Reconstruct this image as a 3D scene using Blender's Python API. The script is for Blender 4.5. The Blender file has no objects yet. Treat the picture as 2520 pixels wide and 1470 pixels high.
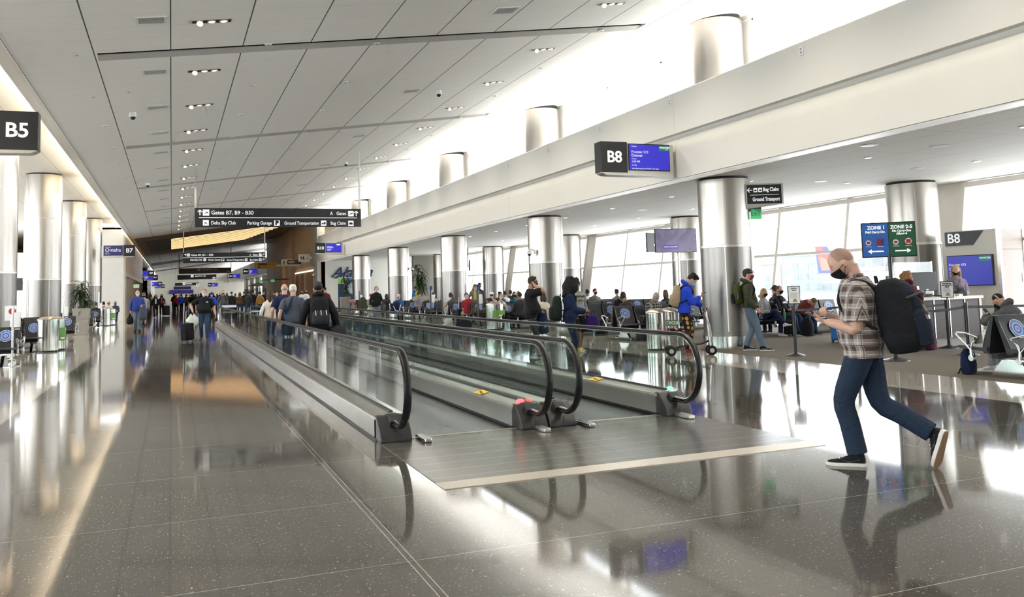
import bpy, math, random
from mathutils import Vector, Matrix, Euler
random.seed(7)
PI = math.pi
S = bpy.context.scene
COL = S.collection
V = Vector

# ------------------------------------------------------------------ materials
_M = {}
def new_mat(name):
    m = bpy.data.materials.new(name); m.use_nodes = True
    nt = m.node_tree; b = nt.nodes['Principled BSDF']
    return m, nt, b
def mat(name, c, rough=.5, metal=0., var=.06, scale=30., bump=0., spec=.5, coat=0., stretch=None):
    if name in _M: return _M[name]
    m, nt, b = new_mat(name)
    b.inputs['Roughness'].default_value = rough; b.inputs['Metallic'].default_value = metal
    b.inputs['Specular IOR Level'].default_value = spec
    if coat: b.inputs['Coat Weight'].default_value = coat; b.inputs['Coat Roughness'].default_value = .08
    tc = nt.nodes.new('ShaderNodeTexCoord'); n = nt.nodes.new('ShaderNodeTexNoise')
    n.inputs['Scale'].default_value = scale; n.inputs['Detail'].default_value = 2
    if stretch:
        mp = nt.nodes.new('ShaderNodeMapping'); mp.inputs['Scale'].default_value = stretch
        nt.links.new(tc.outputs['Object'], mp.inputs['Vector']); nt.links.new(mp.outputs['Vector'], n.inputs['Vector'])
    else: nt.links.new(tc.outputs['Object'], n.inputs['Vector'])
    r = nt.nodes.new('ShaderNodeValToRGB')
    r.color_ramp.elements[0].position = .3; r.color_ramp.elements[1].position = .7
    r.color_ramp.elements[0].color = (*[x*(1-var) for x in c], 1)
    r.color_ramp.elements[1].color = (*[min(1, x*(1+var)) for x in c], 1)
    nt.links.new(n.outputs['Fac'], r.inputs['Fac']); nt.links.new(r.outputs['Color'], b.inputs['Base Color'])
    if bump:
        bp = nt.nodes.new('ShaderNodeBump'); bp.inputs['Strength'].default_value = bump; bp.inputs['Distance'].default_value = .01
        nt.links.new(n.outputs['Fac'], bp.inputs['Height']); nt.links.new(bp.outputs['Normal'], b.inputs['Normal'])
    _M[name] = m; return m
def emit(name, c, s):
    if name in _M: return _M[name]
    m, nt, b = new_mat(name)
    b.inputs['Base Color'].default_value = (*[x*.3 for x in c], 1); b.inputs['Emission Color'].default_value = (*c, 1)
    b.inputs['Emission Strength'].default_value = s; b.inputs['Roughness'].default_value = .4
    _M[name] = m; return m
def glass(name, tint, ior=1.45, rough=.0):
    if name in _M: return _M[name]
    m, nt, b = new_mat(name); nt.nodes.remove(b)
    out = nt.nodes['Material Output']
    t = nt.nodes.new('ShaderNodeBsdfTransparent'); t.inputs['Color'].default_value = (*tint, 1)
    g = nt.nodes.new('ShaderNodeBsdfGlossy'); g.inputs['Roughness'].default_value = rough
    ge = nt.nodes.new('ShaderNodeNewGeometry'); dt = nt.nodes.new('ShaderNodeVectorMath'); dt.operation = 'DOT_PRODUCT'
    nt.links.new(ge.outputs['Normal'], dt.inputs[0]); nt.links.new(ge.outputs['Incoming'], dt.inputs[1])
    def M_(op, *xs):
        o = nt.nodes.new('ShaderNodeMath'); o.operation = op; o.use_clamp = op == 'SUBTRACT'
        for i, x in enumerate(xs):
            if isinstance(x, (int, float)): o.inputs[i].default_value = x
            else: nt.links.new(x, o.inputs[i])
        return o.outputs[0]
    r0 = 2*((ior-1)/(ior+1))**2
    fr = M_('MULTIPLY_ADD', M_('POWER', M_('SUBTRACT', 1., M_('ABSOLUTE', dt.outputs['Value'])), 5.), 1-r0, r0)
    mx = nt.nodes.new('ShaderNodeMixShader')
    nt.links.new(fr, mx.inputs['Fac']); nt.links.new(t.outputs['BSDF'], mx.inputs[1]); nt.links.new(g.outputs['BSDF'], mx.inputs[2])
    nt.links.new(mx.outputs['Shader'], out.inputs['Surface'])
    _M[name] = m; return m
class NT:
    """tiny node-graph helper"""
    def __init__(s, m): s.nt = m.node_tree; s.b = s.nt.nodes.get('Principled BSDF')
    def n(s, t, **k):
        o = s.nt.nodes.new(t)
        for a, v in k.items(): setattr(o, a, v)
        return o
    def l(s, a, b): s.nt.links.new(a, b)
    def math(s, op, a, b=None, c=None):
        o = s.n('ShaderNodeMath', operation=op)
        for i, x in enumerate((a, b, c)):
            if x is None: continue
            if isinstance(x, (int, float)): o.inputs[i].default_value = x
            else: s.l(x, o.inputs[i])
        return o.outputs[0]
    def xyz(s, kind='Object'):
        t = s.n('ShaderNodeTexCoord'); x = s.n('ShaderNodeSeparateXYZ'); s.l(t.outputs[kind], x.inputs[0]); return x.outputs[0], x.outputs[1], x.outputs[2], t.outputs[kind]
    def line(s, v, period, width, offset=0.):
        """1 on lines of given width repeated each period"""
        a = s.math('SUBTRACT', v, offset); a = s.math('DIVIDE', a, period); a = s.math('ADD', a, .5)
        a = s.math('FRACT', a); a = s.math('SUBTRACT', a, .5); a = s.math('ABSOLUTE', a)
        return s.math('LESS_THAN', a, width/period/2)
    def mix(s, f, a, b):
        o = s.n('ShaderNodeMix', data_type='RGBA')
        for i, x in ((0, f), (6, a), (7, b)):
            if isinstance(x, (int, float)): o.inputs[i].default_value = x
            elif isinstance(x, tuple): o.inputs[i].default_value = (*x, 1)
            else: s.l(x, o.inputs[i])
        return o.outputs[2]
    def noise(s, vec, scale, detail=2):
        o = s.n('ShaderNodeTexNoise'); o.inputs['Scale'].default_value = scale; o.inputs['Detail'].default_value = detail
        s.l(vec, o.inputs['Vector']); return o.outputs['Fac']
    def vor(s, vec, scale, out='Distance'):
        o = s.n('ShaderNodeTexVoronoi'); o.inputs['Scale'].default_value = scale; s.l(vec, o.inputs['Vector']); return o.outputs[out]

# ------------------------------------------------------------------ mesh builder
class MB:
    def __init__(s): s.v = []; s.f = []
    def add(s, vs, fs):
        k = len(s.v); s.v += [tuple(x) for x in vs]; s.f += [tuple(i+k for i in f) for f in fs]; return s
    def box(s, c, d, rot=None):
        c = V(c); x, y, z = (t/2 for t in d); R = Euler(rot).to_matrix() if rot else None
        vs = [V((a*x, b*y, e*z)) for a in (-1, 1) for b in (-1, 1) for e in (-1, 1)]
        vs = [c+(R@p if R else p) for p in vs]
        return s.add(vs, [(0,1,3,2),(4,6,7,5),(0,4,5,1),(2,3,7,6),(0,2,6,4),(1,5,7,3)])
    def bb(s, a, b):
        return s.box([(p+q)/2 for p, q in zip(a, b)], [abs(q-p) for p, q in zip(a, b)])
    def tube(s, pts, r, n=8, caps=True, closed=False, flat=1., up=None):
        pts = [V(p) for p in pts]; N = len(pts)
        rs = r if isinstance(r, (list, tuple)) else [r]*N
        vs = []; fs = []; prev = None
        for i, p in enumerate(pts):
            if closed: t = pts[(i+1) % N]-pts[i-1]
            else: t = pts[min(i+1, N-1)]-pts[max(i-1, 0)]
            t = t.normalized() if t.length > 1e-9 else V((0,0,1))
            if prev is None:
                a = V(up) if up else (V((0,0,1)) if abs(t.z) < .9 else V((1,0,0)))
                u = (a-t*a.dot(t)).normalized()
            else:
                u = prev-t*prev.dot(t); u = u.normalized() if u.length > 1e-6 else prev
            prev = u; w = t.cross(u)
            for k in range(n):
                th = 2*PI*k/n; vs.append(p+u*(math.cos(th)*rs[i])+w*(math.sin(th)*rs[i]*flat))
        L = N if closed else N-1
        for i in range(L):
            j = (i+1) % N
            for k in range(n):
                q = (k+1) % n; fs.append((i*n+k, i*n+q, j*n+q, j*n+k))
        if caps and not closed: fs += [tuple(range(n-1, -1, -1)), tuple((N-1)*n+k for k in range(n))]
        return s.add(vs, fs)
    def cyl(s, a, b, r, n=16, r2=None): return s.tube([a, b], [r, r if r2 is None else r2], n)
    def lathe(s, prof, c=(0,0,0), n=24, a0=0., a1=2*PI):
        c = V(c); full = abs(a1-a0-2*PI) < 1e-6; m = n if full else n+1; vs = []; fs = []
        for r, z in prof:
            for k in range(m):
                th = a0+(a1-a0)*k/n; vs.append(c+V((r*math.cos(th), r*math.sin(th), z)))
        for i in range(len(prof)-1):
            for k in range(n):
                q = (k+1) % m; fs.append((i*m+k, i*m+q, (i+1)*m+q, (i+1)*m+k))
        if full:
            if prof[0][0] > 1e-5: fs.append(tuple(range(m-1, -1, -1)))
            if prof[-1][0] > 1e-5: fs.append(tuple((len(prof)-1)*m+k for k in range(m)))
        return s.add(vs, fs)
    def prism(s, poly, axis, a, b):
        """2D polygon extruded along axis x|y|z from a to b; poly coords are the other two axes in order"""
        n = len(poly)
        def P(p, t):
            return {'x': (t, p[0], p[1]), 'y': (p[0], t, p[1]), 'z': (p[0], p[1], t)}[axis]
        return s.add([P(p, a) for p in poly]+[P(p, b) for p in poly],
                     [tuple(range(n-1, -1, -1)), tuple(range(n, 2*n))]+[(i, (i+1) % n, n+(i+1) % n, n+i) for i in range(n)])
    def quad(s, a, b, c, d): return s.add([a, b, c, d], [(0,1,2,3)])
    def ball(s, c, r, n=10, m=7):
        c = V(c); r = (r, r, r) if isinstance(r, (int, float)) else r
        vs = [c+V((0,0,-r[2]))]; fs = []
        for i in range(1, m):
            ph = PI*i/m
            for k in range(n): vs.append(c+V((r[0]*math.sin(ph)*math.cos(2*PI*k/n), r[1]*math.sin(ph)*math.sin(2*PI*k/n), -r[2]*math.cos(ph))))
        vs.append(c+V((0,0,r[2])))
        for k in range(n):
            q = (k+1) % n; fs.append((0, 1+q, 1+k)); e = 1+(m-2)*n; fs.append((e+k, e+q, len(vs)-1))
            for i in range(m-2): fs.append((1+i*n+k, 1+i*n+q, 1+(i+1)*n+q, 1+(i+1)*n+k))
        return s.add(vs, fs)
    def xf(s, M):
        s.v = [tuple(M@V(p)) for p in s.v]; return s
    def mesh(s, name='mesh', smooth=35.):
        me = bpy.data.meshes.new(name); me.from_pydata(s.v, [], s.f); me.validate()
        import bmesh
        bm = bmesh.new(); bm.from_mesh(me); bmesh.ops.recalc_face_normals(bm, faces=bm.faces); bm.to_mesh(me); bm.free()
        if smooth:
            me.polygons.foreach_set('use_smooth', [True]*len(me.polygons)); me.set_sharp_from_angle(angle=math.radians(smooth))
        return me
    def build(s, name, m, parent=None, bevel=0., smooth=35., loc=None, rot=None):
        o = link(name, s.mesh(name, smooth), m, parent, loc, rot)
        if bevel:
            b = o.modifiers.new('b', 'BEVEL'); b.width = bevel; b.segments = 2; b.limit_method = 'ANGLE'; b.angle_limit = .7
        return o
def link(name, me, m=None, parent=None, loc=None, rot=None):
    o = bpy.data.objects.new(name, me); COL.objects.link(o)
    if m is not None and me is not None:
        if not me.materials: me.materials.append(m)
        elif me.materials[0] != m: o.material_slots[0].link = 'OBJECT'; o.material_slots[0].material = m
    if parent: o.parent = parent
    if loc: o.location = loc
    if rot: o.rotation_euler = rot
    return o
def tag(o, label=None, cat=None, group=None, kind=None):
    if label: o['label'] = label
    if cat: o['category'] = cat
    if group: o['group'] = group
    if kind: o['kind'] = kind
    return o
def empty(name, label=None, cat=None, loc=(0,0,0), rz=0., group=None, kind=None, rot=None):
    o = bpy.data.objects.new(name, None); COL.objects.link(o); o.location = loc; o.empty_display_size = .1
    o.rotation_euler = rot if rot else (0, 0, rz)
    return tag(o, label, cat, group, kind)
def copy_tree(o, loc=None, rz=None, label=None, group=None, parent=None):
    c = o.copy(); COL.objects.link(c)
    if parent: c.parent = parent
    if loc is not None: c.location = loc
    if rz is not None: c.rotation_euler = (0, 0, rz)
    if label: c['label'] = label
    if group: c['group'] = group
    for ch in [k for k in list(o.children)]: copy_tree(ch, parent=c)
    return c
_T = {}
TMP = bpy.data.scenes.new('workbench'); TVL = TMP.view_layers[0]
def text_mesh(s, size, align='LEFT', bold=0., ext=.0015):
    k = (s, size, align, bold)
    if k in _T: return _T[k]
    cu = bpy.data.curves.new('t', 'FONT'); cu.body = s; cu.size = size; cu.align_x = align; cu.align_y = 'CENTER'
    cu.extrude = ext; cu.offset = bold; cu.resolution_u = 3
    o = bpy.data.objects.new('t', cu); TMP.collection.objects.link(o)
    TVL.update()
    me = bpy.data.meshes.new_from_object(o.evaluated_get(TVL.depsgraph))
    bpy.data.objects.remove(o); bpy.data.curves.remove(cu); me.name = 'lettering'; _T[k] = me
    return me
def lettering(s, size, loc, m, parent, align='LEFT', bold=0., rot=(PI/2, 0, 0), name='lettering', sx=1.):
    o = link(name, text_mesh(s, size, align, bold), m, parent, loc, rot)
    if sx != 1.: o.scale = (sx, 1, 1)
    return o

# ------------------------------------------------------------------ common materials
WHITE = mat('white_paint', (.80,.785,.745), .55, var=.015, scale=3)
WHITE2 = mat('warm_white_paint', (.80,.76,.69), .55, var=.015, scale=3)
BLACK = mat('black_plastic', (.012,.012,.014), .35, var=.2)
BLACKM = mat('black_matt', (.010,.010,.011), .6, var=.2)
SIGN = mat('sign_black', (.013,.014,.016), .3, var=.1)
STEEL = mat('brushed_steel', (.62,.60,.57), .26, 1., var=.05, scale=60, stretch=(1,1,.05))
CHROME = mat('polished_aluminium', (.80,.80,.80), .12, 1., var=.02)
ALU = mat('satin_aluminium', (.60,.59,.56), .35, 1., var=.04)
DGREY = mat('dark_grey_plastic', (.05,.05,.055), .45, var=.1)
GREYP = mat('grey_plastic', (.28,.28,.28), .45, var=.05)
LTR = emit('backlit_white', (.95,.96,.96), .55)
PAPER = mat('white_paper', (.8,.8,.8), .6, var=.03)
WPLAST = mat('white_plastic', (.78,.78,.77), .4, var=.02)
SCREENB = emit('screen_blue', (.030,.025,.55), .62)
PANE = glass('window_glass', (.93,.95,.94), 1.3)
RUBBER = mat('black_rubber', (.007,.007,.008), .34, var=.2, spec=.3)
F, PY0, CAMH = 2139.88, 529.23, 1.6
def cam_axes():
    yaw, pi, ro = (math.radians(a) for a in (21.43343228, 4.65149113, -1.66149403))
    f = V((math.sin(yaw)*math.cos(pi), math.cos(yaw)*math.cos(pi), math.sin(pi)))
    r = V((math.cos(yaw), -math.sin(yaw), 0)); u = r.cross(f)
    c, s = math.cos(ro), math.sin(ro)
    return c*r+s*u, -s*r+c*u, f
_r, _u, _f = cam_axes()
def ray(x, y): return (x-1260)/F*_r-(y-PY0)/F*_u+_f
def fl(x, y, z=0.):
    """place in the hall of a measured point of the photograph lying at height z"""
    d = ray(x, y); t = (z-CAMH)/d.z; return V((t*d.x, t*d.y, z))
def atX(x, y, X):
    d = ray(x, y); t = X/d.x; return V((X, t*d.y, CAMH+t*d.z))
def atY(x, y, Y):
    d = ray(x, y); t = Y/d.y; return V((t*d.x, Y, CAMH+t*d.z))
cam = bpy.data.cameras.new('camera'); camo = bpy.data.objects.new('camera', cam); COL.objects.link(camo)
cam.sensor_width = 36; cam.lens = F/2520*36; cam.shift_y = -(735-PY0)/2520; cam.clip_end = 2000
camo.matrix_world = Matrix(((_r.x, _u.x, -_f.x, 0), (_r.y, _u.y, -_f.y, 0), (_r.z, _u.z, -_f.z, CAMH), (0,0,0,1)))
S.camera = camo
S.view_settings.view_transform = 'Standard'; S.view_settings.look = 'None'; S.view_settings.gamma = 1; S.view_settings.use_curve_mapping = False
S.view_settings.exposure = 0.45
S.cycles.use_denoising = True
S.cycles.max_bounces = 6; S.cycles.diffuse_bounces = 3; S.cycles.glossy_bounces = 3; S.cycles.transmission_bounces = 4; S.cycles.transparent_max_bounces = 16
S.cycles.use_adaptive_sampling = True; S.cycles.adaptive_threshold = .14; S.cycles.adaptive_min_samples = 8
S.cycles.caustics_reflective = True; S.cycles.blur_glossy = 1.0; S.cycles.caustics_refractive = False
S.cycles.sample_clamp_indirect = 6
S.cycles.use_light_tree = True
# ================================================================== THE HALL
YC = [17.35+10.7*k for k in range(-3, 5)]           # column lines
Y0, Y1 = -17., 69.6
def terrazzo(name, base, chip, rough, joints):
    m, nt, b = new_mat(name); g = NT(m); x, y, z, vec = g.xyz()
    n = g.noise(vec, 1.2, 3); c = g.mix(n, tuple(t*.9 for t in base), tuple(t*1.1 for t in base))
    v = g.vor(vec, 60); w = g.vor(vec, 60, 'Color'); sp = g.n('ShaderNodeSeparateColor'); g.l(w, sp.inputs[0])
    a = g.math('MULTIPLY', g.math('LESS_THAN', v, .24), g.math('GREATER_THAN', sp.outputs[0], .62))
    v2 = g.vor(vec, 27); w2 = g.vor(vec, 27, 'Color'); sp2 = g.n('ShaderNodeSeparateColor'); g.l(w2, sp2.inputs[0])
    a2 = g.math('MULTIPLY', g.math('LESS_THAN', v2, .17), g.math('GREATER_THAN', sp2.outputs[0], .8))
    a = g.math('MAXIMUM', g.math('MULTIPLY', a, .55), a2); c = g.mix(a, c, chip)
    j = g.line(y, 1.61, .006, .315)
    for jx in joints: j = g.math('MAXIMUM', j, g.math('LESS_THAN', g.math('ABSOLUTE', g.math('SUBTRACT', x, jx)), .003))
    c = g.mix(g.math('MULTIPLY', j, .8), c, (.42,.40,.36))
    g.l(c, b.inputs['Base Color'])
    rn = g.noise(vec, .8, 3); rr = g.math('MULTIPLY_ADD', rn, .035, rough); g.l(rr, b.inputs['Roughness'])
    b.inputs['Specular IOR Level'].default_value = .5
    # gentle unevenness of the ground floor
    bp = g.n('ShaderNodeBump'); bp.inputs['Strength'].default_value = .035; bp.inputs['Distance'].default_value = .02
    wv = g.noise(vec, .9, 1); g.l(wv, bp.inputs['Height']); g.l(bp.outputs['Normal'], b.inputs['Normal'])
    return m
DARKF = terrazzo('dark_terrazzo', (.080,.076,.068), (.25,.255,.23), .045, (1.30, 1.34, 6.45))
LIGHTF = terrazzo('pale_terrazzo', (.40,.375,.33), (.55,.52,.46), .06, ())
def carpet_mat():
    m, nt, b = new_mat('carpet'); g = NT(m); x, y, z, vec = g.xyz()
    a = g.noise(vec, 160, 2); c2 = g.noise(vec, 3, 3)
    c = g.mix(a, (.095,.082,.065), (.22,.195,.162)); c = g.mix(g.math('MULTIPLY', c2, .35), c, (.12,.102,.08)); g.l(c, b.inputs['Base Color'])
    b.inputs['Roughness'].default_value = .95; b.inputs['Specular IOR Level'].default_value = .1
    bp = g.n('ShaderNodeBump'); bp.inputs['Strength'].default_value = .4; bp.inputs['Distance'].default_value = .01; g.l(a, bp.inputs['Height']); g.l(bp.outputs['Normal'], b.inputs['Normal'])
    return m
CARPET = carpet_mat()
def slab(name, x0, x1, y0, y1, z, m, t=.12, label=None, kind='structure'):
    o = MB().bb((x0, y0, z-t), (x1, y1, z)).build(name, m, smooth=0); tag(o, label, None, None, kind); return o
YF = 190.
PX0, PX1, PY_0, PY_1 = 2.02, 5.80, 6.78, 9.25          # moving walkway pit
slab('floor', -2.05, 2.02, Y0, YF, 0, DARKF, label='polished dark terrazzo floor of the concourse with pale chips')
slab('floor', 5.80, 9.6, Y0, YF, 0, DARKF)
slab('floor', 2.02, 5.80, Y0, 6.78, 0, DARKF)
slab('floor', 2.02, 5.80, 48.2, YF, 0, DARKF)
slab('floor', 2.02, 5.80, 6.78, 48.2, -.1, DARKF)
slab('floor', -3.87, -2.05, Y0, YF, 0, LIGHTF, label='pale terrazzo strip along the left seats')
slab('floor', 9.6, 11.22, Y0, YF, 0, LIGHTF, label='pale terrazzo strip along the right seats')
slab('floor', 11.22, 19.2, Y0, YF, 0, CARPET, label='beige carpet of the right gate lounge')
slab('floor', -13, -3.87, Y0, YF, 0, CARPET, label='beige carpet of the left gate lounge')

# ---- main sloped ceiling
def zc(x): return 6.23+.133*x
def ceil_mat(name, base, px, ox, py, oy, jx=.022, jy=.006, dark=(.02,.02,.02), faint=.35, slope=True):
    m, nt, b = new_mat(name); g = NT(m); x, y, z, vec = g.xyz()
    a = g.line(x, px, jx, ox); c2 = g.math('MULTIPLY', g.line(y, py, jy, oy), faint)
    n = g.noise(vec, 40, 2); c = g.mix(n, tuple(t*.97 for t in base), base)
    c = g.mix(g.math('MULTIPLY', c2, 1), c, dark); c = g.mix(g.math('MULTIPLY', a, .9), c, dark); g.l(c, b.inputs['Base Color'])
    b.inputs['Roughness'].default_value = .7; b.inputs['Specular IOR Level'].default_value = .2
    return m
CEIL = ceil_mat('ceiling_panels', (.90,.89,.865), 1.305, -.03, .713, .0)
CEILL = ceil_mat('low_ceiling_panels', (.72,.70,.665), 1.22, .1, 2.14, .2, .012, .008, (.25,.24,.22), .8)
CEILW = ceil_mat('left_ceiling_panels', (.82,.77,.685), 1.5, .4, 3.567, .0, .014, .008, (.2,.18,.15), .6)
SLOTS = [YC[k]+.2 for k in range(8)]
def cstrip(y0, y1, x0=-2.645, x1=13.3, m=CEIL, name='ceiling', t=.06):
    if y1-y0 < .01: return
    b = MB(); vs = [(x, y, zc(x)+d) for d in (0, t) for x, y in ((x0,y0),(x1,y0),(x1,y1),(x0,y1))]
    b.add(vs, [(0,1,2,3),(7,6,5,4),(0,4,5,1),(1,5,6,2),(2,6,7,3),(3,7,4,0)])
    return tag(b.build(name, m, smooth=0), kind='structure')
y = Y0
for s in SLOTS:
    if s > 68: continue
    cstrip(y, s-.27); y = s+.27
    cstrip(s-.27, s+.27, -2.645, -1.3); cstrip(s-.27, s+.27, 10.3, 13.3)
    # recessed slot: slanted pale reveal, the nearest one with a dark gap above it
    b = MB(); ya, hh = (s, .035) if 17 < s < 18 else (s-.27, .15)
    vs = [(x, yy, zc(x)+d) for x in (-1.3, 10.3) for yy, d in ((s+.27,0),(ya,hh),(ya,hh+.015),(s+.30,.015))]
    b.add(vs, [(0,1,2,3),(7,6,5,4)]+[(i, 4+i, 4+(i+1) % 4, (i+1) % 4) for i in range(4)])
    tag(b.build('ceiling', mat('slot_grey', (.50,.49,.47), .7), smooth=0), kind='structure')
    b = MB(); h = .02
    b.add([(x, yy, zc(x)+d) for d in (h, h+.3) for x, yy in ((-1.35,s-.33),(10.35,s-.33),(10.35,s+.33),(-1.35,s+.33))], [(7,6,5,4),(0,4,5,1),(1,5,6,2),(2,6,7,3),(3,7,4,0)])
    tag(b.build('ceiling', BLACKM, smooth=0), kind='structure')
cstrip(y, 70.3)
# wood clad ceiling section over the shops, then plain again
def wood(name, c0, c1, px, py, vert=True):
    m, nt, b = new_mat(name); g = NT(m); x, y, z, vec = g.xyz()
    mp = g.n('ShaderNodeMapping'); mp.inputs['Scale'].default_value = (1.5, 1.5, 12) if vert else (6, .6, 6); g.l(vec, mp.inputs['Vector'])
    n = g.noise(mp.outputs['Vector'], 2.5, 4); c = g.mix(n, c0, c1)
    if px: c = g.mix(g.math('MULTIPLY', g.line(y, px, .02), .7), c, (.05,.04,.03))
    if py: c = g.mix(g.math('MULTIPLY', g.line(z if vert else x, py, .02), .7), c, (.05,.04,.03))
    g.l(c, b.inputs['Base Color']); b.inputs['Roughness'].default_value = .5; return m
WOODC = wood('wood_ceiling', (.16,.105,.065), (.21,.14,.09), 1.8, 1.305, False)
STONEW = wood('tan_panel', (.42,.335,.24), (.50,.405,.30), 2.2, 1.25)
TANW = wood('honey_wood', (.42,.26,.12), (.52,.33,.16), 0, 1.5)
cstrip(70.3, 100.5, m=WOODC); cstrip(100.5, 124); cstrip(124, 134, m=WOODC); cstrip(134, 160); cstrip(160, 168, m=WOODC); cstrip(168, YF)
# left soffit (higher, behind a lit cove)
slab('ceiling', -13, -2.72, Y0, 64.5, 6.67, CEILW, .12)
slab('ceiling', -13, -3.2, 64.5, YF, 6.3, CEILW, .12)
tag(MB().bb((-2.72, Y0, 5.86), (-2.64, YF, 6.75)).build('trim_1', WHITE2, smooth=0), kind='structure')
tag(MB().bb((-2.95, Y0, 5.92), (-2.72, YF, 5.98)).build('trim_2', WHITE2, smooth=0), kind='structure')
# right low ceiling
slab('ceiling', 11.2, 19.75, Y0, Y1, 4.12, CEILL, .12)
slab('ceiling', 11.2, 19.75, 110, YF, 4.12, CEILL, .12)
# ---- fascia beam
def beam(y0, y1, n):
    prof = [(10.80,3.94),(10.80,4.58),(10.815,4.70),(10.86,4.80),(10.93,4.88),(10.95,4.93),(10.95,4.985),(10.80,4.985),(10.80,5.92),(10.83,5.95),(12.9,5.95),(12.9,4.06),(11.22,4.06),(11.2,3.98),(11.05,3.94)]
    m, nt, b = new_mat('fascia_paint'); g = NT(m); x, y, z, vec = g.xyz()
    c = g.mix(g.math('MULTIPLY', g.line(y, 10.7, .015, 17.1), .6), (.62,.605,.555), (.28,.27,.25)); g.l(c, b.inputs['Base Color']); b.inputs['Roughness'].default_value = .5
    tag(MB().prism(prof, 'y', y0, y1).build('wall_right', m if n == 0 else WHITE, smooth=25), ['long white two-step fascia beam above the right gate lounge','far white fascia beam beyond the restrooms'][n], kind='structure')
    tag(MB().bb((10.952, y0, 4.932), (10.99, y1, 4.983)).build('trim_3', mat('groove_grey', (.22,.21,.19), .6), smooth=0), kind='structure')
beam(Y0, Y1, 0); beam(110, YF, 1)
tag(MB().bb((10.86, Y0, 3.925), (11.2, Y1, 3.945)).build('trim_4', emit('lip_strip', (1,.97,.92), .3), smooth=0), kind='structure')  # pale strip under the beam lip, faintly emissive
# ---- columns: satin metal drums in two tones with a polished foot
def drum_mat(name, c, rough):
    m, nt, b = new_mat(name); g = NT(m); x, y, z, vec = g.xyz()
    mp = g.n('ShaderNodeMapping'); mp.inputs['Scale'].default_value = (40, 40, .3); g.l(vec, mp.inputs['Vector'])
    n = g.noise(mp.outputs['Vector'], 1, 2); cc = g.mix(n, tuple(t*.93 for t in c), tuple(t*1.05 for t in c)); g.l(cc, b.inputs['Base Color'])
    b.inputs['Metallic'].default_value = .92; b.inputs['Roughness'].default_value = rough
    return m
DRUM_U = drum_mat('satin_drum', (.47,.44,.40), .30); DRUM_L = drum_mat('dark_drum', (.235,.22,.205), .31)
DRUM_S = mat('drum_foot', (.72,.71,.69), .16, 1., var=.03); SEAM = mat('drum_seam', (.66,.64,.60), .35, .8)
def column(x, y, R, top, label, seam=2.4, grp=None, second=None):
    e = empty('column', label, 'column', (x, y, 0), kind='structure')
    MB().lathe([(R+.015, 0), (R+.015, .30)], n=48).build('foot', DRUM_S, e)
    MB().lathe([(R-.01, .30), (R+.01, .305), (R+.01, .37), (R, .375), (R, seam-.06)], n=48).build('lower_cladding', DRUM_L, e)
    MB().lathe([(R, seam-.06), (R+.008, seam-.055), (R+.008, seam), (R, seam+.005)], n=48).build('band', SEAM, e)
    MB().lathe([(R, seam+.005), (R, top-.06)], n=48).build('upper_cladding', DRUM_U, e)
    MB().lathe([(R-.05, top-.1), (R-.05, top+.02)], n=48).build('shadow_gap', BLACKM, e)
    b = MB()
    for a in (-2.25, -1.1, .5, 2.0):
        b.box((R*math.cos(a), R*math.sin(a), (seam+.37)/2), (.022, .022, seam-.45), (0,0,a))
        b.box((R*math.cos(a), R*math.sin(a), (seam+top)/2), (.008, .012, top-seam-.15), (0,0,a))
    if second: b.lathe([(R, second), (R+.004, second+.005), (R+.004, second+.015), (R, second+.02)], n=48)
    b.build('seam', SEAM, e); return e
ordn = ['first','second','third','fourth','fifth','sixth','seventh','eighth']
for k, yc in enumerate(YC):
    w = (ordn[k]+' of those behind the camera' if k < 3 else {3:'nearest one',4:'second from the camera',5:'third from the camera',6:'fourth from the camera',7:'farthest, by the airline wall'}[k])
    column(12.25, yc, .62, 4.0, 'satin steel column on the fascia line of the right lounge, '+w)
    column(18.1, yc, .64, 4.0, 'satin steel column beside the window wall, '+{3:'behind the gate counter',4:'behind the hanging screens'}.get(k, ordn[k]+' of its row'))
    column(-4.75, yc, .67, 6.55, 'tall satin steel column of the left lounge, '+{4:'cut by the frame edge',5:'widest one in full view',6:'next one beyond',7:'next to the white wall'}.get(k, 'behind the camera '+ordn[k]), second=4.75)
    e = empty('column', 'satin steel drum rising from the fascia to the sloping ceiling, '+ordn[k]+' along', 'column', (12.25, yc, 5.95), kind='structure')
    MB().lathe([(.62, 0), (.62, 1.82)], n=48).build('upper_cladding', DRUM_U, e)
    MB().lathe([(.57, 1.8), (.57, 1.95)], n=48).build('shadow_gap', BLACKM, e)
for k in range(5):   # far zone
    column(12.25, 114+10.7*k, .62, 4.0, 'distant steel column beyond the restrooms, '+ordn[k]+' of the far row')
    column(18.1, 114+10.7*k, .64, 4.0, 'distant steel column by the far windows, '+ordn[k]+' of the far row')
    if k < 4: column(-4.75, 108+10.7*k, .67, 6.2, 'distant tall steel column on the left beyond the shops, '+ordn[k]+' of four', second=4.4)
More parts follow.
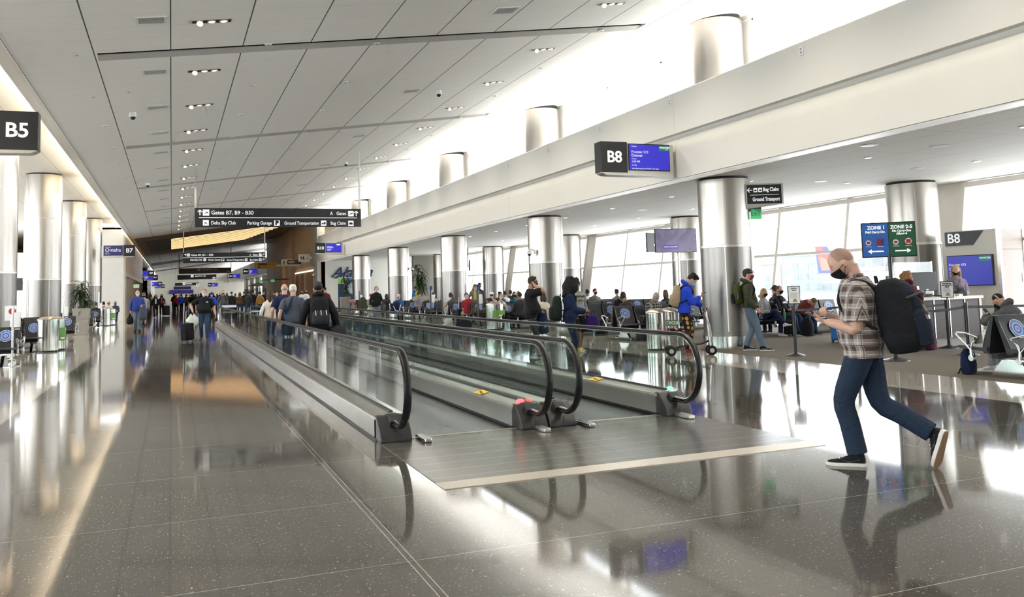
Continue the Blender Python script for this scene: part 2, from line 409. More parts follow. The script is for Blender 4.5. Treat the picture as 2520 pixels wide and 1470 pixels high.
# ---- clerestory and window walls
WFR = mat('window_frame', (.74,.70,.62), .5, var=.02)
def xw(z): return 18.83+.17*z
nwin = [0]
def window(kind, y0, y1, lab):
    nwin[0] += 1; e = empty('window_%d' % nwin[0], lab, None, kind='structure'); w3 = (y1-y0)/3
    if kind == 'clere':
        b = MB(); z0, z1, X = 5.9, 7.84, 13.0
        b.bb((X-.04, y0, z1-.05), (X+.08, y1, z1+.12)); b.bb((X-.03, y0, z0), (X+.08, y1, z0+.06))
        for i in range(4): b.bb((X-.04, y0+w3*i-.045, z0), (X+.08, y0+w3*i+.045, z1))
        b.build('frame', WFR, e, smooth=0)
        MB().quad((X+.03, y0, z0), (X+.03, y1, z0), (X+.03, y1, z1), (X+.03, y0, z1)).build('pane', PANE, e, smooth=0)
    elif kind == 'left':
        b = MB(); z0, z1, X = .15, 6.35, -12.9
        for z in (z0, z1, 2.6): b.bb((X-.08, y0, z-.05), (X+.05, y1, z+.05))
        for i in range(4): b.bb((X-.08, y0+w3*i-.05, z0), (X+.05, y0+w3*i+.05, z1))
        b.build('frame', WFR, e, smooth=0); MB().quad((X-.03, y0, z0), (X-.03, y1, z0), (X-.03, y1, z1), (X-.03, y0, z1)).build('pane', PANE, e, smooth=0)
    else:
        b = MB(); z0, z1 = .02, 4.0
        for i in range(4):
            yy = y0+w3*i
            b.prism([(xw(z0)-.07, z0), (xw(z0)+.1, z0), (xw(z1)+.1, z1), (xw(z1)-.07, z1)], 'y', yy-.06, yy+.06)
        for z, h in ((.30, .05), (2.37, .045), (3.9, .07)): b.bb((xw(z)-.08, y0, z-h), (xw(z)+.08, y1, z+h))
        b.build('frame', WFR, e, smooth=0)
        MB().add([(xw(z0), y0, z0), (xw(z0), y1, z0), (xw(z1), y1, z1), (xw(z1), y0, z1)], [(0,1,2,3)]).build('pane', PANE, e, smooth=0)
    return e
for k in range(8):
    a, b_ = YC[k]+.46, (YC[k]+10.7-.46 if k < 7 else Y1)
    window('clere', a, b_, 'high clerestory window strip under the sloping ceiling, bay '+str(k+1))
    window('low', a, b_, 'tall outward leaning lounge window, bay '+str(k+1))
    MB_ = MB()
    tag(MB().bb((12.95, YC[k]-.46, 5.9), (13.15, YC[k]+.46, 8.0)).build('wall_right', WHITE, smooth=0), kind='structure')
    tag(MB().prism([(xw(0)-.02, 0), (xw(0)+.12, 0), (xw(4)+.12, 4), (xw(4)-.02, 4)], 'y', YC[k]-.4, YC[k]+.4).build('wall_right', WFR, smooth=0), kind='structure')
    if k < 7:
        window('left', YC[k]+.6, YC[k]+10.1, 'tall window behind the left lounge, bay '+str(k+1))
        b = MB(); b.bb((-13.1, YC[k]-.6, 0), (-12.85, YC[k]+.6, 6.67)); b.bb((-13.1, YC[k]+.6, 0), (-12.85, YC[k]+10.1, .15)); b.bb((-13.1, YC[k]+.6, 6.35), (-12.85, YC[k]+10.1, 6.67))
        tag(b.build('wall_left', WHITE, smooth=0), kind='structure')
tag(MB().bb((12.9, Y0, 7.84), (13.2, Y1, 8.05)).build('wall_right', WHITE, smooth=0), kind='structure')
for k in range(5):
    a = 114.5+10.7*k; window('clere', a, a+9.7, 'distant clerestory window, far bay '+str(k+1)); window('low', a, a+9.7, 'distant lounge window, far bay '+str(k+1))
# ---- end walls of the near zone and the shop blocks
def wall(name, a, b, m, label=None):
    return tag(MB().bb(a, b).build(name, m, smooth=0), label, kind='structure')
wall('wall_back', (-13, Y0-.2, 0), (20, Y0, 9), WHITE)
wall('wall_right', (11.0, 69.6, 0), (21, 69.9, 4.05), mat('lounge_wall', (.66,.65,.585), .6, var=.01), 'pale grey end wall of the right lounge with the airline lettering')
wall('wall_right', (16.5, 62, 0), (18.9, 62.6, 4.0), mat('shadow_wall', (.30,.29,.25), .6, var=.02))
wall('wall_right', (12.9, 69.6, 5.9), (13.4, 110, 9), WHITE)
tag(MB().prism([(10.80,0),(11.3,0),(11.3,8.2),(10.80,8.0)], 'y', 69.6, 110).build('wall_right', STONEW, smooth=0), 'tan stone panelled wall of the restroom block', kind='structure')
wall('wall_right', (10.68, 69.5, 0), (10.9, 71.2, 7.68), mat('grey_stone', (.36,.345,.30), .5, var=.04))
wall('wall_right', (10.62, 84.5, 0), (10.85, 87.5, 7.65), STONEW)
wall('wall_left', (-9, 64.5, 0), (-3.05, 64.8, 6.4), WHITE, 'white end wall closing the left lounge')
wall('wall_left', (-3.6, 64.8, 0), (-3.05, 67.3, 6.4), WHITE2)
wall('wall_left', (-3.6, 67.3, 3.35), (-3.05, 106, 6.3), TANW)
wall('wall_left', (-3.4, 67.3, 3.05), (-3.02, 106, 3.36), mat('shop_header', (.56,.50,.42), .5, var=.03))
wall('wall_left', (-6.5, 67.3, 0), (-6.2, 106, 3.1), mat('shop_back', (.34,.24,.15), .7, var=.3, scale=.6))
for i, yy in enumerate((70, 75.5, 80, 84, 92, 100, 105.7)): wall('wall_left', (-3.5, yy-.35, 0), (-3.08, yy+.35, 3.1), mat('shop_pier', (.62,.52,.40), .5, var=.03))
wall('wall_left', (-13.1, 67, 0), (-12.9, YF, 6.5), WHITE)
wall('wall_left', (-3.6, 150, 0), (-3.1, YF, 6.3), WHITE2)
wall('wall_end', (-13, YF-1, 0), (20, YF-.5, 9), mat('far_wall', (.70,.67,.58), .6, var=.02), 'cream wall closing the far end of the concourse')
# the two doors of the restroom block
DOORW = wood('restroom_wood', (.20,.105,.05), (.27,.15,.07), 0, 0)
for n, (ya, yb) in enumerate(((71.9, 76.4), (76.8, 79.6), (80.0, 82.8))):
    e = empty('door_%d' % (n+1), 'tall recessed brown timber doorway of the restrooms, opening '+str(n+1), None, kind='structure')
    MB().bb((10.74, ya, 0), (10.82, yb, 3.25)).build('panel', DOORW, e, smooth=0)
    b = MB(); b.bb((10.68, ya-.12, 0), (10.83, ya, 3.3)); b.bb((10.68, yb, 0), (10.83, yb+.12, 3.3)); b.build('frame', mat('door_trim', (.42,.37,.30), .4), e, smooth=0)
    MB().bb((10.66, ya, 3.25), (10.8, yb, 3.36)).build('light_strip', emit('warm_strip', (1,.86,.66), 1.4), e, smooth=0)
MB().bb((10.72, 88.5, 0), (10.82, 96, 4.4)).build('door_4', TANW, smooth=0)['kind'] = 'structure'
bpy.data.objects['door_4']['label'] = 'tall honey coloured timber doorway beyond the restrooms'
# slatted luminous panel set in the wood ceiling
e = empty('ceiling_light', 'large luminous slatted panel in the brown wood ceiling', 'ceiling light', (0, 0, 0))
b = MB(); g_ = MB(); fr = MB()
def cq(mb, x0, x1, y0, y1, d0, d1):
    vs = [(x, yy, zc(x)+d) for d in (d0, d1) for x, yy in ((x0,y0),(x1,y0),(x1,y1),(x0,y1))]
    mb.add(vs, [(0,1,2,3),(7,6,5,4),(0,4,5,1),(1,5,6,2),(2,6,7,3),(3,7,4,0)])
for i in range(11):
    yy = 76.2+1.62*i; cq(g_, -.05, 9.2-.22*i, yy, yy+.40, -.05, -.02)
cq(fr, -2.0, 9.6, 75.6, 94.6, -.02, -.003)
fr.build('frame', mat('dark_bronze', (.055,.042,.032), .5), e, smooth=0); g_.build('diffuser', emit('slat_glow', (1,.58,.27), 1.5), e, smooth=0)
# ---- outside: apron, terminal, parked aeroplane
wall('ground', (19.6, -200, -4.6), (600, 600, -4.5), mat('apron', (.74,.73,.71), .8, scale=.1))
wall('ground', (-600, -200, -4.6), (-13.2, 600, -4.5), mat('apron', (.74,.73,.71), .8))
RED = mat('red_terminal', (.22,.165,.155), .7, scale=.2, var=.1)
def building(x0, x1, y0, y1, h, m, lab, glassy=False):
    e = empty('terminal_building', lab, 'building', ((x0+x1)/2, (y0+y1)/2, -4.5)); dx, dy = (x1-x0)/2, (y1-y0)/2
    MB().bb((-dx, -dy, 0), (dx, dy, h)).build('wall', m, e, smooth=0); MB().bb((-dx-.5, -dy-.5, h), (dx+.5, dy+.5, h+.8)).build('roof', mat('roof_edge', (.3,.3,.3), .7), e, smooth=0)
    b = MB(); n = int((y1-y0)/6)
    for i in range(n):
        for j in range(int(h/4)): b.bb((-dx-.06, -dy+1+6*i, 1+4*j), (-dx-.02, -dy+6+6*i, 3.6+4*j))
    b.build('window_band', mat('far_glazing', (.10,.12,.13), .15, var=.3, scale=.3), e, smooth=0); return e
building(230, 250, atX(2078, 690, 230).y, atX(1925, 690, 230).y, 14.5, mat('blue_facade', (.12,.155,.175), .4, var=.15, scale=.2), 'blue glass fronted terminal building across the apron')
building(215, 225, atX(2420, 690, 215).y, atX(2092, 690, 215).y, 15, RED, 'red brick terminal building across the apron behind the gate counter')
building(240, 262, atX(1922, 690, 240).y, atX(1868, 690, 240).y, 12, mat('red_terminal_b', (.22,.17,.16), .7, var=.1, scale=.2), 'small red terminal wing across the apron beside the nearest column')
def plane():
    q = atX(2022, 690, 190); e = empty('aeroplane', 'parked white airliner with a red and blue tail fin outside', 'aeroplane', (190, q.y-30, -4.5), rz=PI)
    b = MB(); pts = [(0, 30-62*t, 5+max(0, (t-.72))*5) for t in (0,.03,.08,.15,.3,.5,.7,.85,1)]; b.tube(pts, [.05,1.2,1.8,2.1,2.1,2.1,2.1,1.5,.3], 20); b.build('fuselage', mat('airliner_white', (.2,.2,.2), .4), e)
    tl = MB().prism([(-19, 7), (-27, 15.5), (-32, 15.5), (-31, 7.2)], 'x', -.2, .2).build('tail_fin', mat('fin_blue', (.02,.035,.14), .4), e, smooth=0)
    MB().prism([(-22.5, 9), (-29, 15.6), (-32.05, 15.6), (-30, 9)], 'x', -.24, .24).build('fin_stripe', mat('fin_red', (.16,.03,.035), .4), tl, smooth=0)
    MB().prism([(-25.5, 8), (-27, 11.5), (-30.0, 12.5), (-29.6, 8)], 'x', -.28, .28).build('fin_stripe', mat('fin_orange', (.17,.08,.05), .4), tl, smooth=0)
    b = MB(); b.prism([(3, 4), (-7, -16), (-10, -16), (-5, 4)][:0]+[(0, 4), (16, -8), (16, -11), (0, -4)], 'z', 4.2, 4.6); b.prism([(0, 4), (-16, -8), (-16, -11), (0, -4)], 'z', 4.2, 4.6); b.build('wing', mat('airliner_grey', (.15,.15,.16), .4), e, smooth=0)
    for sx in (-5, 5): MB().tube([(sx, 3.5, 3), (sx, 0, 3)], [1.0, .8], 14).build('engine', mat('airliner_grey', (.15,.15,.16), .4), e)
    for p in ((0, 24), (-3, -2), (3, -2)): MB().cyl((p[0], p[1], 0), (p[0], p[1], 3.5), .35, 10).build('landing_gear', DGREY, e)
plane()
# ------------------------------------------------------------------ light
W = bpy.data.worlds.new('sky'); S.world = W; W.use_nodes = True
bg = W.node_tree.nodes['Background']; g = NT(W); sky = g.n('ShaderNodeTexSky', sky_type='HOSEK_WILKIE')
sky.turbidity = 6; sky.ground_albedo = .4; sky.sun_direction = V((-.5, -.3, .8)).normalized()
mixn = g.mix(.82, sky.outputs[0], (.93,.96,1.0)); g.l(mixn, bg.inputs['Color']); bg.inputs['Strength'].default_value = 7.
def portal(loc, rot, sx, sy):
    L = bpy.data.lights.new('portal', 'AREA'); L.shape = 'RECTANGLE'; L.size = sx; L.size_y = sy; L.cycles.is_portal = True
    o = bpy.data.objects.new('portal', L); COL.objects.link(o); o.location = loc; o.rotation_euler = rot
portal((19.9, 26, 2), (0, PI/2, 0), 4.4, 88); portal((13.3, 26, 6.9), (0, PI/2, 0), 2.2, 88); portal((-13.3, 24, 3.2), (0, -PI/2, 0), 5, 86)
def area(loc, sx, sy, w, c=(1,.93,.84), rot=(0,0,0)):
    L = bpy.data.lights.new('lamp', 'AREA'); L.shape = 'RECTANGLE'; L.size = sx; L.size_y = sy; L.energy = w; L.color = c
    o = bpy.data.objects.new('lamp', L); COL.objects.link(o); o.location = loc; o.rotation_euler = rot; return o
def spot(loc, w, c=(1,.92,.80), size=2.2, rot=(0,0,0), r=.06):
    L = bpy.data.lights.new('lamp', 'SPOT'); L.energy = w; L.color = c; L.spot_size = size; L.spot_blend = .8; L.shadow_soft_size = r
    o = bpy.data.objects.new('lamp', L); COL.objects.link(o); o.location = loc; o.rotation_euler = rot; return o
for k in range(8):
    area((-2.85, YC[k]+5.3, 6.02), .12, 10, 200, (1,.84,.64), (PI, .3, 0))  # cove lamp of the left soffit
    area((11.6, YC[k]+5.3, 6.05), .5, 10, 200, (1,.95,.88), (PI, .45, 0))          # unseen ledge lamp, added to brighten the sloped ceiling
# ================================================================== MOVING WALKWAYS
GLASSG = glass('balustrade_glass', (.80,.875,.85), 1.55)
def ribbed(name, c0, c1, axis, period, w, extra=None):
    m, nt, b = new_mat(name); g = NT(m); x, y, z, vec = g.xyz(); v = x if axis == 'x' else y
    a = g.line(v, period, w); n = g.noise(vec, 6, 3); c = g.mix(a, c0, c1)
    if extra: c = g.mix(g.math('MULTIPLY', g.line(y, extra[0], extra[1]), .8), c, extra[2])
    c = g.mix(g.math('MULTIPLY', n, .35), c, tuple(t*.6 for t in c0)); g.l(c, b.inputs['Base Color'])
    b.inputs['Metallic'].default_value = .5; b.inputs['Roughness'].default_value = .24
    bp = g.n('ShaderNodeBump'); bp.inputs['Strength'].default_value = .5; bp.inputs['Distance'].default_value = .004; g.l(a, bp.inputs['Height']); g.l(bp.outputs['Normal'], b.inputs['Normal'])
    return m
PLATE = ribbed('landing_plate_metal', (.135,.125,.115), (.20,.19,.175), 'y', .04, .012, (.3, .015, (.50,.49,.45)))
PALLET = ribbed('pallet_metal', (.10,.10,.115), (.24,.24,.27), 'x', .018, .008, (.4, .02, (.06,.06,.07)))
STRIP = mat('threshold_steel', (.62,.56,.48), .35, .8, var=.04)
SKIRT = mat('skirt_steel', (.50,.485,.455), .22, .9, var=.06, scale=3)
DECK = mat('deck_steel', (.62,.60,.565), .25, .85, var=.04)
YN, YE = 9.06, 46.2
def balustrade(e, xg, x0, x1, nx0, nx1, bump=None):
    """glass wall on a steel base; xg glass, x0..x1 base, nx newel cap"""
    b = MB(); b.prism([(x0, 0), (x0, .235), (x0+.02, .25), (xg-.02, .285), (xg+.02, .285), (x1-.02, .25), (x1, .235), (x1, 0)], 'y', YN+.22, YE-.22)
    b.build('base', SKIRT, e, smooth=20)
    b = MB(); b.bb((x0-.006, YN+.2, 0), (x0+.01, YE-.2, .028)); b.bb((x1-.01, YN+.2, 0), (x1+.006, YE-.2, .028)); b.build('shade_strip', BLACKM, e, smooth=0)  # shade along the skirt foot, put in as black strips
    MB().bb((xg-.022, YN+.28, .284), (xg+.022, YE-.28, .297)).build('gasket', BLACKM, e, smooth=0)
    b = MB(); b.bb((x0-.004, YN+.2, .222), (x0+.012, YE-.2, .24)); b.bb((x1-.012, YN+.2, .222), (x1+.004, YE-.2, .24)); b.build('deck_edge', DECK, e, smooth=0)
    n = 30; w = (YE-YN-.3)/n
    for i in range(n):
        a = YN+.15+w*i
        if i == 0:
            pts = [(a+w-.006, .29), (a+w-.006, .94)]+[(9.02-.36*math.sin(t), .57+.37*math.cos(t)) for t in [k*PI*.72/10 for k in range(11)]]+[(9.12, .29)]
            vs = [(xg, p, q) for p, q in pts]; MB().add(vs, [tuple(range(len(vs)))]).build('glass_panel', GLASSG, e, smooth=0)
        else:
            MB().quad((xg, a+.006, .29), (xg, a+w-.006, .29), (xg, a+w-.006, .94), (xg, a+.006, .94)).build('glass_panel', GLASSG, e, smooth=0)
    # handrail and its guide
    def path(r, z1, cy, s): return [(xg, cy-s*r*math.sin(t), .575+r*math.cos(t)) for t in [k*PI*.93/18 for k in range(19)]]+[(xg, cy+s*.06, .575-r*.97), (xg, cy+s*.16, .575-r*.96)]
    front = path(.405, 0, 9.0, 1); back = path(.405, 0, YE+.06, -1)
    mid = [(xg, 9.0+(YE+.06-9.0)*i/24, .98) for i in range(1, 24)]
    MB().tube(front[::-1]+mid+back, .018, 12, flat=2.3, up=(0,0,1)).build('handrail', RUBBER, e, smooth=60)
    f2 = path(.374, 0, 9.0, 1); b2 = path(.374, 0, YE+.06, -1); m2 = [(xg, 9.0+(YE+.06-9.0)*i/24, .949) for i in range(1, 24)]
    MB().tube(f2[::-1]+m2+b2, .016, 8, flat=1.5, up=(0,0,1)).build('handrail_guide', CHROME, e, smooth=60)
    for (yy, s) in ((YN, 1), (YE, -1)):
        prof = [(yy, 0), (yy, .04), (yy+s*.05, .13), (yy+s*.13, .2), (yy+s*.2, .262), (yy+s*.30, .262), (yy+s*.30, 0)]
        nb = MB().prism(prof, 'x', nx0, nx1).build('newel_cap', mat('newel_dark', (.022,.021,.021), .38, var=.1), e, bevel=.012, smooth=30)
        b = MB(); b.box((xg, yy+s*.12, .2), (.13, .11, .10), (.5*s, 0, 0)); b.build('rail_inlet', BLACKM, nb, bevel=.01)
        MB().bb(((nx0+nx1)/2-.003, yy-.002, .02), ((nx0+nx1)/2+.003, yy+.004, .12)).build('cap_seam', BLACKM, nb, smooth=0)
def walkway(xa, xb, lab, plate, lights, bals, bumpers):
    e = empty('moving_walkway', lab, 'moving walkway', ((xa+xb)/2, 0, 0)); ox = (xa+xb)/2
    def sh(o): return o
    sh(MB().bb((plate[0]+.2, PY_1-.02, -.09), (plate[1]-.2, YE-.1, -.012)).build('pallet_belt', PALLET, e, smooth=0))
    sh(MB().bb((plate[0], PY_0+.26, -.09), (plate[1], PY_1, .004)).build('landing_plate', PLATE, e, smooth=0))
    sh(MB().bb((plate[0], PY_0, -.09), (plate[1], PY_0+.25, .006)).build('threshold_strip', STRIP, e, smooth=0))
    sh(MB().bb((plate[0]+.3, PY_1-.03, -.01), (plate[1]-.3, PY_1+.03, .007)).build('comb_plate', mat('comb', (.5,.46,.38), .35, .8), e, smooth=0))
    sh(MB().bb((plate[0], YE-.1, -.09), (plate[1], 48.2, .004)).build('landing_plate', PLATE, e, smooth=0))
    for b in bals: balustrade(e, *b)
    for (x, y, c, nm) in lights:
        sh(MB().ball((x, y, .285), (.05, .05, .028), 14, 8).build('signal_light', emit('signal_'+c, nm, 4.), e))
    for (x0, x1, y0, z0, z1) in bumpers[0]:
        st = MB().add([(x0, y0, z0), (x1, y0, z1), (x1, y0+.28, z1), (x0, y0+.28, z0)], [(0,1,2,3)]).build('warning_sticker', mat('sticker_yellow', (.80,.52,.05), .5), e, smooth=0); sh(st)
        b = MB()
        for i in range(3): b.box(((x0+x1)/2+(i-1)*.02, y0+.07+.07*i, (z0+z1)/2+.002+(i-1)*.0033), (.035, .03, .003))
        b.build('pictogram', BLACKM, st, smooth=0)
    for (x, y, s, mm) in bumpers[1]:
        sh(MB().prism([(x-.055, y), (x-.035, y-.06), (x+.035, y-.06), (x+.055, y), (x+.045, y+.3), (x-.045, y+.3)], 'z', .007, .045).build('floor_bumper', mm, e, bevel=.006))
    for ch in list(e.children): ch.location.x -= ox
    return e
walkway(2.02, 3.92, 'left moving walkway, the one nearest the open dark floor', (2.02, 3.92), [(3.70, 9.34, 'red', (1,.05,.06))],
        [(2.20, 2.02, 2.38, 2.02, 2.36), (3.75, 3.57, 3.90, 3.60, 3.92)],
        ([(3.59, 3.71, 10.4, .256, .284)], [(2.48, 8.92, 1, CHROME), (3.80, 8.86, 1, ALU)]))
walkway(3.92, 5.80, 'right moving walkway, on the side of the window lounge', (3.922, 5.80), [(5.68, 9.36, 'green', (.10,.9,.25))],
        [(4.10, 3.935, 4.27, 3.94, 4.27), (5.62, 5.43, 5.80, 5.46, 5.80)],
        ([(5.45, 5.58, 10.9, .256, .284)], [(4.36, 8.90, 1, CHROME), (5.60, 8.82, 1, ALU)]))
# ================================================================== CEILING FITTINGS
def on_ceiling(x, y): return (x, y, zc(x))
LAMPC = emit('lamp_warm', (1,.80,.50), 1.6)
def three_lamp(x, y, lab, near):
    e = empty('ceiling_light', lab, 'ceiling light', on_ceiling(x, y), group=None, rot=(0, -math.atan(.133), 0))
    b = MB(); 
    for s in (-1, 1): b.box((0, s*.085, -.004), (.66, .014, .012)); b.box((s*.325, 0, -.004), (.014, .17, .012))
    b.build('frame', ALU, e, smooth=0); MB().box((0, 0, -.0025), (.63, .16, .003)).build('recess', BLACKM, e, smooth=0)
    for i in range(3):
        c = (-.2+.2*i, 0, -.03)
        if i == 0: h = MB().tube([(c[0]+.02, .01, .0), (c[0]-.0, -.045, -.055)], [.042, .058], 14).build('lamp_head', WPLAST, e)
        else: h = MB().lathe([(.066, -.02), (.074, -.012), (.06, 0)], (c[0], 0, 0), 14).build('lamp_head', WPLAST, e)
        if i == 0: MB().tube([(c[0]-.001, -.047, -.057), (c[0]-.002, -.05, -.061)], [.050, .048], 14).build('lamp', LAMPC, h)
        else: MB().lathe([(.055, -.022), (.055, -.021)], (c[0], 0, 0), 14).build('lamp', LAMPC, h)
    return e
YF3 = [15.55+3.567*k for k in range(-8, 15)]
for k, y in enumerate(YF3):
    for x, nm, row in ((.63, 'left', 'above the open corridor'), (8.45, 'right', 'near the clerestory')):
        if k >= 8 and y < 69:
            n = k-8; three_lamp(x, y, 'three-lamp recessed light %s, %s of the row' % (row, (ordn+['ninth','tenth','eleventh','twelfth','thirteenth','fourteenth','fifteenth'])[n]), n < 5)
        spot((x, y, zc(x)-.12), 280, (1,.90,.74), 2.3)
# vents
VENTM = mat('vent_grey', (.50,.495,.48), .6, var=.05)
def vent(x, y, w, d, lab, m=VENTM):
    e = empty('ceiling_vent', lab, 'ceiling vent', on_ceiling(x, y), rot=(0, -math.atan(.133), 0))
    b = MB()
    for s in (-1, 1): b.box((0, s*(d/2), -.006), (w+.05, .04, .014)); b.box((s*(w/2), 0, -.006), (.04, d, .014))
    b.build('frame', WPLAST, e, smooth=0); b = MB()
    for i in range(7): b.box((0, -d/2+d*(i+.5)/7, -.005), (w-.03, d/10, .008), (.5, 0, 0))
    b.build('grille', m, e, smooth=0); return e
nn = ordn+['ninth','tenth','eleventh','twelfth','thirteenth','fourteenth']
for k in range(13): vent(-.33, 15.35+3.6*k, .44, .34, 'grey air grille in the ceiling left of the lamp row, %s from the camera' % nn[k])
for k in range(6): vent(6.15, 15.7+7.3*k, .46, .40, 'grey air grille in the ceiling beside the clerestory lamps, %s from the camera' % nn[k])
# sprinkler roses, detectors and domes
def disc(x, y, z, r, lab, name='sprinkler', cat='sprinkler', tilt=True, m=None, glow=False):
    e = empty(name, lab, cat, (x, y, z), rot=(0, -math.atan(.133), 0) if tilt else (0,0,0))
    MB().lathe([(r, 0), (r, -.006), (r*.75, -.02), (0, -.022)], n=18).build('rose', m or WPLAST, e)
    if glow: MB().lathe([(r*.7, -.024), (0, -.026)], n=14).build('lamp', emit('downlight_glow', (1,.97,.9), 3.), e)
    else: MB().lathe([(r*.25, -.02), (r*.25, -.03), (0, -.033)], n=10).build('cap', GREYP, e)
    return e
i = 0
for y in [13.7+3.567*k for k in range(11)]:
    for x, w in ((-1.62, 'along the left ceiling edge'), (1.75, 'right of the lamp row'), (4.0, 'in the middle of the ceiling'), (9.3, 'near the clerestory')):
        disc(x, y+(.4 if x > 3 else 0), zc(x), .075, 'small white ceiling sprinkler rose %s, %s from the camera' % (w, nn[int((y-13.6)/3.567)]))
def dome_cam(x, y, z, lab, rot=0, arm=0):
    e = empty('security_camera', lab, 'security camera', (x, y, z), rot)
    if arm:
        MB().box((arm, 0, .02), (.03, .1, .14)).build('wall_plate', WPLAST, e, bevel=.005)
        MB().tube([(arm, 0, .05), (arm*.6, 0, .1), (0, 0, .1), (0, 0, .06)], .022, 8).build('arm', WPLAST, e)
    MB().lathe([(.02, .08), (.07, .07), (.085, .02), (.085, -.04), (.075, -.05)], n=18).build('housing', WPLAST, e)
    MB().lathe([(.07, -.05), (.06, -.085), (.03, -.115), (0, -.12)], n=18).build('lens_dome', mat('smoked_dome', (.02,.02,.022), .08), e)
    return e
for x, y, w in ((-.9, 22.9, 'beside the third grille'), (-.9, 37.2, 'beyond the second ceiling slot'), (7.0, 23.2, 'near the right hand lamps'), (7.0, 37.3, 'high on the right, farther away')):
    dome_cam(x, y, zc(x)-.08, 'small white camera dome on the sloping ceiling '+w)
# downlights of the low right ceiling and the left soffit
for i, (x, y) in enumerate([(x_, y_) for y_ in (10.2, 13.7, 17.6, 21.2, 24.8, 28.4, 32, 35.6, 39.2, 42.8) for x_ in (13.2, 16.2)]):
    disc(x, y, 4.0, .09, 'round downlight in the low lounge ceiling, %s pair, %s side' % (nn[i//2], 'corridor' if x < 14 else 'window'), 'downlight', 'downlight', False, glow=True)
    spot((x, y, 3.93), 30, (1,.93,.82), 2.4)
for i, (x, y) in enumerate(((12.0, 12.4), (13.5, 12.2), (15.2, 17.4), (12.1, 26), (14.6, 25.3), (13.6, 32.4), (15.8, 14.9))):
    e = empty('ceiling_speaker', 'flat round ceiling speaker in the low lounge ceiling, %s from the camera' % nn[i], 'speaker', (x, y, 4.0))
    MB().lathe([(.16, 0), (.165, -.008), (.13, -.016), (0, -.014)], n=24).build('grille', WPLAST, e)
for i, y in enumerate([20+3.567*k for k in range(11)]):
    disc(-4.2, y, 6.67, .10, 'round downlight in the left soffit, %s from the camera' % nn[i], 'downlight', 'downlight', False, glow=True)
    spot((-3.6, y, 6.55), 60, (1,.88,.70), 2.2)
    if i % 2 == 0: spot((-8.0, y, 6.55), 80, (1,.88,.70), 2.4)
# strobes on the fascia
for i, (x, y) in enumerate(((1972,125),(1648,252),(1477,318),(1349,369),(1249,408),(1168,439),(1103,465),(1050,485))):
    q = atX(x, y, 10.79); e = empty('fire_strobe', 'tiny white strobe plate high on the fascia beam, %s from the camera' % nn[i], 'strobe', (10.80, q.y, q.z))
    MB().box((-.012, 0, 0), (.022, .10, .16)).build('plate', WPLAST, e, bevel=.004)
    b = MB(); b.box((-.024, 0, .035), (.004, .05, .04)); b.box((-.024, 0, -.03), (.004, .05, .05)); b.build('lens', GREYP, e, smooth=0)
# ================================================================== SIGNS
def fit(s, x0, x1, y, Y, m, parent, h=None, bold=0., dy=-.004, font=1.):
    """lettering on an upright board at distance Y that spans the measured points x0..x1"""
    a, c = atY(x0, y, Y), atY(x1, y, Y); me = text_mesh(s, 1., 'LEFT', bold, .001)
    xs = [v.co.x for v in me.vertices]; w = max(xs)-min(xs); zs = [v.co.y for v in me.vertices]
    hh = (c.x-a.x)/w if h is None else h/.7
    o = link('lettering', me, m, parent); o.scale = ((c.x-a.x)/w, hh, 1); o.rotation_euler = (PI/2, 0, 0)
    pl = parent.location if parent else V((0,0,0)); 
    o.location = V((a.x-min(xs)*(c.x-a.x)/w, Y+dy, (a.z+c.z)/2-0.0))-pl; return o
def icon(x, y, s, Y, parent, kind, sgn=LTR):
    p = atY(x, y, Y)-parent.location; b = MB(); b.box((p.x, -.005, p.z), (s, .004, s)); o = b.build('icon', sgn, parent, smooth=0)
    k = MB(); q = s*.5
    def P(pts): k.prism([(p.x+u*q, p.z+v*q) for u, v in pts], 'y', -.0095, -.007)
    if kind == 'plane': P([(-.7,-.3),(-.3,-.1),(.1,.0),(.55,.35),(.75,.35),(.5,.05),(.75,-.05),(.7,-.15),(.3,-.15),(-.2,-.3)]); P([(-.1,.0),(-.35,.35),(-.2,.35),(.2,.05)])
    elif kind == 'P': link('pictogram', text_mesh('P', s*1.0, 'CENTER', .02), BLACKM, o, (p.x, -.008, p.z), (PI/2,0,0)); return o
    elif kind == 'car': P([(-.75,-.4),(-.75,-.1),(-.55,-.05),(-.45,.15),(-.1,.15),(0,-.05),(0,-.4)]); P([(.1,-.4),(.1,.45),(.7,.45),(.75,-.4)])
    elif kind == 'bag': P([(-.65,-.45),(-.65,.25),(-.25,.25),(-.25,.45),(.25,.45),(.25,.25),(.65,.25),(.65,-.45)])
    elif kind == 'seat': P([(-.5,-.6),(-.3,-.6),(-.25,-.2),(.2,-.2),(.35,-.6),(.5,-.6),(.35,0),(-.05,0),(-.05,.35),(-.3,.35)])
    elif kind == 'man': P([(-.15,-.85),(-.15,-.1),(-.3,-.1),(-.3,.45),(.3,.45),(.3,-.1),(.15,-.1),(.15,-.85)]); k.ball((p.x, -.008, p.z+.68*q), (.17*q, .004, .17*q), 10, 6)
    elif kind == 'chair': k.tube([(p.x+.55*q*math.cos(t)*.8, -.008, p.z-.35*q+.45*q*math.sin(t)) for t in [2.4+i*.45 for i in range(11)]], .07*q, 5); k.tube([(p.x-.2*q, -.008, p.z+.4*q), (p.x-.15*q, -.008, p.z-.1*q), (p.x+.25*q, -.008, p.z-.15*q), (p.x+.5*q, -.008, p.z-.6*q)], .09*q, 5); k.ball((p.x-.2*q, -.008, p.z+.62*q), (.15*q, .004, .15*q), 10, 6)
    if k.v: k.build('pictogram', BLACKM, o, smooth=0)
    return o
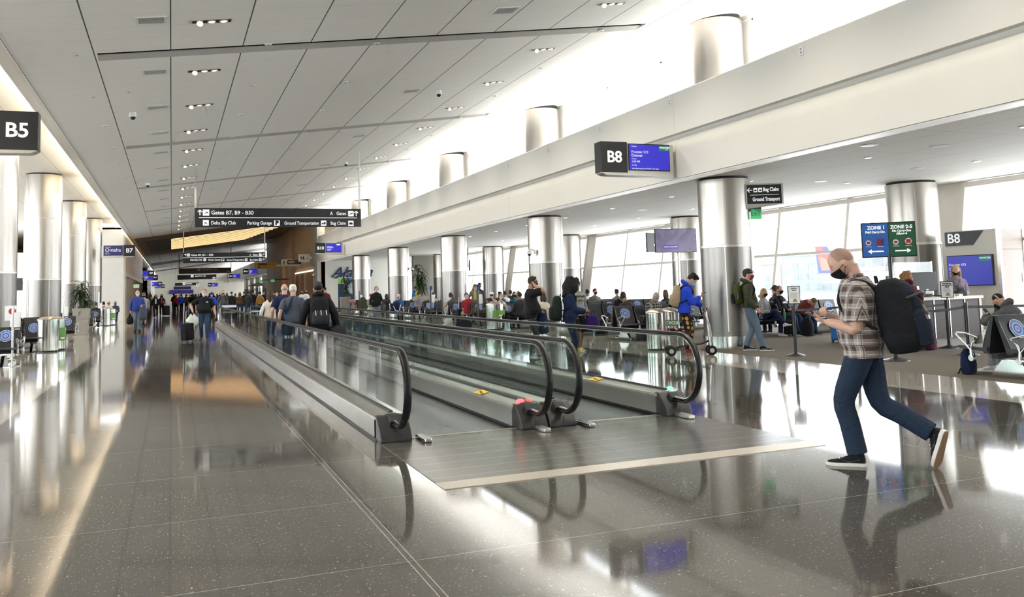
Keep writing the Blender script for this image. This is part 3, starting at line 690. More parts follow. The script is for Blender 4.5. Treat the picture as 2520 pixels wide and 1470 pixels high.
def arrow(x, y, s, Y, parent, d='up', m=LTR):
    p = atY(x, y, Y)-parent.location; b = MB(); t = s*.09
    pts = {'up': ((0,-.5),(0,.5)), 'ne': ((-.4,-.4),(.4,.4)), 'left': ((.5,0),(-.5,0)), 'right': ((-.5,0),(.5,0))}[d]
    a, c = V((p.x+pts[0][0]*s, -.007, p.z+pts[0][1]*s)), V((p.x+pts[1][0]*s, -.007, p.z+pts[1][1]*s)); u = (c-a).normalized()
    def bar(p0, p1): 
        w = V((-(p1-p0).z, 0, (p1-p0).x)).normalized()*t; b.add([p0+w, p1+w, p1-w, p0-w]+[q+V((0,.004,0)) for q in (p0+w, p1+w, p1-w, p0-w)], [(0,1,2,3),(7,6,5,4),(0,4,5,1),(1,5,6,2),(2,6,7,3),(3,7,4,0)])
    bar(a, c)
    for sg in (-1, 1):
        r = Matrix.Rotation(sg*2.35, 3, 'Y')@u; bar(c-u*t*.3, c+r*s*.55)
    return b.build('arrow', m, parent, smooth=0)
def hanging(x0, x1, y0, y1, Y, lab, m=SIGN, frame=ALU, poles=None, back=.16):
    a, c = atY(x0, y1, Y), atY(x1, y0, Y); zb = atY((x0+x1)/2, y1, Y).z; zt = atY((x0+x1)/2, y0, Y).z
    e = empty('hanging_sign', lab, 'sign', ((a.x+c.x)/2, Y, (zb+zt)/2)); w, h = c.x-a.x, zt-zb
    MB().box((0, .03+back/2, 0), (w-.02, back, h-.02)).build('box', frame, e, bevel=.01)
    MB().box((0, .015, 0), (w, .03, h)).build('face', m, e, bevel=.004)
    for s in (poles or (-1, 1)):
        X = s*(w/2-.03); zz = zc(e.location.x+X)-e.location.z
        MB().box((X, .1, (zz+h/2)/2), (.07, .07, zz-h/2+.02)).build('pole', frame if frame is not SIGN else DGREY, e, smooth=0)
    return e
Y = 34.4
e = hanging(479, 888, 513, 559, Y, 'long black hanging sign reading Gates B7, B9 - B30, the nearest one')
b = MB(); a, c = atY(491, 536, Y), atY(880, 536.5, Y); b.box((0, -.005, (a.z+c.z)/2-e.location.z), (c.x-a.x, .004, .018)); b.build('rule', LTR, e, smooth=0)
arrow(492, 523.5, .20, Y, e); icon(507, 523.5, .23, Y, e, 'plane'); fit('Gates B7, B9 - B30', 520, 624, 524, Y, LTR, e, .145, .012)
fit('A   Gates', 812, 851.5, 526, Y, LTR, e, .135, .012); icon(863.5, 526, .22, Y, e, 'plane'); arrow(876.5, 526, .20, Y, e)
icon(506.5, 548.5, .21, Y, e, 'seat'); fit('Delta Sky Club', 520, 580, 549, Y, LTR, e, .125, .012); fit('Parking Garage', 609, 668.5, 549.5, Y, LTR, e, .125, .012); icon(681.5, 549, .21, Y, e, 'P')
fit('Ground Transportation', 700, 784, 549.8, Y, LTR, e, .125, .012); icon(796.5, 549.5, .21, Y, e, 'car'); fit('Bag Claim', 814, 851, 550, Y, LTR, e, .125, .012); icon(863.5, 550, .21, Y, e, 'bag')
Y = 68.5
e = hanging(450.5, 653, 622, 646, Y, 'black hanging sign reading Gates B9, B11 - B30, second from the camera')
b = MB(); b.box((0, -.005, .02), (5.9, .004, .03)); b.build('rule', LTR, e, smooth=0)
arrow(456, 628, .19, Y, e); icon(463.5, 628, .22, Y, e, 'plane'); fit('Gates B9, B11 - B30', 470, 524.5, 628, Y, LTR, e, .15, .02)
fit('A   Gates', 614, 634.5, 627.5, Y, LTR, e, .14, .02); icon(640.5, 627.3, .2, Y, e, 'plane'); arrow(648, 627, .17, Y, e, 'ne')
for s, p, q in (('Delta Sky Club', 468.5, 497.5), ('Parking Garage', 513, 543), ('Ground Transportation', 558, 601), ('Bag Claim', 615, 635)): fit(s, p, q, 640, Y, LTR, e, .13, .02)
for xx, kd in ((504, 'seat'), (548.5, 'P'), (606, 'car'), (640.5, 'bag')): icon(xx, 639.5, .19, Y, e, kd)
arrow(648, 639, .17, Y, e, 'ne')
DIM = emit('dim_letter', (.30,.28,.25), .12)
for (x0, x1, y0, y1, Y, lab, tx, dk) in ((440, 569.5, 660, 673.5, 108, 'unlit black hanging sign for Gates B9 and B11, third from the camera', 'Gates B9, B11 - B30', 1), (436.5, 532.5, 676.5, 688, 146, 'black hanging sign with small white lettering, fourth from the camera', 'Gates B11, B13 - B30', 0),
        (430.5, 489.5, 696.5, 703, 168, 'narrow black hanging sign below the others, fifth from the camera', 'Gates', 0)):
    e = hanging(x0, x1, y0, y1, Y, lab, SIGN, SIGN if dk else ALU)
    yy = y0+(y1-y0)*.3; fit(tx, x0+.45*(x1-x0), x0+.72*(x1-x0), yy, Y, DIM if dk else LTR, e, .14*Y/100, .02); icon(x0+.38*(x1-x0), yy, .3*Y/110, Y, e, 'plane', DIM if dk else LTR); icon(x0+.94*(x1-x0), y0+(y1-y0)*.75, .3*Y/110, Y, e, 'bag', DIM if dk else LTR)
Y = YF-1.01; a, c = atY(417, 724, Y), atY(476, 713, Y)
e = empty('banner', 'wide purple banner across the far end of the concourse', 'banner', ((a.x+c.x)/2, Y, (a.z+c.z)/2)); MB().box((0, -.1, 0), (c.x-a.x, .2, c.z-a.z)).build('face', mat('purple_banner', (.05,.03,.24), .5), e, smooth=0)
a, c = atY(428, 713, Y), atY(470, 705, Y); e = empty('banner', 'short dark blue banner above the purple one at the far end', 'banner', ((a.x+c.x)/2, Y, (a.z+c.z)/2)); MB().box((0, -.1, 0), (c.x-a.x, .2, c.z-a.z)).build('face', mat('navy_banner', (.02,.02,.10), .5), e, smooth=0)
fit('WELCOME', 440, 458, 709, Y, DIM, e, .3, .02, -.205) if 0 else None
# ---- gate signs
def gate_sign(side, name, xs, ys, Y, dest, lab, big=False, W=1.86, H=.75, screen=SCREENB, small=False):
    """side 'R': number block on the left end; 'L': number block on the right end"""
    o = atY(xs, ys, Y); s = 1 if side == 'R' else -1     # o = lower outer corner of the number block
    e = empty('gate_sign', lab, 'sign', (o.x, Y, o.z)); w1 = .66*W/1.86
    MB().prism([(s*.02, .045), (s*.12, .0), (s*W, -.03), (s*W, H-.03), (s*.02, H-.02)], 'y', .02, .30).build('housing', ALU, e, bevel=.006)
    MB().bb((0, 0, .06), (s*w1, .32, H)).build('number_block', SIGN, e, bevel=.006)
    x0 = w1+.05; x1 = W-.13
    sc = MB().bb((s*x0, -.005, .13), (s*x1, .02, H-.05)).build('screen', screen, e, smooth=0)
    MB().bb((s*(x0-.02), .0, .11), (s*(x1+.02), .021, H-.03)).build('bezel', BLACK, e, smooth=0)
    lettering(name, .36 if len(name) < 3 else .28, (s*w1/2, -.004, H*.53), LTR, e, 'CENTER', .009)
    lx = x0+.05 if s > 0 else -(x1-.05)
    if dest and not small:
        for t, sz, zz in dest: lettering(t, sz, (lx, -.008, zz), LTR, sc)
    if small:
        b = MB()
        for zz, ww in ((.5, .35), (.42, .42), (.32, .3), (.25, .25)): b.box((lx+ww/2, -.008, zz), (ww, .004, .03))
        b.build('lettering', LTR, sc, smooth=0)
    return e
e = gate_sign('R', 'B8', 1481, 430, 17.0, [('Frontier 573', .085, .53), ('Denver', .095, .45), ('DEPARTS', .03, .37), ('1:59 PM', .065, .31), ('ON TIME', .03, .23), ('Next flight departing is F9 2037 to Las Vegas', .038, .155), ('TERMINAL', .03, .655)], 'overhead gate sign B8 with a blue Frontier departure screen')
sc = [c_ for c_ in e.children if c_.name.startswith('screen')][0]
FRG = emit('frontier_green', (.02,.20,.15), .5)
MB().box((1.60, -.007, .63), (.26, .004, .11)).build('logo_panel', FRG, sc, smooth=0); lettering('FRONTIER', .055, (1.49, -.011, .645), LTR, sc, bold=.002); lettering('AIRLINES', .02, (1.63, -.011, .60), LTR, sc)
e = gate_sign('R', 'B10', 777, 626, 58.2, None, 'overhead gate sign B10 with a blue screen beside the airline wall', W=1.80, small=True)
MB().box((1.5, -.009, .62), (.25, .004, .1)).build('logo_panel', LTR, [c_ for c_ in e.children if c_.name.startswith('screen')][0], smooth=0)
gate_sign('R', 'B12', 598.5, 676, 118, None, 'overhead gate sign B12 with a blue screen, beyond the restrooms', W=1.86, small=True)
gate_sign('R', 'B14', 563, 686, 150, None, 'small distant overhead gate sign B14 with a blue screen', W=1.86, small=True)
gate_sign('R', 'B16', 512, 706.5, 176, None, 'tiny far overhead gate sign with a blue screen on the right', W=1.86, small=True)
NAVYS = emit('screen_navy', (.018,.014,.10), .7)
gate_sign('L', 'B5', 93, 378, 17.3, None, 'overhead gate sign B5 cut off by the left frame edge', small=True)
gate_sign('L', 'B7', 332.5, 633, 58.0, [('Delta 3862', .07, .62), ('Omaha', .30, .44), ('DEPARTS', .05, .28), ('2:05 PM', .075, .21)], 'overhead gate sign B7 with a navy screen reading Omaha', screen=NAVYS)
gate_sign('L', 'B9', 379, 680.5, 118, None, 'overhead gate sign B9 with a blue screen beyond the shops', small=True)
gate_sign('L', 'B11', 388.5, 690, 134, None, 'overhead gate sign B11 with a blue screen just below the B9 sign', small=True)
gate_sign('L', 'B13', 399, 704.5, 158, None, 'tiny distant gate sign with a blue screen, third beyond the shops', small=True)
gate_sign('L', 'B15', 405, 709.5, 180, None, 'tiny distant gate sign with a blue screen, farthest on the left', small=True)
# ---- signs on the restroom block
def flag(x0, x1, y0, y1, X, Y, lab, m, cat='sign', name='wall_sign', d=.12):
    a, c = atY(x0, y1, Y), atY(x1, y0, Y); e = empty(name, lab, cat, ((a.x+c.x)/2, Y, (a.z+c.z)/2))
    w, h = c.x-a.x, c.z-a.z
    MB().box((0, d/2, 0), (w, d, h)).build('panel', m, e, bevel=.01)
    if 10.8-c.x > .02: MB().box(((10.82-e.location.x+w/2)/2, d/2, 0), (10.82-e.location.x-w/2+.02, .06, h*.3)).build('bracket', ALU, e, smooth=0)
    return e, w, h
CREAM = mat('cream_sign', (.66,.56,.45), .5, var=.02); BRN = mat('brown_sign', (.03,.018,.015), .4); YEL = mat('yellow_sign', (.40,.24,.02), .5, var=.05)
def picto(e, w, h, Y, x0, x1, y, kinds):
    for i, kd in enumerate(kinds):
        o = icon(x0+(x1-x0)*(i+.5)/len(kinds), y, h*(.62 if kd == 'man' else .42), Y, e, kd, e.children[0].material_slots[0].material)
e, w, h = flag(735, 762.5, 624.5, 645, 0, 73, 'cream restroom sign with black person, wheelchair and child pictograms, nearest of the restroom signs', CREAM); picto(e, w, h, 73, 737, 761, 635, ['man', 'chair', 'chair'])
e, w, h = flag(692, 717, 638, 655, 0, 79, 'cream restroom sign half hidden behind the brown one', CREAM); picto(e, w, h, 79, 694, 712, 647, ['man', 'chair'])
e, w, h = flag(707.5, 741, 640, 651, 0, 76, 'dark brown sign with four small cream pictogram squares', BRN)
for i, kd in enumerate(('man', 'chair', 'bag')): icon(712+5.3*i, 645.5, .17, 76, e, kd, CREAM)
fit('REST', 727, 735, 645.5, 76, DIM, e, .12)
e, w, h = flag(627, 682, 646.5, 662, 0, 80, 'ochre yellow hanging sign with dark squares for bag claim', YEL)
for i in range(4): icon(637.5+5.8*i, 650.5, .17, 80, e, 'bag', BRN)
icon(637.5, 658, .17, 80, e, 'plane', BRN); fit('Bag Claim', 659, 677, 650.5, 80, BRN, e, .14); fit('A Gates', 643, 657, 658, 80, BRN, e, .14)
e, w, h = flag(551.5, 559.5, 688.5, 694, 0, 150, 'tiny far cream pictogram sign over the crowd', CREAM)
# ---- airline lettering and wall graphics on the lounge end wall
Y = 69.55; NAVY = mat('navy_letter', (.012,.035,.10), .4)
e = empty('wall_lettering', 'large dark blue slanted airline name on the pale lounge wall', 'wall lettering', (0, Y, 0))
a, c = atY(820, 685, Y), atY(912, 680, Y)
me = text_mesh('Alaska', 1., 'LEFT', .012, .02); o = link('lettering', me, NAVY, e, (a.x, -.03, a.z+.42), (PI/2, 0, 0)); o.scale = (1.25, 1.15, 1)
sh = Matrix(((1,.45,0,0),(0,1,0,0),(0,0,1,0),(0,0,0,1))); me2 = me.copy(); me2.transform(sh); o.data = me2
MB().prism([(a.x-.05, a.z-.02), (a.x+.25, a.z-.02), (a.x+1.6, a.z+.62), (a.x+1.2, a.z+.62)], 'y', -.03, 0).build('swoosh', NAVY, e, smooth=0)
e = empty('banner', 'tall navy airline roll-up banner with a round portrait emblem', 'banner', (atY(848, 760, 64).x+.3, 64, 0)); 
MB().bb((-.75, 0, .05), (.75, .04, 2.5)).build('panel', mat('navy_panel', (.012,.03,.09), .45), e, smooth=0)
MB().bb((-.75, -.01, 2.1), (-.1, .0, 2.5)).build('green_corner', mat('lime', (.30,.55,.12), .5), e, smooth=0); MB().bb((-.8, -.15, 0), (.8, .15, .06)).build('base', ALU, e, smooth=0)
b = MB(); b.tube([(.35+.62*math.cos(t), -.012, 1.85+.62*math.sin(t)) for t in [.5+k*.28 for k in range(12)]], .07, 6); b.build('ring', mat('sky_blue', (.12,.42,.62), .5), e)
b = MB(); b.lathe([(.42, 0), (.42, .01)], n=28).xf(Matrix.Translation((.3, -.006, 1.75))@Matrix.Rotation(PI/2, 4, 'X')); b.build('roundel', mat('pale_blue', (.45,.55,.62), .5), e)
# ---- directional sign and exit sign on the nearest column
def yaw_board(name, lab, cat, p, a): return empty(name, lab, cat, p, a)
p = V((12.72, 16.82, 0)); q = ray(1814, 490); 
e = yaw_board('wall_sign', 'dark sign reading Bag Claim and Ground Transport on the nearest column', 'sign', (12.42, 16.74, 3.33), -.42)
w, h = .84, .44
MB().prism([(0, -.12), (.0, h+.03), (w+.03, h+.03), (w+.03, -.02)], 'y', .005, .22).build('housing', ALU, e, bevel=.006); MB().bb((.03, -.006, .0), (w-.02, .02, h)).build('face', SIGN, e, smooth=0)
lettering('Bag Claim', .125, (.40, -.009, .325), LTR, e, sx=.72, bold=.003); lettering('Ground Transport', .125, (.15, -.009, .1), LTR, e, sx=.66, bold=.003)
b = MB(); b.box((.43, -.008, .205), (.66, .003, .008)); b.build('rule', LTR, e, smooth=0)
b = MB(); b.box((.10, -.008, .32), (.11, .003, .018)); b.box((.065, -.008, .345), (.075, .003, .018), (0, -.8, 0)); b.box((.065, -.008, .295), (.075, .003, .018), (0, .8, 0)); b.build('arrow', LTR, e, smooth=0)
for xx, kd in ((.225, 'car'), (.335, 'bag')):
    ic = MB().box((xx, -.008, .32), (.085, .003, .1)).build('icon', LTR, e, smooth=0); MB().box((xx, -.0105, .31), (.05, .003, .04)).build('pictogram', BLACKM, ic, smooth=0)
e = yaw_board('exit_sign', 'green lit EXIT sign under the bag claim sign on the nearest column', 'exit sign', (12.55, 16.76, 2.98), -.42)
EXG = emit('exit_green', (.07,.42,.16), .8)
MB().bb((0, 0, 0), (.25, .05, .24)).build('panel', EXG, e, bevel=.004); MB().bb((-.08, .0, .18), (.25, .12, .3)).build('bracket', DGREY, e, bevel=.006)
lettering('EXIT', .14, (.11, -.004, .12), BLACKM, e, 'CENTER', sx=.72); lettering('>', .1, (.215, -.004, .15), BLACKM, e, 'CENTER')
for x, y, Yd, lab in ((641, 693, 88, 'small green exit sign by the restrooms, left of a pair'), (671, 691, 86, 'small green exit sign by the restrooms, right of a pair')):
    q = atY(x, y, Yd); e = empty('exit_sign', lab, 'exit sign', q); MB().box((0, .03, 0), (.36, .06, .2)).build('panel', EXG, e, smooth=0); lettering('EXIT', .16, (0, -.004, 0), BLACKM, e, 'CENTER')
    MB().box(((10.62-q.x)/2, .03, .14), (10.7-q.x, .04, .05)).build('bracket', DGREY, e, smooth=0)
q = atY(335.5, 704.5, 80); e = empty('exit_sign', 'pale green exit sign over the left shop front', 'exit sign', q); MB().box((0, .03, 0), (.45, .06, .3)).build('panel', emit('exit_pale', (.45,.62,.42), .7), e, smooth=0); lettering('EXIT', .18, (0, -.004, 0), EXG, e, 'CENTER')
MB().box((-.2, .03, .2), (.04, .04, .2)).build('bracket', DGREY, e, smooth=0)
# ---- hanging television screens
def tvmat():
    m, nt, b = new_mat('tv_picture'); g = NT(m); x, y, z, vec = g.xyz()
    n = g.noise(vec, 3, 4); v = g.vor(vec, 4.5, 'Color'); sp = g.n('ShaderNodeSeparateColor'); g.l(v, sp.inputs[0])
    d = g.math('ADD', g.math('MULTIPLY', x, .6), z); st = g.line(d, .16, .035)
    c = g.mix(sp.outputs[0], (.05,.04,.085), (.12,.10,.19)); c = g.mix(g.math('MULTIPLY', st, .6), c, (.07,.07,.07)); c = g.mix(g.math('MULTIPLY', n, .5), c, (.17,.14,.22))
    g.l(c, b.inputs['Base Color']); g.l(c, b.inputs['Emission Color']); b.inputs['Emission Strength'].default_value = .5; b.inputs['Roughness'].default_value = .25; return m
TVP = tvmat(); pole = V((16.7, 26.6, 0))
e = empty('screen_post', 'steel post carrying the two television screens', 'post', pole); MB().cyl((0,0,0), (0,0,3.0), .085, 18).build('pole', STEEL, e); MB().lathe([(.22, 0), (.22, .015), (.1, .03)], n=20).build('base', STEEL, e)
Yt = 26.2; a, c = atY(1618, 621, Yt), atY(1708, 564, Yt)
e = empty('television', 'television screen on the post showing a purple aerial view captioned linear concourses', 'television', ((a.x+c.x)/2, Yt, (a.z+c.z)/2), -.14); w, h = c.x-a.x, c.z-a.z
MB().box((0, .035, 0), (w+.03, .07, h+.03)).build('casing', BLACK, e, bevel=.008); sc = MB().box((0, -.004, 0), (w, .006, h)).build('screen', TVP, e, smooth=0)
MB().box((-.21, -.009, -.22), (.56, .004, .14)).build('caption_bar', emit('caption_purple', (.10,.04,.30), .8), sc, smooth=0); lettering('LINEAR CONCOURSES', .062, (-.46, -.013, -.22), LTR, sc, sx=.8)
MB().box((.1, .11, -.2), (.3, .12, .2)).build('bracket', DGREY, e, smooth=0)
Yt = 27.4; a, c = atY(1580, 625, Yt), atY(1642, 570, Yt)
e = empty('television', 'television seen from behind, left of the lit screen on the post', 'television', ((a.x+c.x)/2+.1, Yt, (a.z+c.z)/2), .35); MB().box((0, 0, 0), (1.2, .06, .70)).build('casing', BLACK, e, bevel=.008)
MB().box((.25, -.06, 0), (.3, .08, .4)).build('bracket', DGREY, e, smooth=0); MB().box((-.15, -.033, -.1), (.14, .006, .05)).build('label', ALU, e, smooth=0); MB().box((0, .033, 0), (1.15, .006, .65)).build('screen', BLACK, e, smooth=0)
q = atY(1156, 654, 50); e = empty('television', 'narrow dark television edge on the far side of a column', 'television', q, 1.2); MB().box((0,0,0), (1.1, .07, .65)).build('casing', BLACK, e, bevel=.008); MB().box((0,-.037,0), (1.05, .006, .6)).build('screen', DGREY, e, smooth=0); MB().cyl((0, .1, -.1), (0, .1, 3.99-q.z), .03, 8).build('pole', DGREY, e)
# cameras on columns
dome_cam(11.45, 27.65, 2.72, 'white dome camera on the left side of the second column', 0, .2)
q = atY(1015, 663, 49.1); dome_cam(q.x, q.y, q.z, 'white dome camera on the right side of the fourth column', PI, .22)
q = atY(221, 678, 59.8); dome_cam(q.x-.05, q.y, q.z, 'white dome camera above the potted palm on the left', PI, .25)
q = atY(772, 678, 70.5); dome_cam(10.5, 70.4, q.z, 'white double camera at the corner of the tan restroom wall', 0, .2)
# ================================================================== LOUNGE FURNITURE
LEATHER = mat('black_leather', (.016,.017,.021), .38, var=.15, scale=12)
PIPING = mat('seat_piping', (.35,.35,.36), .4)
STK_N = mat('sticker_navy', (.025,.055,.22), .45); STK_L = mat('sticker_light', (.22,.38,.72), .45); STK_W = mat('sticker_white', (.75,.78,.82), .45); STK_R = mat('sticker_red', (.45,.06,.05), .5)
SW = .60
def seat_meshes():
    R = {}
    # s=+1 : the sitter looks along +Y.  s=-1 mirrored
    for s in (1, -1):
        b = MB(); pts = [(.16,.395),(.30,.40),(.52,.415),(.66,.43),(.715,.425),(.72,.445),(.66,.468),(.50,.462),(.30,.45),(.16,.455)]
        b.prism([(s*p, q) for p, q in pts], 'x', -.265, .265); R['seat', s] = b.mesh('seat', 40)
        b = MB(); pts = [(.24,.36),(.27,.40),(.22,.56),(.12,.80),(.075,.93),(.055,.945),(.02,.935),(.02,.88),(.09,.62),(.15,.36)]
        # tapered back: narrower at the bottom
        vs = []; 
        for side in (-1, 1):
            for p, q in pts: vs.append((side*(.235+.035*min(1, max(0, (q-.36)/.45))), s*p, q))
        n = len(pts); b.add(vs, [tuple(range(n)), tuple(range(2*n-1, n-1, -1))]+[(i, n+i, n+(i+1) % n, (i+1) % n) for i in range(n)]); R['back', s] = b.mesh('back', 40)
        b = MB()
        for side in (-1, 1): b.tube([(side*.25, s*.265, .42), (side*.262, s*.205, .58), (side*.268, s*.11, .80), (side*.262, s*.062, .93)], .004, 5)
        R['piping', s] = b.mesh('piping', 60)
        up = V((0, -s*.38, .92)).normalized(); nrm = V((0, s*.92, .38)).normalized(); c = V((0, s*.155, .735))
        M = Matrix.Translation(c+nrm*.012)@Matrix((( s*1.,0,0,0),(0,up.y,nrm.y,0),(0,up.z,nrm.z,0),(0,0,0,1))).to_4x4()
        M = Matrix.Translation(c+nrm*.012)@Matrix(((1,0,0,0),(0,up.y,nrm.y,0),(0,up.z,nrm.z,0),(0,0,0,1)))
        for nm, r0, r1, z in (('navy', 0, .142, 0), ('white', .142, .15, .0005), ('light', .075, .105, .001), ('core', 0, .05, .001)):
            b = MB(); b.lathe([(r0, z+.0), (r0, z+.002), (r1, z+.002), (r1, z+.0)] if r0 else [(r1, 0), (r1, z+.002), (0, z+.002)], n=28); b.xf(M); R['stk_'+nm, s] = b.mesh('sticker', 0)
        b = MB()
        for k in range(26):
            t = 2*PI*k/26
            if k % 13 in (0, 12): continue
            b.add([M@V((math.cos(t+d)*r, math.sin(t+d)*r, .003)) for d, r in ((-.05,.118),(.05,.118),(.05,.128),(-.05,.128))], [(0,1,2,3)])
        R['stk_text', s] = b.mesh('sticker_text', 0)
        b = MB()
        for z in (-.018, .0, .018): b.add([M@V((x, y, .0035)) for x, y in ((-.026, z-.006), (.026, z-.006), (.026, z+.006), (-.026, z+.006))], [(0,1,2,3)])
        R['stk_core', s].__class__; R['stk_mark', s] = b.mesh('sticker_text', 0)
        b = MB(); b.tube([(0, s*.42, .40), (0, s*.52, .50), (0, s*.655, .615), (0, s*.69, .655), (0, s*.66, .672), (0, s*.5, .665), (0, s*.34, .625), (0, s*.28, .60), (0, s*.30, .575), (0, s*.38, .52), (0, s*.425, .40)], .014, 7)
        b.tube([(0, s*.42, .42), (0, s*.41, .30)], [.024, .03], 8); b.xf(Matrix.Identity(4)); R['arm', s] = b.mesh('armrest', 60)
        b = MB(); b.lathe([(.048, -.022), (.052, 0), (.048, .022)], n=16); b.xf(Matrix.Translation((0, s*.41, .285))@Matrix.Rotation(PI/2, 4, 'Y')); R['disc', s] = b.mesh('hub', 40)
    b = MB(); b.prism([(-.36, 0), (.36, 0), (.34, .035), (.15, .255), (-.15, .255), (-.34, .035)], 'x', -.035, .035); R['leg'] = b.mesh('leg', 30)
    return R
SM = seat_meshes()
def bench(x0, yc, n, lab, stick=(), grp='gate lounge benches', sides=(1, -1), flip=False):
    """row of linked seats back to back, running along +X from x0 (or -X when flip)"""
    e = empty('gate_bench', lab, 'bench', (x0, yc, 0), group=grp); d = -1 if flip else 1; L = SW*n
    MB().bb((0, -.06, .30), (d*L, .06, .37)).build('beam', BLACKM, e, smooth=0)
    for i in range(n):
        x = d*(SW*i+SW/2)
        for s in sides:
            link('seat', SM['seat', s], LEATHER, e, (x, 0, 0)); k = link('backrest', SM['back', s], LEATHER, e, (x, 0, 0)); link('piping', SM['piping', s], PIPING, k)
            if (i, s) in stick:
                st = link('sticker', SM['stk_navy', s], STK_N, k)
                for nm, m in (('stk_white', STK_W), ('stk_light', STK_L), ('stk_core', STK_L), ('stk_text', STK_W), ('stk_mark', STK_R)):
                    link('sticker_ring' if 'text' not in nm and 'mark' not in nm else 'sticker_text', SM[nm, s], m, k)
    for i in range(n+1):
        for s in sides:
            a = link('armrest', SM['arm', s], CHROME, e, (d*SW*i, 0, 0)); link('hub', SM['disc', s], ALU, a)
    for x in (.35, L-.35): link('leg', SM['leg'], CHROME, e, (d*x, 0, 0))
    return e
rows = [(11.5, 9.65, 5, 'nearest, with the man in the dark hoodie', [(0,-1),(2,-1),(3,1)]),
 (11.45, 21.7, 4, 'with the plaid shirted man beyond the bins', [(0,-1),(2,1)]),
 (11.5, 24.9, 4, 'with the man in the black t-shirt', [(0,-1),(2,-1)]),
 (14.4, 20.4, 6, 'by the window with the grey hoodie woman', [(0,1),(5,-1),(3,1)]),
 (11.4, 30.7, 4, 'behind the green labelled bin', [(2,-1),(0,-1)]),
 (11.35, 33.9, 4, 'with the brown duffel bag on its end seat', [(0,-1),(1,-1)]),
 (11.35, 36.9, 4, 'in front of the third column', [(0,-1),(3,1)]),
 (14.6, 29.75, 5, 'close to the window near the television post', [(1,-1),(3,-1)]), (14.6, 32.4, 5, 'close to the window, second past the television post', [(0,-1),(2,-1)]), (14.6, 35.2, 5, 'close to the window, third past the television post', [(1,-1),(3,-1)]),
 (14.5, 24.9, 5, 'close to the window beyond the black t-shirted man', [(0,-1),(3,-1)]),
 (11.4, 41.4, 4, 'beyond the third column, with the old man in blue', [(0,-1)]), (11.4, 44.5, 4, 'beside the tall potted palm on the right', [(0,-1),(2,-1)]), (11.4, 47.4, 4, 'in front of the fourth column', [(1,-1)]),
 (14.6, 41.4, 5, 'far along the window, first past the shadowed wall', [(2,-1)]), (14.6, 46, 5, 'far along the window, second past the shadowed wall', [(0,-1)]),
 (11.4, 52, 4, 'beyond the fourth column, with an olive jacket on its end', [(0,-1)]), (11.4, 55.2, 4, 'far, next to the sanitiser post on the right', [(0,-1)]), (11.4, 58.2, 4, 'farthest on the right, by the airline banner', [(1,-1)])]
for r in rows: bench(r[0], r[1], r[2], 'black back-to-back seat row '+r[3], r[4])
def lx(px, Y): d = ray(px, 790); return d.x/d.y*(Y-.15)+.3
lrows = [(lx(15,24.5), 24.5, 4, 'cut by the frame edge, nearest on that side', [(0,-1)]), (lx(84,30.4), 30.4, 4, 'behind the nearest trash bin of the left hall', [(0,-1),(2,-1)]), (lx(100,33.2), 33.2, 4, 'second behind the nearest trash bin of the left hall', [(0,-1),(1,-1)]),
 (lx(172,37.0)-.05, 36.6, 3, 'behind the second sanitiser post, before the potted palm', [(0,-1)]), (lx(214,44.9), 44.9, 4, 'just beyond the potted palm of the left hall', [(0,-1)]), (lx(234,51.3), 51.3, 4, 'beside the third sanitiser post', [(0,-1)]), (-3.95, 55.9, 4, 'behind the farther trash bin of the left hall', [(1,-1)]), (-3.9, 61.85, 3, 'in front of the white end wall', [])]
for r in lrows: bench(r[0], r[1], r[2], 'black back-to-back seat row '+r[3], r[4], 'gate lounge benches', flip=True)
# ---- bins
BINS = mat('bin_steel', (.70,.68,.64), .13, 1., var=.05, scale=40, stretch=(1,1,.02)); BINT = mat('bin_top', (.62,.56,.48), .25, 1.); GREENL = mat('recycle_green', (.13,.30,.05), .45)
def bin_(x, y, lab, name='trash_bin', cat='trash bin', green=None, h=1.0, r=.30, text=None, rz=0):
    e = empty(name, lab, cat, (x, y, 0), rz)
    def ov(b): return b.xf(Matrix.Diagonal((1.1, .95, 1, 1)))
    ov(MB().lathe([(r*.93, 0), (r*.93, .05)], n=36)).build('plinth', BLACK, e); ov(MB().lathe([(r, .05), (r, h-.12)], n=40)).build('body', BINS, e)
    b = MB().lathe([(r, h-.12), (r+.006, h-.115), (r+.006, h-.10), (r*.95, h-.075), (r*.55, h-.02), (0, h)], n=40); ov(b).build('dome', BINT, e)
    if green:
        p = ov(MB().lathe([(r+.004, green[0]), (r+.004, green[1])], n=24, a0=-PI/2-.95, a1=-PI/2+.95)).build('label', GREENL, e)
        ov(MB().lathe([(r+.005, green[0]+.05), (r+.005, green[0]+.1)], n=10, a0=-PI/2-.3, a1=-PI/2+.3)).build('label_mark', STK_W, p); ov(MB().lathe([(r+.005, green[1]-.09), (r+.005, green[1]-.02)], n=6, a0=-PI/2+.5, a1=-PI/2+.85)).build('label_mark', STK_L, p)
    if text:
        MB().box((0, -r*.955, .62), (.42, .012, .13)).build('label', mat('recycle_band', (.10,.19,.09), .5), e, smooth=0); lettering('RECYCLE', .1, (0, -r*.955-.009, .62), LTR, e, 'CENTER')
    return e
bin_(-3.5, 29.95, 'shiny steel trash bin with a domed top standing on the pale floor at left', h=1.08, r=.27); bin_(-3.35, 30.75, 'steel recycling bin with a green label, half hidden behind the left trash bin', 'recycling_bin', 'recycling bin', (.3, .7), h=1.05, rz=.9, r=.25)
bin_(-3.55, 54.3, 'steel trash bin beside the second sanitiser post on the left', h=1.06); bin_(-3.3, 55.3, 'recycling bin with a small green label next to the farther left trash bin', 'recycling_bin', 'recycling bin', (.3, .7), rz=.8)
bin_(11.1, 30.2, 'steel bin with a wide green label in front of the seated woman in cream', 'recycling_bin', 'recycling bin', (.45, .72), h=1.04, r=.34, rz=.35)
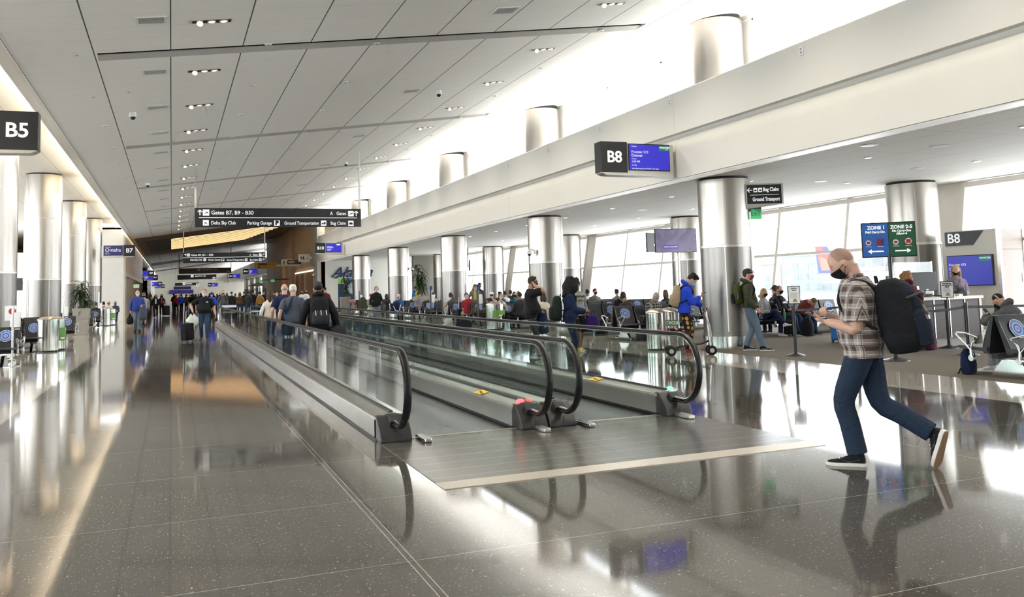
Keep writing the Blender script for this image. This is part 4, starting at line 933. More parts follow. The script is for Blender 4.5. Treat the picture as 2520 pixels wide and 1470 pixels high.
bin_(10.55, 17.85, 'steel trash bin left of its twin by the knee scooter', h=.98, r=.215, rz=-.5); bin_(10.98, 17.98, 'steel bin marked RECYCLE behind the man in the blue hoodie', 'recycling_bin', 'recycling bin', h=.98, r=.215, text=1, rz=-.5)
# ---- planters with palms
POT = mat('taupe_pot', (.33,.305,.27), .45, var=.03); LEAF = mat('palm_leaf', (.022,.05,.012), .45, var=.35, scale=14); STEM = mat('cane', (.14,.10,.06), .8, var=.2)
def planter(x, y, lab, hh=1.75, seed=1, n=150, spread=.62, plab=None):
    rnd = random.Random(seed); e = empty('planter', lab, 'planter', (x, y, 0)); t, bt, H = .345, .25, 1.16
    b = MB(); b.add([(sx*r, sy*r, z) for r, z in ((bt, 0), (t, H), (t-.03, H), (t-.05, H-.1)) for sx, sy in ((-1,-1),(1,-1),(1,1),(-1,1))], [(3,2,1,0)]+[(4*k+i, 4*k+(i+1) % 4, 4*k+4+(i+1) % 4, 4*k+4+i) for k in range(3) for i in range(4)]+[(12,13,14,15)]); b.build('pot', POT, e, bevel=.01)
    MB().bb((-t+.05, -t+.05, H-.1), (t-.05, t-.05, H-.06)).build('soil', mat('soil', (.03,.02,.014), .9, var=.3), e, smooth=0)
    p = empty('potted_palm', plab or 'green strap leaved palm growing in the taupe planter', 'plant', (x, y, H-.06)); b = MB(); tips = []
    for k in range(4):
        a = rnd.uniform(0, 6.28); r = rnd.uniform(.03, .14); h = hh*(1-.22*k)*.62; q = [(r*math.cos(a)*(1+u*.6), r*math.sin(a)*(1+u*.6), h*u) for u in (0, .5, 1)]; b.tube(q, [.03, .025, .02], 7); tips.append(V(q[2]))
    b.build('cane', STEM, p); b = MB()
    for k in range(n):
        tp = tips[k % 4]; c = tp+V((0, 0, rnd.uniform(-.55, .12)*tp.z)); a = rnd.uniform(0, 6.28); L = rnd.uniform(.45, 1)*spread; up = rnd.uniform(.2, 1.1); dr = V((math.cos(a), math.sin(a), 0)); sd = V((-dr.y, dr.x, 0)); pts = []
        for i in range(6):
            u = i/5; pts.append(c+dr*(L*u*(1-.25*u*u))+V((0, 0, up*.42*u-(.55+.5*(1.1-up))*u*u*L*1.1)))
        vs = []
        for i, q in enumerate(pts):
            w = .028*math.sin(PI*(.12+.86*i/5))+.002; vs += [q+sd*w, q+V((0,0,-.012)), q-sd*w]
        b.add(vs, [f for i in range(5) for f in ((3*i, 3*i+3, 3*i+4, 3*i+1), (3*i+1, 3*i+4, 3*i+5, 3*i+2))])
    o = b.build('leaves', LEAF, p, smooth=60); return e
planter(-3.68, 42.6, 'tapered taupe planter on the pale floor at left', 1.75, 3, 190, .72, 'bushy dark green palm in the left planter')
planter(12.55, 46.0, 'tapered taupe planter in front of the tall palm on the right', 2.6, 5, 210, .62, 'tall drooping palm in front of the fourth right column')
planter(11.3, 61.2, 'tapered taupe planter next to the airline banner', 2.2, 8, 150, .6, 'drooping palm partly covering the airline banner')
for i, (x, y) in enumerate(((-2.9, 112), (-2.6, 128), (9.4, 112), (9.6, 124))): planter(x, y, ['distant planter beyond the shops on the left','distant planter farther beyond the left shops','distant planter beyond the yellow sign','distant planter farther down on the right'][i], 1.9, 11+i, 60, .8, ['distant palm beyond the shops, the nearer one','distant palm beyond the shops, the farther one','distant palm beyond the yellow sign, nearer one','distant palm on the far right side of the corridor'][i])
# ---- sanitiser posts
def sanitiser(x, y, lab, dark=False, h=1.55, sign=None):
    e = empty('sanitizer_stand', lab, 'hand sanitiser stand', (x, y, 0)); m = DGREY if dark else STEEL
    MB().lathe([(.2, 0), (.2, .012), (.05, .02)], n=24).build('base', m, e); MB().cyl((0,0,.01), (0,0,h), .028, 12).build('post', m, e)
    MB().box((.1, -.02, 1.12), (.13, .12, .36)).build('dispenser', WPLAST, e, bevel=.02); MB().box((.1, -.02, .9), (.1, .1, .02)).build('drip_tray', WPLAST, e, bevel=.004)
    if sign: MB().box((.02, -.02, h+.05), (.12, .015, .18)).build('notice', STK_N, e, smooth=0); MB().box((.1, -.05, .8), (.1, .01, .16)).build('notice', STK_L, e, smooth=0)
    return e
sanitiser(-3.58, 24.14, 'steel sanitiser post with a white dispenser at the left frame edge', h=1.45); sanitiser(-3.75, 36.38, 'steel sanitiser post with a white dispenser left of the potted palm', h=1.9); sanitiser(-3.77, 53.7, 'steel sanitiser post in front of the farther left trash bin', h=1.9)
sanitiser(10.9, 31.6, 'dark sanitiser post with a white dispenser beside the green labelled bin', True, sign=1); sanitiser(10.75, 37.6, 'dark sanitiser post with a white dispenser next to the third column', True, sign=1); sanitiser(10.9, 54.2, 'dark sanitiser post behind the woman walking in black', True)
q = atY(168/6.68*1.6, 745, 36) 
# ---- queue barrier
def stanchion(x, y, lab, sign=None, h=1.02):
    e = empty('stanchion', lab, 'barrier post', (x, y, 0)); MB().lathe([(.19, 0), (.185, .015), (.09, .045), (.035, .065)], n=28).build('base', BLACK, e); MB().cyl((0,0,.05), (0,0,h-.06), .033, 16).build('post', BLACK, e); MB().cyl((0,0,h-.09), (0,0,h), .036, 16).build('head', BLACK, e)
    return e
def notice(e, title, a=0., z=1.24, w=.22, h=.34):
    f = MB().box((0, 0, 0), (w+.03, .025, h+.03)).build('sign_frame', BLACK, e, bevel=.004, loc=(0, -.04, z), rot=(0, 0, a)); pg = MB().box((0, -.014, 0), (w, .004, h)).build('sign_sheet', PAPER, f, smooth=0)
    for i, t in enumerate(title): lettering(t, .032, (0, -.018, h*.40-.036*i), BLACKM, f, 'CENTER', .002, sx=.9)
    b = MB()
    for i in range(7): b.box((-.01, -.0175, h*.12-.016*i), (w*.72-(i % 3)*.02, .002, .005))
    b.build('small_print', GREYP, f, smooth=0); b = MB(); b.prism([(-.04, -h*.42), (.06, -h*.42), (.03, -h*.2), (-.02, -h*.25)], 'y', -.018, -.0165); b.build('picture', mat('notice_ochre', (.35,.25,.08), .6), f, smooth=0)
    MB().cyl((0, -.03, z-h/2-.05), (0, -.03, z-h/2), .015, 8).build('sign_stem', BLACK, e)
s1 = stanchion(11.92, 14.67, "black barrier post with a framed Don't be a weasel notice, left end of the queue"); notice(s1, ["Don't be a", 'weasel.'], -.45)
s3 = stanchion(15.49, 14.1, 'black barrier post with a framed notice in front of the counter'); notice(s3, ['Does your size', 'personal item fit', 'below?'], -.6, 1.25, .23, .32)
s4 = stanchion(14.45, 12.7, 'black barrier post nearest the seated man in the hoodie'); stanchion(17.9, 12.6, 'black barrier post hidden at the right behind the seated man')
BELT = mat('belt_webbing', (.02,.022,.028), .7, var=.1)
def belt(a, b_, lab, sag=.03):
    a, b_ = V((a[0], a[1], .93)), V((b_[0], b_[1], .93)); mb = MB(); u = (b_-a).normalized(); n = V((-u.y, u.x, 0))*.002; vs = []; N = 10
    a += u*.036; b_ -= u*.036
    for i in range(N+1):
        p = a.lerp(b_, i/N)-V((0,0,sag*4*(i/N)*(1-i/N))); vs += [p+n+V((0,0,.025)), p+n-V((0,0,.025)), p-n-V((0,0,.025)), p-n+V((0,0,.025))]
    mb.add(vs, [(0,1,2,3), tuple(4*N+k for k in (3,2,1,0))]+[(4*i+k, 4*i+(k+1) % 4, 4*i+4+(k+1) % 4, 4*i+4+k) for i in range(N) for k in range(4)])
    return tag(mb.build('barrier_belt', BELT, smooth=0), lab, 'barrier belt', 'queue belts')
belt((11.92,14.67), (14.9,16.1), 'black belt stretched from the weasel notice post towards the windows'); belt((12.58,12.67), (14.45,12.7), 'grey belt between the zone sign pole and the nearest barrier post', .05); belt((14.45,12.7), (17.9,12.6), 'belt running behind the seated hoodie man'); belt((12.9,14.0), (15.49,14.1), 'belt ending at the notice post in front of the counter')
stanchion(14.9, 16.1, 'black barrier post behind the blue suitcase'); stanchion(12.9, 14.0, 'black barrier post hidden behind the walking man')
e = empty('zone_sign', 'boarding zone sign, blue Zone 1 and green Zone 2-5 halves, on a black pole', 'sign', (12.58, 12.67, 0), -.62)
MB().lathe([(.24, 0), (.235, .015), (.1, .05), (.04, .075)], n=28).build('base', BLACK, e); MB().cyl((0,0,.05), (0,0,2.0), .036, 16).build('pole', BLACK, e)
MB().box((0, -.0, 2.26), (.96, .03, .66)).build('frame', BLACK, e, bevel=.004)
BL = mat('zone_blue', (.03,.15,.52), .4); GR = mat('zone_green', (.015,.12,.05), .4)
l_ = MB().box((-.233, -.018, 2.26), (.455, .006, .62)).build('blue_half', BL, e, smooth=0); r_ = MB().box((.233, -.018, 2.26), (.455, .006, .62)).build('green_half', GR, e, smooth=0)
lettering('ZONE 1', .088, (-.21, -.024, 2.49), LTR, l_, 'CENTER', .004); lettering('Paid Carry-On', .058, (-.233, -.024, 2.41), LTR, l_, 'CENTER', .003); lettering('ZONE 2-5', .088, (.233, -.024, 2.49), LTR, r_, 'CENTER', .004); lettering('No Carry-Ons', .055, (.233, -.024, 2.42), LTR, r_, 'CENTER', .003); lettering('Allowed', .055, (.233, -.024, 2.365), LTR, r_, 'CENTER', .003)
def dot(p, x, z, r, m, d=-.023):
    o = MB().lathe([(r, 0), (r, .003), (0, .003)], n=20).xf(Matrix.Translation((x, d, z))@Matrix.Rotation(PI/2, 4, 'X')).build('badge', m, p, smooth=0); return o
RB = mat('badge_red', (.35,.03,.03), .5)
for p, x in ((l_, -.36), (r_, .12)): d = dot(p, x, 2.21, .05, STK_W); MB().box((x, -.027, 2.21), (.06, .004, .045)).build('pictogram', RB, d, smooth=0)
d = MB().box((-.15, -.0235, 2.22), (.12, .005, .13)).build('badge', RB, l_, smooth=0); MB().box((-.115, -.027, 2.21), (.05, .004, .11)).build('pictogram', STK_N, d, smooth=0)
d = dot(r_, .34, 2.22, .072, RB); dot(d, .34, 2.22, .058, STK_W, -.0265); MB().box((.34, -.031, 2.22), (.08, .004, .07)).build('pictogram', RB, d, smooth=0)
b = MB(); 
for x in (-.36, -.15): b.box((x, -.023, 2.135), (.11, .003, .006))
b.build('small_print', LTR, l_, smooth=0); b = MB()
for x in (.12, .34): b.box((x, -.023, 2.135), (.11, .003, .006))
b.build('small_print', LTR, r_, smooth=0)
MB().prism([(-.38, 2.045), (-.31, 2.09), (-.31, 2.058), (-.1, 2.058), (-.1, 2.032), (-.31, 2.032), (-.31, 2.0)], 'y', -.026, -.021).build('arrow', LTR, l_, smooth=0)
MB().prism([(.38, 2.045), (.31, 2.09), (.31, 2.058), (.1, 2.058), (.1, 2.032), (.31, 2.032), (.31, 2.0)], 'y', -.026, -.021).build('arrow', LTR, r_, smooth=0)
# ---- gate counter and its back wall
BRW = wood('counter_wood', (.034,.021,.017), (.050,.032,.026), 0, 0); BRW2 = wood('cabinet_wood', (.27,.22,.195), (.33,.275,.245), 0, 0)
e = empty('gate_counter', 'dark wood gate counter with a pale top and steel trims', 'counter', (14.55, 14.35, 0)); w = 2.25
MB().bb((.15, .12, 0), (w-.15, .72, .2)).build('plinth', mat('counter_plinth', (.28,.26,.24), .5), e, smooth=0); MB().bb((0, .05, .2), (w, .75, 1.02)).build('cabinet', BRW, e, smooth=0)
b = MB(); 
for i in range(6): b.bb((w*i/5-.013, .035, .2), (w*i/5+.013, .06, 1.02))
b.build('trim', STEEL, e, smooth=0); MB().bb((-.05, -.03, 1.02), (w+.05, .8, 1.085)).build('worktop', mat('cream_top', (.66,.61,.53), .35), e, bevel=.006); MB().bb((w+.0, .03, .0), (w+.05, .78, 1.02)).build('end_panel', mat('counter_end', (.55,.50,.44), .4), e, smooth=0)
e = empty('sneeze_guard', 'clear acrylic screen standing on the gate counter', 'screen', (14.6, 14.85, 1.085)); MB().bb((0, 0, 0), (1.35, .008, .78)).build('pane', glass('acrylic', (.90,.93,.95), 1.5), e, smooth=0); b = MB(); b.bb((1.34, -.006, 0), (1.36, .014, .79)); b.build('edge', CHROME, e, smooth=0); MB().bb((0, -.05, 0), (1.35, .06, .012)).build('foot', ALU, e, smooth=0)
def monitor(x, y, z, rz, lab, w=.62, h=.42):
    e = empty('monitor', lab, 'monitor', (x, y, z), rz); MB().box((0, 0, .13+h/2), (w, .045, h)).build('casing', BLACK, e, bevel=.01); MB().box((0, .03, .15), (.07, .05, .3)).build('stand', BLACK, e, bevel=.005); MB().box((0, .03, .008), (.26, .2, .016)).build('foot', BLACK, e, bevel=.004); MB().box((.06, -.025, .16), (.06, .004, .03)).build('label', STK_W, e, smooth=0); return e
monitor(15.55, 14.72, 1.085, -.15, 'black monitor back between the customer and the notice'); monitor(14.85, 14.98, 1.085, .5, 'black monitor at the left end of the counter', .5, .36)
e = empty('ticket_printer', 'small black ticket printer on the counter in front of the agent', 'printer', (16.45, 14.6, 1.085), -.3); MB().box((0, 0, .06), (.22, .28, .12)).build('body', BLACK, e, bevel=.02); MB().box((0, -.05, .15), (.16, .12, .09)).build('lid', BLACK, e, bevel=.03); MB().box((.1, .1, .125), (.14, .1, .01)).build('paper', PAPER, e, smooth=0)
e = empty('keyboard', 'black keyboard resting on the counter', 'keyboard', (16.1, 14.72, 1.085), -.2); MB().box((0, 0, .015), (.42, .16, .025)).build('case', DGREY, e, bevel=.005); b = MB(); [b.box((-.18+.028*i, -.05+.033*j, .03), (.02, .024, .008)) for i in range(14) for j in range(4)]; b.build('keys', BLACK, e, smooth=0)
for i in range(3): t = empty('paper_stack', ['white paper stack by the notice on the counter', 'folded cream papers right of the notice', 'white card pile left of the printer'][i], 'papers', (15.95+.13*i, 14.45+.08*(i % 2), 1.085)); MB().box((0, 0, .025), (.11, .2, .05)).build('sheets', PAPER, t, smooth=0)
th = math.radians(-80); e = empty('gate_kiosk', 'gate B8 cabinet wall with a blue Frontier departure screen and brown doors', 'kiosk', (18.14, 14.9, 0), th); L = 1.32; H = 2.62
MB().bb((-L, 0, 0), (0, 1.0, H)).build('body', mat('kiosk_white', (.60,.565,.50), .5, var=.02), e, smooth=0)
MB().bb((.0, .07, .05), (.02, 1.0, H-.02)).build('door', BRW2, e, smooth=0); b = MB(); b.bb((-.05, -.02, 0), (.03, .07, H)); b.bb((.0, .98, 0), (.035, 1.02, H)); b.build('steel_edge', STEEL, e, smooth=0)
MB().bb((.018, .86, 1.33), (.035, .93, 1.55)).build('handle', CHROME, e, bevel=.004); MB().bb((.018, .07, H-.5), (.022, 1.0, H-.49)).build('door_seam', BLACKM, e, smooth=0)
pl = MB().prism([(-L, H-.36), (-L+.7, H-.36), (-L+.98, H-.02), (-L, H-.02)], 'y', -.02, .0).build('number_plate', SIGN, e, smooth=0); lettering('B8', .32, (-L+.06, -.024, H-.19), LTR, pl, bold=.004)
MB().bb((-1.28, -.07, 1.28), (-.14, -.0, 2.02)).build('screen_casing', BLACK, e, bevel=.01); sc = MB().bb((-1.26, -.075, 1.30), (-.16, -.069, 2.0)).build('screen', emit('screen_blue_soft', (.045,.055,.42), .55), e, smooth=0)
MB().box((-.32, -.078, 1.92), (.28, .004, .12)).build('logo_panel', FRG, sc, smooth=0); lettering('FRONTIER', .06, (-.44, -.082, 1.935), LTR, sc); 
for t, s, z in (('Frontier 573', .085, 1.79), ('Denver', .085, 1.69), ('DEPARTS', .035, 1.60), ('1:59 PM', .07, 1.53), ('ON TIME', .035, 1.45), ('F9 2037 to Las Vegas', .045, 1.34)): lettering(t, s, (-1.22, -.080, z), LTR, sc)
# ---- left hall extras
q = atY(42, 700, 44); e = empty('television', 'small television on a bracket between the two widest left columns', 'television', (q.x, 44, q.z), .9); MB().box((0,0,0), (.9, .07, .55)).build('casing', DGREY, e, bevel=.008); MB().box((0,-.037,0), (.84, .006, .48)).build('screen', BLACK, e, smooth=0); MB().cyl((0, .1, 0), (0, .1, 6.67-q.z), .03, 8).build('pole', DGREY, e)
wall('wall_left', (-9.5, 62.9, 0), (-6.2, 63.1, 4.6), mat('pale_panel', (.62,.61,.57), .6))
# shop front fittings
SHELFW = mat('shop_shelf', (.09,.05,.03), .6)
for i, (yy, c) in enumerate(((72.5, (.5,.3,.08)), (78, (.42,.14,.05)), (82.5, (.12,.3,.25)), (88, (.5,.42,.3)), (96, (.35,.12,.08)))):
    e = empty('shop_display', 'shop display %s along the left shop front' % ['first','second','third','fourth','fifth'][i], 'shop display', (-5.0, yy, 0)); MB().bb((-.6, -1.4, 0), (.4, 1.4, 1.0)).build('cabinet', SHELFW, e, smooth=0); MB().bb((-1.1, -1.5, 1.2), (-1.0, 1.5, 2.9)).build('back_panel', mat('shop_col%d' % i, c, .6, var=.4, scale=2), e, smooth=0)
    spot((-4.9, yy, 3.0), 120, (1,.82,.58), 2.2)
for yy in (76, 92): spot((9.8, yy, 7.0), 500, (1,.80,.55), 1.6, (0, .35, 0)); 
for yy in (80, 88): spot((3, yy, 6.4), 260, (1,.86,.66), 2.4)
for yy in (108, 120, 135, 150, 165, 180):
    for xx in (-.5, 5.5): spot((xx, yy, 6.2), 320, (1,.93,.82), 2.5)
# ================================================================== PEOPLE
DG = bpy.context.evaluated_depsgraph_get
def blend(mb, vox, it=3, name='body', fac=.5):
    me = bpy.data.meshes.new(name); me.from_pydata(mb.v, [], mb.f)
    import bmesh
    bm = bmesh.new(); bm.from_mesh(me); bmesh.ops.recalc_face_normals(bm, faces=bm.faces); bm.to_mesh(me); bm.free()
    o = bpy.data.objects.new(name, me); TMP.collection.objects.link(o)
    r = o.modifiers.new('r', 'REMESH'); r.mode = 'VOXEL'; r.voxel_size = vox
    if it: s_ = o.modifiers.new('s', 'SMOOTH'); s_.iterations = it; s_.factor = fac
    TVL.update()
    out = bpy.data.meshes.new_from_object(o.evaluated_get(TVL.depsgraph)); out.name = name
    bpy.data.objects.remove(o); bpy.data.meshes.remove(me)
    out.polygons.foreach_set('use_smooth', [True]*len(out.polygons)); return out
def rot_to(f, u):
    f = f.normalized(); r = f.cross(u).normalized(); u = r.cross(f); return Matrix(((r.x, f.x, u.x), (r.y, f.y, u.y), (r.z, f.z, u.z)))
def ik(a, t, l1, l2, pole):
    a, t = V(a), V(t); d = t-a; L = min(d.length, (l1+l2)*.998); u = d.normalized(); x = (l1*l1-l2*l2+L*L)/(2*L); h = math.sqrt(max(0, l1*l1-x*x))
    p = V(pole)-u*V(pole).dot(u); p = p.normalized() if p.length > 1e-5 else V((0,0,1)); return a+u*x+p*h, a+u*L
def head_pt(az, el, g=0.):
    x, y, z = math.sin(az)*math.cos(el), math.cos(az)*math.cos(el), math.sin(el)
    p = V((.077*x, .098*y, .122*z)); t = min(1, max(0, (-.01-p.z)/.105))
    if p.y > 0: p.x *= 1-.30*t; p.y *= 1-.07*t
    else: p.y *= 1-.30*t; p.x *= 1-.12*t
    if p.y > .075: p.y = .075+(p.y-.075)*.75
    n = V((x, y, z)); return p+n*g
def head_mb(b, M, face=True):
    n, m = 22, 16; vs = [M@head_pt(0, -PI/2)]; fs = []
    for i in range(1, m):
        for k in range(n): vs.append(M@head_pt(2*PI*k/n, -PI/2+PI*i/m))
    vs.append(M@head_pt(0, PI/2))
    for k in range(n):
        q = (k+1) % n; fs.append((0, 1+k, 1+q)); e = 1+(m-2)*n; fs.append((e+q, e+k, len(vs)-1))
        for i in range(m-2): fs.append((1+i*n+q, 1+i*n+k, 1+(i+1)*n+k, 1+(i+1)*n+q))
    b.add(vs, fs)
    def ball(c, r): 
        k = MB(); k.ball(c, r, 10, 7); b.add([M@V(p) for p in k.v], k.f)
    def tube(p, r):
        k = MB(); k.tube(p, r, 8); b.add([M@V(q) for q in k.v], k.f)
    tube([(0,.080,.03),(0,.098,.0),(0,.112,-.024),(0,.094,-.034)], [.009,.011,.015,.010]); ball((.011,.094,-.029), .010); ball((-.011,.094,-.029), .010)
    ball((0,.063,-.100), (.024,.017,.018)); ball((.03,.080,.036), (.024,.010,.009)); ball((-.03,.080,.036), (.024,.010,.009))
    tube([(-.022,.074,-.064),(-.01,.084,-.061),(.01,.084,-.061),(.022,.074,-.064)], [.004,.006,.006,.004]); tube([(-.018,.074,-.068),(0,.085,-.071),(.018,.074,-.068)], [.004,.006,.004])
    for s in (-1, 1): ball((s*.080,-.008,-.002), (.012,.020,.031))
def limb(b, pts, rs, n=10, sub=3):
    P = [V(p) for p in pts]; out = []; R = []
    for i in range(len(P)-1):
        p0, p1, p2, p3 = P[max(0, i-1)], P[i], P[i+1], P[min(len(P)-1, i+2)]
        for k in range(sub):
            t = k/sub; out.append(.5*((2*p1)+(p2-p0)*t+(2*p0-5*p1+4*p2-p3)*t*t+(3*p1-p0-3*p2+p3)*t**3)); R.append(rs[i]+(rs[i+1]-rs[i])*t)
    out.append(P[-1]); R.append(rs[-1]); b.tube(out, R, n)
def hand(b, w, d, nrm, s, side, curl=.5, spread=.3, sc=1.):
    """side: +1 when the thumb lies along +(d x nrm)"""
    d = d.normalized(); nrm = (nrm-d*nrm.dot(d)).normalized(); l = d.cross(nrm)*side
    pts = [w-d*.02*s, w+d*.02*s, w+d*.055*s, w+d*.088*s]; rr = [(.024,.020),(.033,.019),(.040,.017),(.038,.014)]; n = 10; vs = []
    for p, (a, c) in zip(pts, rr):
        for k in range(n): t = 2*PI*k/n; vs.append(p+l*(math.cos(t)*a*s*sc)+nrm*(math.sin(t)*c*s*sc))
    b.add(vs, [(i*n+k, i*n+(k+1) % n, (i+1)*n+(k+1) % n, (i+1)*n+k) for i in range(3) for k in range(n)]+[tuple(range(n-1,-1,-1)), tuple(3*n+k for k in range(n))])
    for i, L in enumerate((.072,.080,.076,.060)):
        p = w+d*.084*s+l*((.0285-.019*i)*s*sc); u = (d+l*(spread*(.12-.08*i))).normalized(); q = [p-d*.02*s, p]; ang = 0; c = curl*(1+.12*i)
        for f_ in (.42, .32, .26):
            ang += c*.75; q.append(q[-1]+(u*math.cos(ang)+nrm*math.sin(ang))*(L*f_*s))
        b.tube(q, [.0095*s*sc, .0095*s*sc, .009*s*sc, .0082*s*sc, .0068*s*sc], 7)
    p = w+d*.022*s+l*.026*s*sc; u = (l*.75+d*.75+nrm*.25).normalized(); q = [p-l*.012*s, p+u*.032*s, p+u*.058*s+nrm*.008*s*curl*2, p+u*.078*s+(d*.3+nrm*.7)*.012*s]
    b.tube(q, [.015*s*sc, .0125*s*sc, .0105*s*sc, .008*s*sc], 8)
SKINS = {}
def skin(k):
    c = {'fair': (.50,.31,.235), 'tan': (.40,.235,.16), 'brown': (.22,.12,.075), 'pink': (.52,.30,.24)}[k]
    return mat('skin_'+k, c, .5, var=.05, scale=25, spec=.35)
def wrinkle(m):
    g = NT(m); x, y, z, vec = g.xyz(); mp = g.n('ShaderNodeMapping'); mp.inputs['Scale'].default_value = (1, 1, 1.7); g.l(vec, mp.inputs['Vector'])
    o = g.n('ShaderNodeTexNoise'); o.inputs['Scale'].default_value = 9; o.inputs['Detail'].default_value = 3; o.inputs['Distortion'].default_value = 1.2; g.l(mp.outputs['Vector'], o.inputs['Vector'])
    bp = g.n('ShaderNodeBump'); bp.inputs['Strength'].default_value = .55; bp.inputs['Distance'].default_value = .03; g.l(o.outputs['Fac'], bp.inputs['Height']); g.l(bp.outputs['Normal'], g.b.inputs['Normal']); return m
def cloth(name, c, scale=60., var=.07, rough=.85):
    k = 'cloth_'+name
    if k in _M: return _M[k]
    return wrinkle(mat(k, c, rough, var=var, scale=scale, spec=.2))
HAIRC = {'black': (.010,.009,.008), 'brown': (.045,.026,.015), 'lightbrown': (.13,.075,.04), 'blonde': (.42,.28,.12), 'red': (.24,.085,.03), 'grey': (.36,.34,.32), 'white': (.62,.60,.57), 'curlred': (.26,.13,.05)}
def hairm(k): return mat('hair_'+k, HAIRC[k], .6, spec=.2, var=.45, scale=55, bump=.5, stretch=(1,1,.25))
SHOE = {}
def shoe_mesh(kind='sneaker'):
    if kind in SHOE: return SHOE[kind]
    b = MB(); rings = [(-.075,.020,.060,.03),(-.07,.032,.085,.02),(-.03,.036,.095,.018),(.02,.037,.088,.018),(.07,.043,.066,.018),(.12,.048,.048,.018),(.165,.043,.040,.02),(.19,.026,.032,.022)]; n = 12; vs = []
    for y, w, h, z0 in rings:
        for k in range(n): t = 2*PI*k/n; c, s_ = math.cos(t), math.sin(t); vs.append((w*math.copysign(abs(c)**.8, c), y, z0+(h-z0)*(.5+.5*math.copysign(abs(s_)**.8, s_))))
    b.add(vs, [(i*n+k, i*n+(k+1) % n, (i+1)*n+(k+1) % n, (i+1)*n+k) for i in range(len(rings)-1) for k in range(n)]+[tuple(range(n-1,-1,-1)), tuple((len(rings)-1)*n+k for k in range(n))])
    b.tube([(0,-.028,.07),(0,-.022,.115)], [.042,.043], 12)
    so = MB(); out = [(-.085,.0),(-.08,.026),(-.05,.038),(0,.037),(.06,.044),(.12,.052),(.165,.047),(.195,.028),(.205,0)]
    poly = [(x, y) for y, x in out]+[(-x, y) for y, x in out[::-1][1:-1]]; so.prism(poly, 'z', 0, .028)
    lc = MB()
    for i in range(4): lc.tube([(-.022,.035+.022*i,.088-.011*i),(0,.04+.022*i,.093-.011*i),(.022,.035+.022*i,.088-.011*i)], .0032, 5)
    sw = MB()
    for sx in (-1, 1):
        q = [(.085,.046),(.03,.034),(-.035,.058),(-.04,.055),(.02,.040),(.06,.045)]
        sw.add([(sx*(.0435 if y < .04 else .047), y, z) for y, z in q]+[(sx*(.040 if y < .04 else .043), y, z) for y, z in q], [(0,1,2,3,4,5),(11,10,9,8,7,6)]+[(i, 6+i, 6+(i+1) % 6, (i+1) % 6) for i in range(6)])
    SHOE[kind] = (b.mesh('shoe', 50), so.mesh('sole', 30), lc.mesh('laces', 60), sw.mesh('swoosh', 0)); return SHOE[kind]
MALE = [(-.10,.085,.075),(-.05,.155,.105),(.0,.172,.118),(.08,.163,.112),(.16,.156,.106),(.25,.162,.113),(.34,.176,.122),(.40,.178,.120),(.435,.166,.110),(.465,.142,.098),(.495,.104,.084),(.525,.072,.070),(.56,.058,.060),(.64,.055,.057)]
FEM  = [(-.10,.09,.08),(-.05,.165,.112),(.0,.175,.12),(.08,.155,.108),(.16,.134,.096),(.25,.138,.100),(.33,.152,.128),(.39,.154,.118),(.43,.144,.100),(.46,.122,.086),(.49,.086,.070),(.52,.058,.058),(.56,.048,.051),(.64,.046,.049)]
